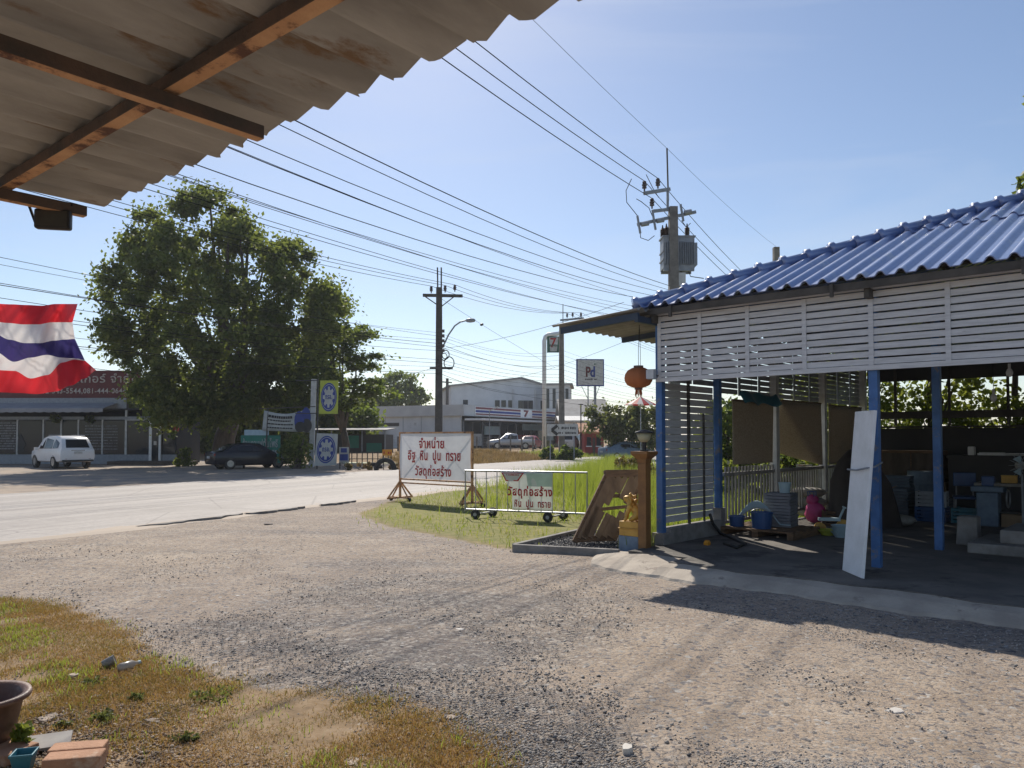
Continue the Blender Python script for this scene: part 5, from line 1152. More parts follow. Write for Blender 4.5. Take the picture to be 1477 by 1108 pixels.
lettering("บริษัท ยูนิเวอร์ซี่ ไบรคเกอร์ จำกัด", sx(203) - sx(-52), M['cream'], sgn, ((sx(203) + sx(-52)) / 2, -.10, 5.62), .86, .02)
lettering("02-543-5544,081-444-0644", sx(186) - sx(62), M['cream'], sgn, ((sx(186) + sx(62)) / 2, -.10, 4.82), .42, .03)
def potplant(px, py, s, leaf, label, pot='potbrown', flower=None):
    q = gp(px, py, .02); t = thing("potted_plant", label, "plant", q)
    MB().lathe([(.12 * s, 0), (.19 * s, .28 * s), (.2 * s, .3 * s), (.17 * s, .3 * s), (.15 * s, .24 * s)], 14).build("pot", M[pot], t)
    leaves("foliage", [(V(0, 0, .55 * s), .33 * s, 120)], .10 * s, M[leaf], t)
    if flower: leaves("blossom", [(V(0, 0, .68 * s), .34 * s, 40)], .09 * s, M[flower], t)
    MB().cyl((0, 0, .25 * s), (0, 0, .5 * s), .02 * s, 6).build("stem", M['bark'], t)
def leaves(name, clumps, size, mat, parent, flat=0., shell=.55, elong=1.6, zs=1.0, gauss=False):
    P = []; 
    for (c, r, n) in clumps:
        d = nr.normal(size=(n, 3)); d /= np.linalg.norm(d, axis=1)[:, None] + 1e-9
        rr = r * (shell + (1 - shell) * nr.random(n)) * np.where(nr.random(n) < .25, nr.random(n), 1)
        if gauss: rr = r * np.minimum(np.abs(nr.normal(0, .62, n)), 1.7)
        q = d * rr[:, None]; q[:, 2] *= zs; P.append(q + np.array(c)[None])
    P = np.concatenate(P); n = len(P)
    u = nr.normal(size=(n, 3)); u[:, 2] *= (1 - flat); u /= np.linalg.norm(u, axis=1)[:, None]
    v = nr.normal(size=(n, 3)); v[:, 2] *= (1 - flat); v -= u * (u * v).sum(1)[:, None]; v /= np.linalg.norm(v, axis=1)[:, None] + 1e-9
    s = size * nr.uniform(.6, 1.25, n)[:, None]; w_ = np.cross(u, v)
    quad = np.stack([P - u * s * elong * .5, P + v * s * .5 + w_ * s * .08, P + u * s * elong * .5, P - v * s * .5 + w_ * s * .08], 1)
    return npmesh(name, quad.reshape(-1, 3), np.arange(4 * n).reshape(n, 4), mat, parent)
M['white_flower'] = leafmat('white_flower', [(.45, .4, .42), (.6, .55, .56)], .3, (.6, .5, .5)); M['pink_flower'] = leafmat('red_flower', [(.3, .04, .05), (.45, .08, .1)], .3, (.5, .1, .1))
GP = [(143, 666, 1.2, 'leafB', "potted plant of pale blooms right of the white vehicle", 'white_flower'), (158, 667, .9, 'leafA', "low leafy pot right of the pale blooming pot", None), (170, 665, 1.35, 'leafB', "pot of white flowers before the shop window", 'white_flower'), (180, 666, .9, 'leafA', "small dark potted plant by the shop deck", None), (214, 664, 1.2, 'leafB', "pot of white flowers left of the shop door", 'white_flower'), (248, 664, 1.1, 'leafA', "dark potted plant right of the shop door", None), (262, 663, 1.2, 'leafB', "leafy pot under the tree at the end of the shop deck", None), (16, 668, 1.6, 'leafA', "dark leafy pot left of the shop bench", None)]
for a in GP: potplant(a[0], a[1], a[2], a[3], a[4], 'grey' if a[5] else 'potbrown', a[5])
t = thing("hanging_plant", "red flowered basket plant hanging right of the shop door", "plant", at(246, 612, SHY - 2.0)); leaves("foliage", [(V(0, 0, -.2), .42, 120), (V(.1, 0, -.7), .3, 50)], .13, M['leafB'], t); leaves("blossom", [(V(-.1, -.1, .1), .38, 70), (V(.35, 0, -.3), .2, 20)], .12, M['pink_flower'], t); MB().lathe([(.1, -.35), (.22, -.1), (.23, -.1)], 10).build("basket", M['dark'], t); MB().cyl((0, 0, -.1), (0, 0, .9), .012, 5).build("cord", M['wire'], t)
for i, (px, lab) in enumerate([(80, "hanging fern between the shop door panes above the white vehicle"), (130, "hanging fern right of the white vehicle under the awning")]):
    t = thing("hanging_plant", lab, "plant", at(px, 604, SHY - .8)); leaves("foliage", [(V(0, 0, 0), .4, 130)], .13, M['leafD'], t, zs=.7); MB().lathe([(.08, -.2), (.17, 0), (.17, .01)], 10).build("basket", M['dark'], t); MB().cyl((0, 0, 0), (0, 0, .8), .012, 5).build("cord", M['wire'], t)
q = gp(25, 667); t = thing("bench", "long dark bench in front of the shop window", "bench", q, 0); MB().span((-1.3, -.22, .42), (1.5, .22, .47)).build("seat", M['dark'], t); MB().span((-1.3, .2, .6), (1.5, .24, .95)).build("backrest", M['dark'], t)
for x in (-1.2, 1.4): MB().span((x - .04, -.2, 0), (x + .04, .2, .42)).build("leg", M['grey'], t)

# ------------------------------------------------------------------ signs under the tree
ty = 41.5
lp = gp(449, 674)
def on_y(px, py, Y): return at(px, py, Y)
t = thing("white_post", "leaning white concrete post beside the yellow gear board", "post", (lp.x, lp.y, 0)); MB().bar((0, 0, -.05), at(453, 547, lp.y) - V(lp.x, lp.y, 0), .27, .22).build("shaft", M['whitedirty'], t)
def gearboard(name, label, pts, Y, face, inner, txt_, frame=True):
    p = [at(a, b_, Y) for a, b_ in pts]      # bl, br, tr, tl
    o = (p[0] + p[1]) / 2; t = thing(name, label, "sign", o)
    L = [q - o for q in p]; nrm = V(0, 1, 0)
    MB().add([q for q in L] + [q + nrm * .06 for q in L], [(0, 1, 2, 3), (7, 6, 5, 4), (0, 4, 5, 1), (1, 5, 6, 2), (2, 6, 7, 3), (3, 7, 4, 0)]).build("panel", face, t)
    c = sum(L, V(0, 0, 0)) / 4; ux = ((L[1] + L[2]) - (L[0] + L[3])) / 2; uy = ((L[2] + L[3]) - (L[0] + L[1])) / 2
    def disc(fr, dy, mat, nm, gear=False):
        vs = []
        for i in range(72):
            a = 2 * math.pi * i / 72; g = 1.0
            if gear: g = 1 if (math.cos(a * 8) > .15) else .72
            vs.append(c + ux * (.43 * fr * g * math.cos(a)) + uy * (.43 * fr * g * math.sin(a)) + V(0, -dy, 0))
        n = len(vs); MB().add(vs + [v + V(0, .008, 0) for v in vs], [tuple(range(n - 1, -1, -1))] + [(i, (i + 1) % n, (i + 1) % n + n, i + n) for i in range(n)]).build(nm, mat, t)
    disc(1.0, .012, M['logoblue'], "outer_ring"); disc(.90, .020, inner, "ring_line"); disc(.86, .028, M['logoblue'], "inner_disc"); disc(.74, .036, inner, "gear_emblem", True)
    lettering(txt_, ux.length * .36, M['logoblue'], t, c + V(0, -.045, 0), uy.length * .13, .04, depth=.008)
    return t
gb1 = gearboard("gear_sign", "lime yellow board with a blue gear emblem on the black post", [(460, 597), (487, 597), (488, 549), (462, 549)], 41.9, M['lime'], M['dullwhite'], "กรอ.")
gb2 = gearboard("gear_sign", "faded white board with a blue gear emblem standing below the yellow one", [(453, 672), (485, 671), (487, 626), (457, 625)], 41.7, M['dullwhite'], M['dullwhite'], "กรอ.")
q = gp(488.5, 672); t = thing("sign_post", "thin black post carrying the two gear emblem boards", "post", (q.x, 42.05, 0)); MB().bar((0, 0, 0), (0, 0, 4.95), .07).bar((-1.2, 0, 3.05), (0, 0, 3.05), .05).bar((-1.2, 0, 4.85), (0, 0, 4.85), .05).build("frame", M['black'], t)
p = [at(a, b_, 43.2) for a, b_ in ((378, 621), (448, 624), (447, 589), (381, 592))]; o = (p[0] + p[1]) / 2
t = thing("banner", "slanted white banner of dark lines and two portraits under the tree", "banner", o); L = [q - o for q in p]
def bq(a, b_, d=0): return L[0].lerp(L[1], a).lerp(L[3].lerp(L[2], a), b_) + V(0, .08 * math.sin(a * 6) - d, -.25 * math.sin(a * 3.1) * b_)
MB().grid(bq, 16, 6).build("banner_sheet", M['dullwhite'], t, smooth=True, solid=.01)
k = MB()
for j in range(4):
    x = .1; r_ = random.Random(j)
    while x < .6:
        w_ = r_.uniform(.02, .06); a_ = bq(x, .78 - j * .2, .03); b2 = bq(x + w_, .78 - j * .2, .03); k.bar(a_, b2, .02, .07 if j else .14); x += w_ + .012
k.build("banner_text", M['dark'], t)
k = MB()
for (a, b_, rx, rz_, mi) in ((.78, .55, .28, .55, 0), (.92, .62, .28, .62, 0), (.80, .25, .3, .3, 1), (.93, .3, .3, .38, 1)):
    c = bq(a, b_, .04 + .01 * mi); vs = [c + V(rx * math.cos(i * math.pi / 8), 0, rz_ * math.sin(i * math.pi / 8)) for i in range(16)]; k.add(vs + [v + V(0, .01, 0) for v in vs], [tuple(range(15, -1, -1))], mi)
k.build("portrait", [M['logoblue'], M['dark']], t)
MB().bar(L[3] + V(-.3, .05, .1), L[2] + V(.3, .05, .1), .05).bar(L[0] + V(.2, .06, -1.6), L[3] + V(.2, .06, .1), .06).build("banner_frame", M['darkpole'], t)
p0, p1 = at(347, 660, 43.4), at(404, 660, 43.4)
t = thing("shop_board", "green board of white lettering behind the black sedan", "sign", (p0.x, 43.4, 0)); W_ = p1.x - p0.x; z0, z1 = at(370, 668, 43.4).z, at(370, 628, 43.4).z
MB().span((0, 0, z0), (W_, .06, z1)).build("panel", M['green'], t); MB().span((.2, -.02, z1), (W_ * .70, .05, at(370, 620, 43.4).z)).build("top_panel", M['paleblue'], t); MB().span((.1, .07, 0), (.2, .15, z1)).span((W_ - .2, .07, 0), (W_ - .1, .15, z1)).build("leg", M['darkpole'], t)
lettering("ร้านกาแฟต้นโพธิ์", W_ * .9, M['dullwhite'], t, (W_ * .5, -.02, z1 - .42), .52, .02); lines(MB(), W_ * .38, W_ * .97, z1 - .95, .28, -.008, 9).build("small_text", M['dullwhite'], t)
q0, q1 = at(489, 667, 42.5), at(503, 645, 42.5)
t = thing("poster_stand", "small blue and white poster board right of the gear boards", "sign", (q0.x, 42.5, 0)); MB().span((0, 0, q0.z), (q1.x - q0.x, .04, q1.z)).build("panel", M['dullwhite'], t); MB().span((.04, -.012, q0.z + .1), (q1.x - q0.x - .04, -.002, q0.z + .45)).span((.1, -.012, q1.z - .3), (q1.x - q0.x - .1, -.002, q1.z - .06)).build("picture", M['logoblue'], t); MB().span((.0, .05, -.02), (.06, .1, q1.z)).span((.45, .05, -.02), (.51, .1, q1.z)).build("leg", M['darkpole'], t)
q = gp(553, 679); t = thing("half_tyre", "half buried black tyre standing at the far road edge", "tyre", q + V(0, .6, 0))
a = np.linspace(-.15, math.pi + .15, 22); k = MB(); k.tube([(.48 * math.cos(x), 0, .02 + .52 * math.sin(x)) for x in a], .135, 10); k.build("tread", M['rubber'], t, smooth=True)
q = gp(543, 677); t = thing("half_tyre", "second half tyre lying low left of the standing one", "tyre", q + V(-.4, 1.0, 0)); MB().tube([(.45 * math.cos(x), .1 * math.cos(x), .02 + .22 * math.sin(x)) for x in a], .11, 10).build("tread", M['rubber'], t, smooth=True)
q = at(558.5, 653, 41.5); t = thing("orange_board", "small orange board with dark marks above the half tyre", "sign", (q.x, 41.5, 0)); MB().span((-.26, 0, q.z - .16), (.26, .03, q.z + .17)).build("panel", M['orange'], t); lines(MB(), -.2, .2, q.z, .14, -.004, 5).build("marking", M['red'], t); MB().bar((-.2, .05, 0), (-.2, .05, q.z), .04).bar((.2, .05, 0), (.2, .05, q.z), .04).build("leg", M['darkpole'], t)
# low railing beside the court
a_, b_ = at(500, 655, 52), at(560, 655, 52); t = thing("railing", "low dark railing at the far side of the pale green court", "fence", (a_.x, 52, 0)); k = MB(); W_ = b_.x - a_.x
for z in (.3, .75): k.bar((0, 0, z), (W_, 0, z), .05)
for i in range(9): k.bar((W_ * i / 8, 0, 0), (W_ * i / 8, 0, .8), .06)
k.build("rails", M['darkpole'], t)
a_ = at(500, 660, 62); b_ = at(556, 660, 62); t = thing("lean_shed", "low dark shelter with a pale tin roof left of the convenience store", "shed", (a_.x - 3, 62, .0)); W_ = b_.x - a_.x + 3
MB().span((0, 0, 0), (W_, 4, 2.0)).build("wall", M['dark'], t); MB().add([(-.3, -.6, 2.35), (W_ + .2, -.6, 2.35), (W_ + .2, 4.4, 2.55), (-.3, 4.4, 2.55)], [(0, 1, 2, 3)]).build("roof", M['roofgrey'], t, solid=.06); MB().bar((W_ * .3, -.3, 0), (W_ * .3, -.3, 2.3), .1).bar((W_ * .7, -.3, 0), (W_ * .7, -.3, 2.3), .1).bar((W_, -.3, 0), (W_, -.3, 2.3), .1).build("post", M['grey'], t); MB().span((W_ * .45, -.03, .9), (W_ * .65, -.005, 1.9)).span((W_ * .75, -.03, .4), (W_ * .95, -.005, 1.3)).build("shutter", M['green'], t)

# ------------------------------------------------------------------ convenience store and buildings beyond
cs = at(667, 640, 86); rzs = math.atan2(.875, .485)
st = thing("convenience_store", "white flat roofed convenience store with red striped fascia and glass front", "shop", (cs.x, cs.y, .50), rzs)
LF, DP, HT = 30.0, 13.0, at(667, 583, 86).z - .55
cz = at(667, 603, 86).z - .55
MB().span((0, .25, 0), (.25, DP, HT - 1.2)).span((0, DP - .25, 0), (LF, DP, HT - 1.2)).span((LF - .25, .25, 0), (LF, DP - .25, HT - 1.2)).span((.1, .1, HT - 1.2), (LF - .1, DP, HT - 1.1)).span((.25, DP * .6, 0), (LF - .25, DP * .6 + .2, HT - 1.3)).build("wall", M['render'], st)
MB().span((-.35, -.35, HT - 1.25), (LF, .05, HT)).span((-.35, .051, HT - 1.25), (.05, DP, HT)).build("parapet", M['render2'], st)
MB().span((-.1, -2.6, cz - .22), (LF, -.36, cz)).build("canopy", M['whitepaint'], st)
k = MB()
for y in np.arange(3, DP, 2.6): k.span((-.03, y, .1), (-.003, y + .05, HT - 1.3))
k.build("wall_joint", M['grey'], st); MB().span((-.04, DP - 4.2, 2.6), (-.01, DP - 1.6, 3.0)).build("vent", M['dark'], st); MB().span((-.5, DP - 2.2, .6), (-.02, DP - .8, 2.4)).build("air_unit", M['grey'], st)
MB().span((2, -.43, HT - 1.15), (26, -.36, HT - .12)).build("fascia_back", M['whitepaint'], st)
for (z, mt) in ((HT - .30, 'orange'), (HT - .55, 'red'), (HT - .88, 'red')): pass
MB().span((2.1, -.47, HT - .42), (12.8, -.435, HT - .2)).span((16, -.47, HT - .42), (25.9, -.435, HT - .2)).span((2.1, -.47, HT - 1.08), (12.8, -.435, HT - .92)).span((16, -.47, HT - 1.08), (25.9, -.435, HT - .92)).build("red_stripe", M['maroonstripe'], st)
MB().span((2.1, -.47, HT - .80), (12.8, -.435, HT - .55)).span((16, -.47, HT - .80), (25.9, -.435, HT - .55)).build("dark_stripe", M['logoblue'], st)
lettering("7", 1.3, M['maroonstripe'], st, (14.4, -.47, HT - .63), .85, .06, depth=.05)
for i in range(7):
    x = .6 + i * 4.1; w_ = MB().span((x, .2, .1), (x + 3.8, .26, cz - .3)).build("window", M['glass'], st); MB().span((x - .15, .14, 0), (x, .3, cz - .25)).span((x + 1.8, .15, .1), (x + 1.88, .19, cz - .3)).build("frame", M['grey'], w_)
MB().span((4.8, -.1, 1.6), (8.2, .1, 2.6)).span((14, -.2, 2.2), (20, 0, 3.0)).span((21, -.1, .9), (23, .1, 1.7)).build("poster", M['paleblue'], st); MB().span((12, -.1, .6), (15, .1, 1.6)).span((24, -.15, .4), (26.5, .1, 1.8)).build("goods_display", M['wallred'], st); MB().span((1, -.1, .3), (4, .1, 1.7)).build("notice_panel", M['whitedirty'], st)
b2 = at(650, 640, 118); t = thing("pale_building", "pale two storey building with a low gable behind the convenience store", "building", (b2.x, b2.y, .5), R(12)); Wb = at(808, 640, 118).x - b2.x; hz_ = at(650, 557, 118).z - .5; hp_ = at(760, 547, 122).z - .5
MB().prism([(0, 0), (Wb, 0), (Wb, hz_ - .3), (Wb * .66, hp_), (0, hz_)], 0, 14).build("wall", M['render'], t)
MB().add([(-.4, -.5, hz_ + .02), (Wb * .66, -.5, hp_ + .05), (Wb + .5, -.5, hz_ - .3), (-.4, 14, hz_ + .02), (Wb * .66, 14, hp_ + .05), (Wb + .5, 14, hz_ - .3)], [(0, 1, 4, 3), (1, 2, 5, 4)]).build("roof", M['roofgrey'], t, solid=.25)
for x in (1.9, 6.9, 7.9, 9.0, 10.6, 11.4, 12.2, 14.2):
    w_ = MB().span((x, -.05, hz_ - 3.4), (x + .75, -.01, hz_ - 2.1)).build("window", M['glass'], t); MB().span((x - .06, -.07, hz_ - 3.5), (x + .81, -.052, hz_ - 3.4)).build("sill", M['grey'], w_)
for x in (9.6, 13.2): MB().span((x, -.3, hz_ - 6), (x + .3, -.02, hz_ - .4)).build("pilaster", M['render2'], t)
b3 = at(785, 640, 114); t = thing("grey_building", "grey block with tall narrow windows at the right of the pale building", "building", (b3.x, b3.y, .5), R(-6)); W_ = at(822, 640, 114).x - b3.x; h_ = at(800, 556, 114).z - .5
MB().span((0, 0, 0), (W_, 9, h_)).build("wall", M['render2'], t); MB().span((-.3, -.3, h_ + .002), (W_ + .4, 9.3, h_ + .3)).build("roof", M['roofgrey'], t)
for i in range(4):
    w_ = MB().span((.3 + i * .95, -.04, h_ - 3.4), (.75 + i * .95, -.005, h_ - .5)).build("window", M['glass'], t); MB().span((.25 + i * .95, -.07, h_ - 3.5), (.8 + i * .95, -.041, h_ - 3.42)).build("sill", M['grey'], w_)
def house(name, label, pxa, pxb, pyb, pyr, Y, wall, roofm, deep=7, ov=.5, rise=1.3, rz=0., door=True):
    q0, q1 = at(pxa, 640, Y), at(pxb, 640, Y); g = float(gh(q0.x, q0.y)); t = thing(name, label, "house", (q0.x, Y, g), rz); W_ = q1.x - q0.x; h = at(pxa, pyr, Y).z - g - rise
    MB().span((0, 0, 0), (W_, deep, h)).build("wall", wall, t)
    MB().add([(-ov, -ov, h - .1), (W_ + ov, -ov, h - .1), (W_ + ov, deep / 2, h + rise), (-ov, deep / 2, h + rise), (W_ + ov, deep + ov, h - .1), (-ov, deep + ov, h - .1)], [(0, 1, 2, 3), (3, 2, 4, 5)]).build("roof", roofm, t, solid=.16)
    for i in range(2):
        x = W_ * (.12 + .5 * i); w_ = MB().span((x, -.05, h * .4), (x + W_ * .22, -.008, h * .78)).build("window", M['glass'], t); MB().span((x - .08, -.09, h * .36), (x + W_ * .22 + .08, -.051, h * .40)).build("sill", M['whitepaint'], w_)
    if door: MB().span((W_ * .42, -.05, 0), (W_ * .55, -.008, h * .75)).build("door", M['bark'], t)
    return t
house("house", "house with a broad grey roof right of the pale pole", 818, 868, 640, 574, 96, M['render2'], M['roofgrey'], 9, 1.0, 2.4)
house("red_house", "small red walled house with an orange tiled roof behind the trees", 843, 871, 640, 611, 74, M['wallred'], M['rooforange'], 5, .5, .8)
house("store_annex", "low white annex right of the convenience store front", 812, 845, 640, 600, 88, M['render'], M['whitedirty'], 6, .6, .5)

# store pole sign, advertising sign, arrow sign
q = at(785, 640, 71); g = float(gh(q.x, q.y)); t = thing("store_sign", "hanging store sign with a large seven on a bent white pole", "sign", (q.x, 71, g))
def s7(px, py, dy=0.): v = at(px, py, 71 + dy); return v - V(q.x, 71, g)
MB().tube([(0, 0, -.1), s7(785, 492), s7(786.5, 486), s7(790, 483), s7(808, 481)], .20, 10).build("pole", M['whitepaint'], t, smooth=True)
A, B = s7(789, 508.5), s7(806.5, 485.5); MB().span((A.x, -.14, A.z), (B.x, .14, B.z)).build("sign_box", M['signgreen'], t); xm = (A.x + B.x) / 2; W7 = B.x - A.x; H7 = B.z - A.z
MB().prism([(A.x + W7 * .16, A.z + H7 * .93), (B.x - W7 * .08, A.z + H7 * .93), (B.x - W7 * .2, A.z + H7 * .06), (A.x + W7 * .26, A.z + H7 * .06)], -.17, -.145).build("sign_face", M['whitedirty'], t)
lettering("7", W7 * .5, M['red'], t, (xm + .02, -.18, A.z + H7 * .60), H7 * .6, .03, depth=.02); lettering("ELEVEN", W7 * .62, M['signgreen'], t, (xm + .03, -.20, A.z + H7 * .42), H7 * .13, .03, depth=.02)
MB().bar((A.x + .2, 0, B.z), (A.x + .2, 0, B.z + .3), .06).bar((B.x - .3, 0, B.z), (B.x - .3, 0, B.z + .3), .06).build("hanger", M['grey'], t)
q = at(851, 640, 76); g = float(gh(q.x, q.y)); t = thing("advertising_sign", "white square advertising sign with red and blue letters above the trees", "sign", (q.x, 76, g), R(4))
def pd(px, py): v = at(px, py, 76); return v - V(q.x, 76, g)
A, B = pd(831.5, 557), pd(871.5, 518); MB().span((A.x, 0, A.z), (B.x, .3, B.z)).build("frame", M['logoblue'], t); MB().span((A.x + .11, -.03, A.z + .11), (B.x - .11, -.002, B.z - .11)).build("sign_face", M['whitedirty'], t)
W7, H7 = B.x - A.x, B.z - A.z; cx = (A.x + B.x) / 2
lettering("P", W7 * .18, M['maroon'], t, (cx - .21, -.05, A.z + H7 * .53), H7 * .38, .05, depth=.03); lettering("d", W7 * .18, M['logoblue'], t, (cx + .22, -.05, A.z + H7 * .53), H7 * .40, .05, depth=.03)
MB().prism([(cx + .35, A.z + H7 * .78), (cx + .75, A.z + H7 * .83), (cx + .5, A.z + H7 * .82), (cx + .42, A.z + H7 * .85)], -.05, -.032).build("leaf_mark", M['signgreen'], t)
lines(MB(), cx - .66, cx + .66, A.z + H7 * .25, .17, -.034, 4, gap=.1).build("caption", M['dark'], t)
MB().bar((-.15, .15, 0), (-.15, .15, A.z), .1).bar((.55, .15, 0), (.55, .15, A.z), .22).build("post", M['grey'], t); MB().bar((-.15, .15, A.z - 1.3), (-.8, .15, A.z), .05).bar((.55, .15, A.z - 1.2), (1.0, .15, A.z), .05).build("brace", M['grey'], t)
q = at(790, 640, 58); g = float(gh(q.x, q.y)); t = thing("arrow_sign", "grey road name sign with a black left chevron on thin posts", "sign", (q.x, 58, g), R(2))
def ar(px, py): v = at(px, py, 58); return v - V(q.x, 58, g)
A, B = ar(789, 629), ar(834, 612); MB().span((A.x, 0, A.z), (B.x, .06, B.z)).build("panel", M['whitedirty'], t, bevel=.01); H7 = B.z - A.z
k = MB(); k.bar((A.x + .78, -.03, B.z - .10), (A.x + .36, -.03, (A.z + B.z) / 2), .03, .22).bar((A.x + .36, -.034, (A.z + B.z) / 2), (A.x + .78, -.034, A.z + .10), .03, .22); k.build("chevron", M['black'], t)
lines(lines(MB(), A.x + .85, B.x - .15, A.z + H7 * .68, .22, -.004, 7, gap=.15), A.x + .85, B.x - .15, A.z + H7 * .26, .17, -.004, 8, gap=.15).build("road_name", M['dark'], t)
MB().cyl((A.x + .25, .09, -.1), (A.x + .25, .09, B.z + .1), .045, 8).cyl((B.x - .3, .09, -.1), (B.x - .3, .09, B.z + .1), .045, 8).build("post", M['grey'], t)
q = at(838, 640, 63); t = thing("iron_post", "thin black iron post right of the arrow sign", "post", (q.x, 63, float(gh(q.x, q.y)))); MB().bar((0, 0, -.1), (0, 0, at(838, 572, 63).z - .6), .09).bar((-.2, 0, at(838, 572, 63).z - .65), (.2, 0, at(838, 572, 63).z - .65), .06).build("shaft", M['black'], t)
q = at(706, 640, 80); t = thing("yard_lamp", "thin grey lamp post with a slanted head before the store", "street lamp", (q.x, 80, .55)); MB().cyl((0, 0, 0), (0, 0, at(706, 592, 80).z - .6), .045, 8).build("pole", M['grey'], t); MB().bar((0, 0, at(706, 592, 80).z - .6), (.9, 0, at(706, 587, 80).z - .55), .07, .12).build("lamp_head", M['whitedirty'], t)
# wire fence with concrete posts before the store
a_, b_ = at(558, 640, 70), at(785, 640, 70); t = thing("wire_fence", "low wire fence of concrete posts in front of the store", "fence", (a_.x, 70, .5)); W_ = b_.x - a_.x; k = MB(); n_ = 15
for i in range(n_): MB().bar((W_ * i / (n_ - 1), 0, 0), (W_ * i / (n_ - 1), 0, 1.35), .14).build("fence_post", M['concrete'], t)
k = MB()
for z in (.3, .55, .8, 1.05, 1.28): k.bar((0, -.075, z), (W_, -.075, z), .012)
for i in range(int(W_ / .35)): k.bar((i * .35, -.09, .25), (i * .35, -.09, 1.3), .01)
k.build("fence_wire", M['grey'], t)
q = at(924, 590, 46); t = thing("parasol", "red and white striped market parasol beyond the hedge", "parasol", (q.x, 46, 0)); zt = at(925, 572, 46).z
k = MB(); n_ = 16; vs = [V(0, 0, zt)] + [V(.95 * math.cos(2 * math.pi * i / n_), .95 * math.sin(2 * math.pi * i / n_), zt - .5) for i in range(n_)]
k.add(vs, []); k.f = [(0, 1 + i, 1 + (i + 1) % n_) for i in range(n_)]; k.m = [i % 2 for i in range(n_)]; k.build("canopy", [M['flagred'], M['flagwhite']], t, solid=.01); MB().cyl((0, 0, 0), (0, 0, zt), .03, 8).build("pole", M['steel'], t)
# ------------------------------------------------------------------ trees and plants
def tree(name, label, base, poly, Y, nclump, nleaf, cr, size, mat, tr=.35, cat="tree", group=None, flat=0., zs=.8, limbs=10, fork=None, maxd=6.0, trunkmat=None, gaps=False):
    """crown = many leaf clumps spread through the volume under the outline, with limbs running out to them"""
    b_ = Vector(base); t = thing(name, label, cat, b_, 0, group)
    W3 = [at(px, py, Y) for px, py in poly]; P2_ = [(w_.x, w_.z) for w_ in W3]
    x0, x1 = min(p[0] for p in P2_), max(p[0] for p in P2_); z0, z1 = min(p[1] for p in P2_), max(p[1] for p in P2_)
    cl = []; tries = 0
    while len(cl) < nclump and tries < 60000:
        tries += 1; x, z = nr.uniform(x0, x1), nr.uniform(z0, z1)
        d = float(inpoly(np.array([x]), np.array([z]), P2_)[0]); r = cr * nr.uniform(.6, 1.15)
        if d < r * .38: continue
        if gaps and math.sin(x * 1.15 + 2) * math.cos(z * 1.25 + .6) + .55 * math.sin(x * 2.6 + z * 2.2) < -.42 + .25 * (d < 1.2) - .35 * (z < z0 + 5): continue
        dep = min(maxd, d * 1.0 + .3); y = nr.uniform(-1, 1) * dep
        cl.append((V(x, Y + y, z) - b_, r))
    leaves("crown", [(c, r, int(nleaf * (r / cr) ** 2)) for c, r in cl], size, mat, t, flat, .45, 1.6, zs, True)
    fz = fork if fork is not None else (z0 + (z1 - z0) * .25) - b_.z
    top = V(sum(c.x for c, r in cl) / len(cl) * .35, 0, fz)
    k = MB(); k.tube([V(0, 0, -.1), V(.0, 0, fz * .12), V(.05, .05, fz * .5), top], [tr * 1.5, tr * 1.05, tr * .9, tr * .75], 10)
    order = list(range(len(cl))); rnd.shuffle(order)
    for i in order[:limbs]:
        c, r = cl[i]; mid = top.lerp(c, .5) + V(rnd.uniform(-.4, .4), rnd.uniform(-.4, .4), .25) * (c - top).length * .2
        k.tube([top - V(0, 0, fz * .15), top.lerp(mid, .5), mid, c], [tr * .5, tr * .36, tr * .22, tr * .06], 6)
    k.build("trunk", trunkmat or M['bark'], t, smooth=True); return t
q = gp(322, 668)
fig = [(134, 470), (140, 390), (165, 375), (170, 322), (205, 300), (262, 280), (300, 272), (335, 266), (358, 272), (372, 300), (392, 315), (440, 330), (455, 365), (480, 372), (470, 400), (492, 425), (505, 470), (492, 530), (480, 575), (450, 600), (400, 618), (340, 622), (280, 628), (235, 618), (200, 605), (182, 570), (190, 545), (150, 520)]
tree("fig_tree", "huge spreading dark green tree shading the black sedan", q, fig, 47, 430, 340, 1.0, .175, M['leafA'], .75, gaps=True, fork=3.4, limbs=26, maxd=6.5)
# low skirt of the same tree over the shop
alm = [(430, 425), (475, 418), (512, 432), (505, 458), (545, 474), (532, 498), (560, 512), (548, 538), (578, 560), (560, 592), (500, 602), (450, 600), (420, 560)]
q = at(498, 660, 55); tree("almond_tree", "layered lighter green tree at the right of the huge dark tree", V(q.x, 55, 0), alm, 54, 90, 260, 1.15, .19, M['leafB'], .3, flat=.5, zs=.38, limbs=14, fork=2.4, maxd=3)
q = at(585, 648, 125); tree("rain_tree", "distant round crowned tree left of the dark middle pole", V(q.x, 125, .5), [(530, 560), (545, 545), (570, 535), (600, 530), (608, 545), (598, 552), (624, 570), (615, 588), (580, 596), (535, 600), (522, 580)], 125, 80, 130, 1.6, .36, M['leafB'], .3, zs=.5, limbs=10, fork=3.0, maxd=3)
q = at(520, 655, 66); tree("small_tree", "low dense tree behind the tin roofed shelter", V(q.x, 68, .2), [(480, 600), (500, 585), (540, 588), (556, 605), (550, 618), (480, 625)], 68, 22, 110, 1.1, .28, M['leafB'], .2, zs=.7, limbs=6, maxd=2)
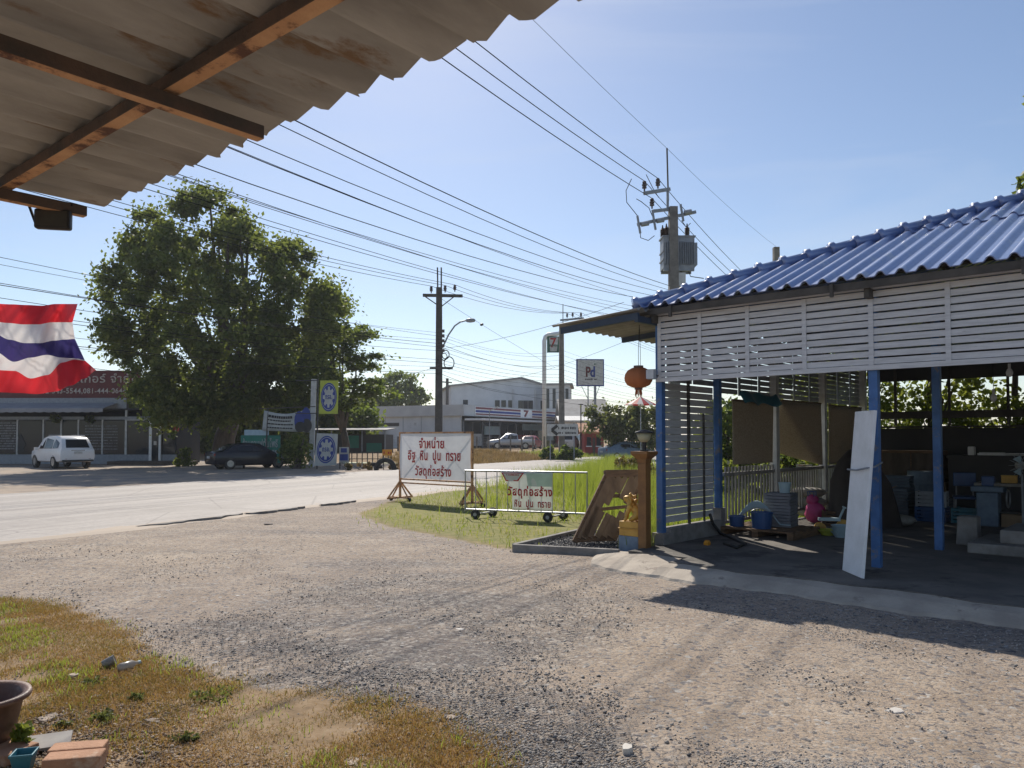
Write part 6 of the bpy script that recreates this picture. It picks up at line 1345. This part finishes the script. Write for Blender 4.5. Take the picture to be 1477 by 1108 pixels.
BT = [(185, 70, 9, 5, "dense dark tree line tree behind the shop end"), (255, 66, 9, 6, "dark bushy tree behind the left of the huge tree trunk"), (310, 70, 8, 6.4, "dark bushy tree right behind the huge tree trunk"), (365, 64, 8, 5.6, "dark bushy tree behind the green board"), (420, 68, 9, 6.2, "dark bushy tree behind the slanted banner"), (478, 72, 8, 5.6, "dark bushy tree behind the gear boards"), (545, 100, 12, 5, "far low tree left of the convenience store"), (-40, 78, 14, 6, "far tree behind the shop roof at the left edge"), (100, 84, 14, 6, "far tree behind the maroon sign")]
for px, Y, w_, h_, lab in BT:
    q = at(px, 650, Y); t = thing("background_tree", lab, "tree", (q.x, Y, 0), 0, "dark trees behind the shop and huge tree"); cl = []
    for i in range(60): cl.append((V(nr.uniform(-.5, .5) * w_, nr.uniform(-.8, .8), nr.uniform(.08, .95) * h_), nr.uniform(.7, 1.15), 110))
    leaves("crown", cl, .30, M['leafA'], t); k = MB(); k.tube([(0, 0, -.1), (.1, 0, h_ * .5), (0, .2, h_ * .9)], [.25, .18, .05], 8)
    for j in range(6): k.tube([(.05, 0, h_ * .35), cl[j][0]], [.1, .02], 5)
    k.build("trunk", M['bark'], t, smooth=True)
# shrubs at the foot of the big tree
def bush(name, label, px, py, Y, w_, h_, d_, n, size, mat, group=None, z0=None, cat="shrub"):
    q = at(px, py, Y); g = float(gh(q.x, q.y)) if z0 is None else z0
    t = thing(name, label, cat, (q.x, Y, g), 0, group); cl = []
    for i in range(max(6, n // 60)):
        a, b_, c_ = nr.uniform(-1, 1), nr.uniform(-1, 1), nr.uniform(.1, .9); f_ = (1 - .5 * c_)
        cl.append((V(a * w_ / 2 * f_ * .8, b_ * d_ / 2 * f_ * .8, c_ * h_ * .82), min(w_, h_) * nr.uniform(.18, .3), 60))
    leaves("foliage", cl, size, mat, t); k = MB()
    for i in range(5): k.tube([(nr.uniform(-.1, .1) * w_, nr.uniform(-.1, .1) * d_, -.05), (nr.uniform(-.3, .3) * w_, nr.uniform(-.3, .3) * d_, h_ * .7)], [.03 * h_, .008 * h_], 6)
    k.build("stem", M['bark'], t); return t
bush("shrub", "dark shrub between the green board and the white post", 428, 672, 42.6, 2.2, 2.4, 1.6, 1300, .15, M['leafA'])
bush("shrub", "small dark shrub left of the dark sedan at the shop deck", 268, 668, 46.5, 1.6, 1.3, 1.2, 600, .14, M['leafA'])
for i, (px, Y, w_, h_, lab) in enumerate([(520, 41.2, 2.0, .5, "dry brown weeds left of the half tyre"), (500, 41.0, 1.4, .4, "brown weed clump under the small poster board"), (575, 41.6, 1.6, .5, "dry weeds right of the half tyre"), (625, 66, 3.0, .8, "reddish dry bush at the foot of the wire fence")]):
    bush("weeds", lab, px, 672, Y, w_, h_, .8, 420, .09, M['straw'] if i != 1 else M['leafR'], None, None, "weeds")
trR = [(836, 600), (845, 580), (870, 578), (890, 586), (915, 575), (945, 585), (960, 600), (955, 640), (940, 652), (905, 645), (880, 648), (862, 625), (842, 622)]
q = at(890, 652, 58); tree("roadside_tree", "bushy olive green tree by the road behind the arrow sign", V(q.x, 60, .5), trR, 60, 80, 130, .75, .20, M['leafD'], .16, zs=.9, limbs=16, fork=1.2, maxd=2.5)
q = at(820, 652, 59); bush("shrub", "broad leaved shrub at the foot of the pale pole", 822, 655, 59, 2.4, 1.3, 1.2, 500, .24, M['leafB']); bush("shrub", "low leafy shrub left of the pale pole", 790, 655, 60, 1.8, 1.2, 1.2, 420, .22, M['leafB'])
bush("clipped_hedge", "clipped rust and green hedge behind the ochre post", 915, 668, 33, 2.5, 1.0, 1.8, 2000, .09, M['leafR'], None, 0)
# greenery seen through and behind the shed
for i, (px, py, Y, w_, h_, n, mt, lab) in enumerate([(1010, 690, 21, 3.0, 1.5, 1400, 'leafC', "bright shrub behind the slatted side screen"), (1065, 690, 20, 2.6, .6, 900, 'leafC', "bright shrub behind the left half of the baluster fence"), (1110, 680, 22, 2.4, .8, 900, 'leafC', "yellow green shrub behind the first white post"),
        (1040, 620, 24, 2.2, 3.4, 2200, 'leafA', "dark shrub left of the first woven mat"), (1050, 600, 26, 3.2, 3.3, 2000, 'leafB', "tall dark shrub beyond the first woven mat"), (1150, 600, 27, 3.4, 3.6, 2000, 'leafC', "tall bright shrub beyond the curled woven mat"), (1215, 600, 26, 3.2, 3.2, 1800, 'leafC', "tall bright shrub beyond the second white post")]):
    bush("garden_shrub", lab, px, py, Y, w_, h_, 1.8, n, .14, M[mt], "garden shrubs beyond the shed", 0)
for i, (lx, ly, h0, w_, mt, lab) in enumerate([(-.9, 11.2, 4.5, 2.2, 'leafC', "leafy tree behind the shed corner left of the white board"), (.9, 11.0, 4.6, 2.2, 'leafC', "leafy tree behind the rear opening left of the second blue post"), (2.7, 11.0, 4.6, 2.2, 'leafC', "bright leafy tree behind the rear opening right of the second blue post"), (4.4, 11.2, 4.6, 2.2, 'leafC', "leafy tree behind the rear opening at the right edge"), (-2.2, 13.2, 4.6, 3.0, 'leafB', "dark leafy tree well behind the rear left corner of the shed")]):
    w3 = sw(lx, ly, 0); t = thing("garden_tree", lab, "tree", w3, SRZ, "trees behind the shed"); cl = []
    for j in range(42): cl.append((V(nr.uniform(-w_ / 2, w_ / 2), nr.uniform(-.6, .6), nr.uniform(.6, h0 - .3)), nr.uniform(.32, .55), 80))
    leaves("crown", cl, .105, M[mt], t); k = MB(); k.tube([(0, 0, -.1), (.1, 0, 1.0), (.0, .1, h0 * .6), (.1, 0, h0 - .3)], [.13, .10, .07, .03], 8)
    for j in range(8): k.tube([(.05, .05, h0 * .35), cl[j][0]], [.05, .012], 5)
    k.build("trunk", M['bark'], t, smooth=True)
# creeper growing on the hip ridge and the twig at the right edge
q = sw(4.85 - .28, 4.85 - .34, EZ + PI_ * 4.85 - .1); t = thing("creeper", "dark leafy creeper spilling over the top right of the blue roof", "plant", q); leaves("foliage", [(V(rnd.uniform(-.5, .9), rnd.uniform(-.1, .4), rnd.uniform(.0, .35)), .24, 90) for _ in range(10)], .10, M['leafA'], t); MB().tube([(0, .1, -.1), (.3, .1, .15), (.7, .2, .3)], .015, 6).build("stem", M['bark'], t)
q = at(1490, 160, 9); t = thing("leafy_twig", "green leafy twig hanging in at the upper right edge", "branch", q); leaves("foliage", [(V(rnd.uniform(-.06, .12), 0, rnd.uniform(-.12, .16)), .05, 14) for _ in range(8)], .055, M['leafC'], t); MB().tube([(.5, 0, .5), (.15, 0, .15), (0, 0, -.12)], [.012, .008, .004], 6).build("stem", M['bark'], t)

# ------------------------------------------------------------------ grass (blades)
M['grassV'] = leafmat('verge_grass', [(.09, .19, .015), (.16, .26, .025), (.27, .29, .045), (.38, .28, .09)], .42, (.50, .56, .05), .7)
def blades(P, h0, h1, wd, lean, mat, name, label):
    n = len(P); a = nr.uniform(0, 2 * math.pi, n); h = nr.uniform(h0, h1, n) if np.isscalar(h0) else h0
    l = np.abs(nr.normal(0, lean, n)) * h; b_ = nr.uniform(0, 2 * math.pi, n); dx, dy = np.cos(a) * wd / 2, np.sin(a) * wd / 2
    ox, oy = np.cos(b_) * l, np.sin(b_) * l
    v0 = P + np.stack([-dx, -dy, 0 * a], 1); v1 = P + np.stack([dx, dy, 0 * a], 1)
    m0 = P + np.stack([ox * .35 + dx * .8, oy * .35 + dy * .8, h * .6], 1); m1 = P + np.stack([ox * .35 - dx * .8, oy * .35 - dy * .8, h * .6], 1)
    tp = P + np.stack([ox, oy, h], 1)
    vv = np.stack([v0, v1, m0, m1, tp], 1).reshape(-1, 3); i = np.arange(n)[:, None] * 5
    tri = np.concatenate([i + [0, 1, 2], i + [0, 2, 3], i + [3, 2, 4]]).reshape(-1, 3)
    o = npmesh(name, vv, tri, mat, None, 3); tag(o, label, "grass", kind='stuff'); return o
def scatter(poly, n, keep=None, soft=.3):
    xs_ = [p[0] for p in poly]; ys_ = [p[1] for p in poly]
    X, Y = nr.uniform(min(xs_), max(xs_), n), nr.uniform(min(ys_), max(ys_), n); d = inpoly(X, Y, poly) + nr.normal(0, soft, n)
    ok = d > 0
    if keep is not None: ok &= keep(X, Y)
    X, Y = X[ok], Y[ok]; return np.column_stack([X, Y, gh(X, Y)])
def clump(s, thr, sd=0):
    def f_(X, Y):
        v = np.sin(X * s + sd) * np.cos(Y * s * 1.3 + sd * 2) + .7 * np.sin(X * s * 2.3 + Y * s * 1.9) + .5 * np.sin(X * s * 5.1 - Y * s * 4.2 + sd) + nr.normal(0, .45, len(X)); return v > thr
    return f_
P_RUB = gpoly([(20, 1040), (150, 1016), (300, 1008), (440, 1006), (560, 1050), (470, 1075), (420, 1130), (-100, 1300), (-100, 1100)])
near = [p for p in gpoly([(-120, 862), (0, 862), (90, 876), (170, 905), (215, 945), (300, 975), (380, 1000), (470, 1003), (600, 1015), (680, 1060), (740, 1108), (760, 1150), (-250, 1150)])]
blades(scatter(near, 420000, lambda X, Y: clump(1.9, -.4)(X, Y) & ((inpoly(X, Y, P_RUB) < 0) | (nr.random(len(X)) < .6)), .12), .008, .034, .0045, 1.1, M['grassD'], "dry_grass", "short dry yellow and green grass in the near left corner")
blades(scatter(near, 70000, lambda X, Y: clump(2.6, .95, 3)(X, Y) & ((inpoly(X, Y, P_RUB) < 0) | (nr.random(len(X)) < .3)), .1), .02, .065, .006, .7, M['grassG'], "grass_tufts", "green tufts among the dry grass in the near left corner")
verge_t = gpoly([(640, 735), (690, 700), (760, 690), (830, 680), (880, 664), (960, 657), (1300, 650), (1300, 700), (1080, 715), (960, 735), (930, 748), (850, 742), (760, 744), (690, 742)])
v_all = P_VERGE
blades(scatter(v_all, 420000, lambda X, Y: (nr.random(len(X)) < np.clip(22 / (Y + 1), .05, 1)) & clump(.8, -.7)(X, Y) & (Y < 45), .35), .025, .13, .013, .8, M['grassV'], "dry_grass", "short yellowing grass on the verge before the signs")
blades(scatter(verge_t, 260000, lambda X, Y: clump(.7, -.35, 1)(X, Y) & (Y < 50), .3), .12, .42, .014, .35, M['grassG'], "tall_grass", "lush green grass behind the steel barrier")
tall = gpoly([(715, 708), (770, 696), (830, 681), (880, 666), (935, 668), (940, 715), (900, 735), (850, 728), (780, 722)])
blades(scatter(tall, 50000, clump(1.1, .0, 2), .3), .35, .80, .013, .3, M['grassG'], "tall_grass", "tall green grass beside the timber hatch")
rf = lambda X, Y: (rdist(X, Y) < -10.9) & (rdist(X, Y) > -19)
bank = [tuple((RP + RD * s + RN * d).xy) if False else (RP.x + RD.x * s + RN.x * d, RP.y + RD.y * s + RN.y * d) for s, d in ((26, -RW_ - .5), (44, -RW_ - .5), (44, -23), (26, -19))]
blades(scatter(bank, 60000, clump(1.3, -.1, 1), .3), .05, .38, .03, .7, M['straw'], "dry_grass", "dry straw coloured grass on the bank before the store")
bank2 = [(RP.x + RD.x * s + RN.x * d, RP.y + RD.y * s + RN.y * d) for s, d in ((44, -RW_ - .5), (70, -RW_ - .5), (70, -17), (44, -17))]
blades(scatter(bank2, 30000, clump(.9, -.6, 1), .3), .12, .40, .03, .5, M['grassG'], "green_grass", "green grass at the foot of the trees across the road")
gb = [tuple(sw(x, y).xy) for x, y in ((-.3, 1.0), (-.3, 16), (-9, 16), (-5, 4))]
blades(scatter(gb, 60000, clump(1.0, -.6, 4), .2), .10, .5, .014, .4, M['grassG'], "tall_grass", "green grass growing along the outside of the shed")
P = scatter(gpoly([(895, 800), (945, 800), (945, 770), (915, 770)]), 1200, None, .05); blades(P, .15, .55, .012, .25, M['grassG'], "weed_grass", "weedy grass blades between the ochre post and blue corner post")

# ------------------------------------------------------------------ near left corner: pot, bricks, small pot, litter
q = gp(-36, 1084); t = thing("planter_pot", "large brown glazed pot cut by the left edge of the picture", "pot", q)
prof = [(.13, 0), (.17, .03), (.205, .18), (.22, .26), (.255, .275), (.262, .29), (.255, .305), (.225, .30), (.205, .26), (.16, .06)]
MB().lathe(prof, 40).build("pot_wall", M['potbrown'], t, smooth=True); MB().cyl((0, 0, .05), (0, 0, .18), .17, 24).build("soil", M['bark'], t)
q = gp(112, 1104); t = thing("brick_block", "terracotta double brick lying at the bottom left corner", "brick", q, R(12))
MB().box((-.012, .045, .045), (.265, .115, .09)).build("brick", M['terracotta'], t, bevel=.008); MB().box((.008, -.078, .045), (.27, .115, .088)).build("brick", M['terracotta'], t, bevel=.008)
q = gp(4, 1098); t = thing("brick_block", "pale terracotta slab behind the small blue pot", "brick", q, R(-20)); MB().box((-.02, .04, .03), (.22, .2, .06)).build("brick", M['terracotta'], t, bevel=.008)
q = gp(66, 1080); t = thing("grey_tile", "grey flat tile leaning on the terracotta bricks", "tile", q, R(25)); MB().box((0, .02, .03), (.24, .16, .016), Matrix.Rotation(R(8), 3, 'X')).build("tile", pm('grey_flat_tile', (.33, .31, .29), (.27, .25, .24), 8, .8), t)
q = gp(34, 1112); t = thing("seedling_pot", "small square blue pot with a seedling at bottom left", "pot", q, R(15))
k = MB(); k.add([(a * s, b_ * s, z) for s, z in ((.035, 0), (.05, .085), (.055, .085), (.055, .098), (.046, .098), (.04, .06)) for a, b_ in ((-1, -1), (1, -1), (1, 1), (-1, 1))], [(4 * i + j, 4 * i + (j + 1) % 4, 4 * i + 4 + (j + 1) % 4, 4 * i + 4 + j) for i in range(5) for j in range(4)] + [(3, 2, 1, 0), (20, 21, 22, 23)]); k.build("pot_wall", M['teal'], t, bevel=.003)
q = gp(33, 1085); t = thing("seedling", "bright green papaya seedling between the brown pot and bricks", "plant", q); leaves("foliage", [(V(rnd.uniform(-.04, .04), 0, rnd.uniform(.04, .13)), .04, 16) for _ in range(7)], .034, M['leafC'], t); MB().tube([(0, 0, 0), (.0, .0, .11)], .004, 5).build("stem", M['leafB'], t)
LIT = [(105, 978, .05, 'tilechip', "flat pale stone chip lying in the dry grass", "stone"), (240, 1000, .03, 'paper', "crumpled white scrap left of the gravel edge", "litter"), (70, 1036, .07, 'tilechip', "beige broken tile right of the brown pot", "tile"), (137, 1005, .05, 'tilechip', "pale tile shard in the grass above the rubble", "tile"), (130, 1075, .075, 'paper', "cream broken tile behind the terracotta bricks", "tile"),
       (305, 1036, .06, 'terracotta', "orange brown tile shard among low weeds", "tile"), (225, 1040, .06, 'tilechip', "thin tan tile shard lying in the rubble", "tile"), (340, 1057, .06, 'tilechip', "light tile fragment right of the low weeds", "tile"), (250, 1084, .05, 'tilechip', "broken pale tile beside the tall weed", "tile"), (228, 1098, .02, 'paleblue', "tiny pale blue scrap at the bottom edge", "litter"), (470, 1092, .06, 'paper', "white torn paper in the dry grass at the bottom edge", "litter"), (446, 1055, .045, 'paper', "white plastic scrap on the brown grass", "litter"), (505, 1100, .07, 'tilechip', "grey tan tile piece at the bottom edge", "tile"), (455, 1038, .03, 'paleblue', "pale blue scrap on the brown grass", "litter"),
       (905, 1084, .05, 'paper', "white stone lying alone on the dirt near the bottom edge", "stone"), (1293, 1025, .07, 'paper', "folded white paper on the bare dirt at right", "litter"), (663, 908, .05, 'paper', "thin white scrap on the gravel in the middle yard", "litter"), (693, 941, .035, 'paper', "small white scrap on the dark gravel", "litter"), (388, 756, .13, 'tilechip', "flat pale stone slab near the road edge", "stone"), (345, 860, .07, 'paper', "thin white strip on the gravel at left middle", "litter"), (790, 813, .06, 'paper', "small white scrap beside the gravel bed kerb", "litter"), (650, 1035, .05, 'tilechip', "tan tile shard right of the brown grass patch", "tile")]
for (px, py, s, mt, lab, cat) in LIT:
    q = gp(px, py, .0); nm = {"stone": "stone", "litter": "paper_scrap", "tile": "tile_shard", "brick": "brick_fragment"}[cat]; n_ = rnd.randint(5, 7)
    o2 = [(s * rnd.uniform(.55, 1.1) * math.cos(2 * math.pi * i / n_) * 1.2, s * rnd.uniform(.5, 1.0) * math.sin(2 * math.pi * i / n_)) for i in range(n_)]
    th = s * (.5 if cat in ("stone", "brick") and s < .1 else .07)
    vs = [V(x, y, -.005) for x, y in o2] + [V(x * .9 + .01 * s, y * .9, th + s * (.14 * (rnd.random() > .7) if cat == 'litter' else .05)) for x, y in o2]
    o = MB().add(vs, [tuple(range(n_ - 1, -1, -1)), tuple(range(n_, 2 * n_))] + [(i, (i + 1) % n_, (i + 1) % n_ + n_, i + n_) for i in range(n_)]).build(nm, M[mt], None, bevel=.002)
    o.location = q; o.rotation_euler = (rnd.uniform(-.1, .1), rnd.uniform(-.1, .1), rnd.uniform(0, 3)); tag(o, lab, cat)
pc = pm('clear_plastic', (.55, .52, .48), (.45, .43, .40), 9, .2, trans=.5)
q = gp(149, 964); t = thing("plastic_cup", "clear crumpled plastic cup lying in the dry grass", "cup", q, .4); MB().lathe([(.028, 0), (.036, .08), (.038, .08), (.034, .075)], 14, rot=Matrix.Rotation(R(70), 3, 'Y'), c=(0, 0, .03)).build("cup_wall", pc, t, solid=.002); MB().cyl((-.004, 0, .028), (.0, 0, .03), .026, 12).build("base", pc, t)
q = gp(181, 967); t = thing("plastic_bottle", "clear plastic bottle lying right of the crumpled cup", "bottle", q, 1.0); MB().lathe([(.026, 0), (.03, .02), (.03, .1), (.012, .13), (.012, .145)], 14, rot=Matrix.Rotation(R(88), 3, 'Y'), c=(-.05, 0, .03)).build("bottle_body", pc, t, smooth=True); MB().cyl((.095, 0, .034), (.115, 0, .035), .013, 10).build("cap", M['paleblue'], t)
# rubble of tile chips between grass and bricks
def rub(n):
    px, py = nr.uniform(40, 420, n), nr.uniform(1015, 1108, n); v = [gp(a, b_) for a, b_ in zip(px, py)]
    return np.array([(p.x, p.y, .006) for p in v])
o = stones(4200, rub, .004, .020, stonemat('rubble', [(.10, .08, .065), (.24, .18, .13), (.40, .30, .22), (.52, .45, .38)]), "rubble"); tag(o, "broken tile rubble strewn beside the terracotta bricks", "rubble", kind='stuff')
for (px, py, s, lab) in [(145, 1040, .09, "leafy weed tuft left of centre in the rubble"), (90, 1048, .05, "small weed beside the beige tile"), (265, 1070, .07, "thin upright weed in the rubble"), (300, 1012, .12, "spreading weed patch at the gravel edge"), (200, 1010, .06, "tiny weed below the white scraps"), (135, 985, .07, "bright grass tuft below the plastic cup")]:
    q = gp(px, py); t = thing("weed", lab, "weed", q); leaves("foliage", [(V(rnd.uniform(-s, s), rnd.uniform(-s, s) * .6, rnd.uniform(.0, s * .45)), s * .4, 20) for _ in range(9)], .016, M['leafD'], t); MB().tube([(0, 0, 0), (s * .2, 0, s)], .002, 5).build("stem", M['leafB'], t)

# fallen dry leaves and straw on the near ground
def litter_pts(n):
    P = scatter(near, n, clump(2.2, -.3, 5), .25); P[:, 2] += .006; return P
P = litter_pts(2600); n = len(P); a = nr.uniform(0, 6.28, n); s_ = nr.uniform(.006, .022, n); e_ = nr.uniform(.25, .6, n); tl = nr.uniform(-.5, .5, (n, 2))
u = np.stack([np.cos(a), np.sin(a), tl[:, 0]], 1) * s_[:, None]; v = np.stack([-np.sin(a), np.cos(a), tl[:, 1]], 1) * (s_ * e_)[:, None]
lm = leafmat('dead_leaves', [(.07, .04, .02), (.20, .11, .05), (.36, .22, .11), (.52, .42, .30)], .2, (.3, .16, .06), 9.0)
o = npmesh("dry_leaf_litter", np.stack([P - u, P + v, P + u, P - v], 1).reshape(-1, 3), np.arange(4 * n).reshape(n, 4), lm); tag(o, "fallen dry leaves and chips scattered over the near left grass", "leaf litter", kind='stuff')
# ------------------------------------------------------------------ thin haze over the whole place
HB = MB().span((-1560, -330, -1.2), (1560, 1650, 24)); hm = bpy.data.materials.new("haze"); hm.use_nodes = True; hn = hm.node_tree
hn.nodes.remove(hn.nodes["Principled BSDF"]); pv = hn.nodes.new("ShaderNodeVolumePrincipled"); pv.inputs["Density"].default_value = .00042; pv.inputs["Color"].default_value = (.9, .93, 1, 1); pv.inputs["Anisotropy"].default_value = .3
hn.links.new(pv.outputs[0], hn.nodes["Material Output"].inputs["Volume"]); tag(HB.build("haze", hm), kind='stuff')
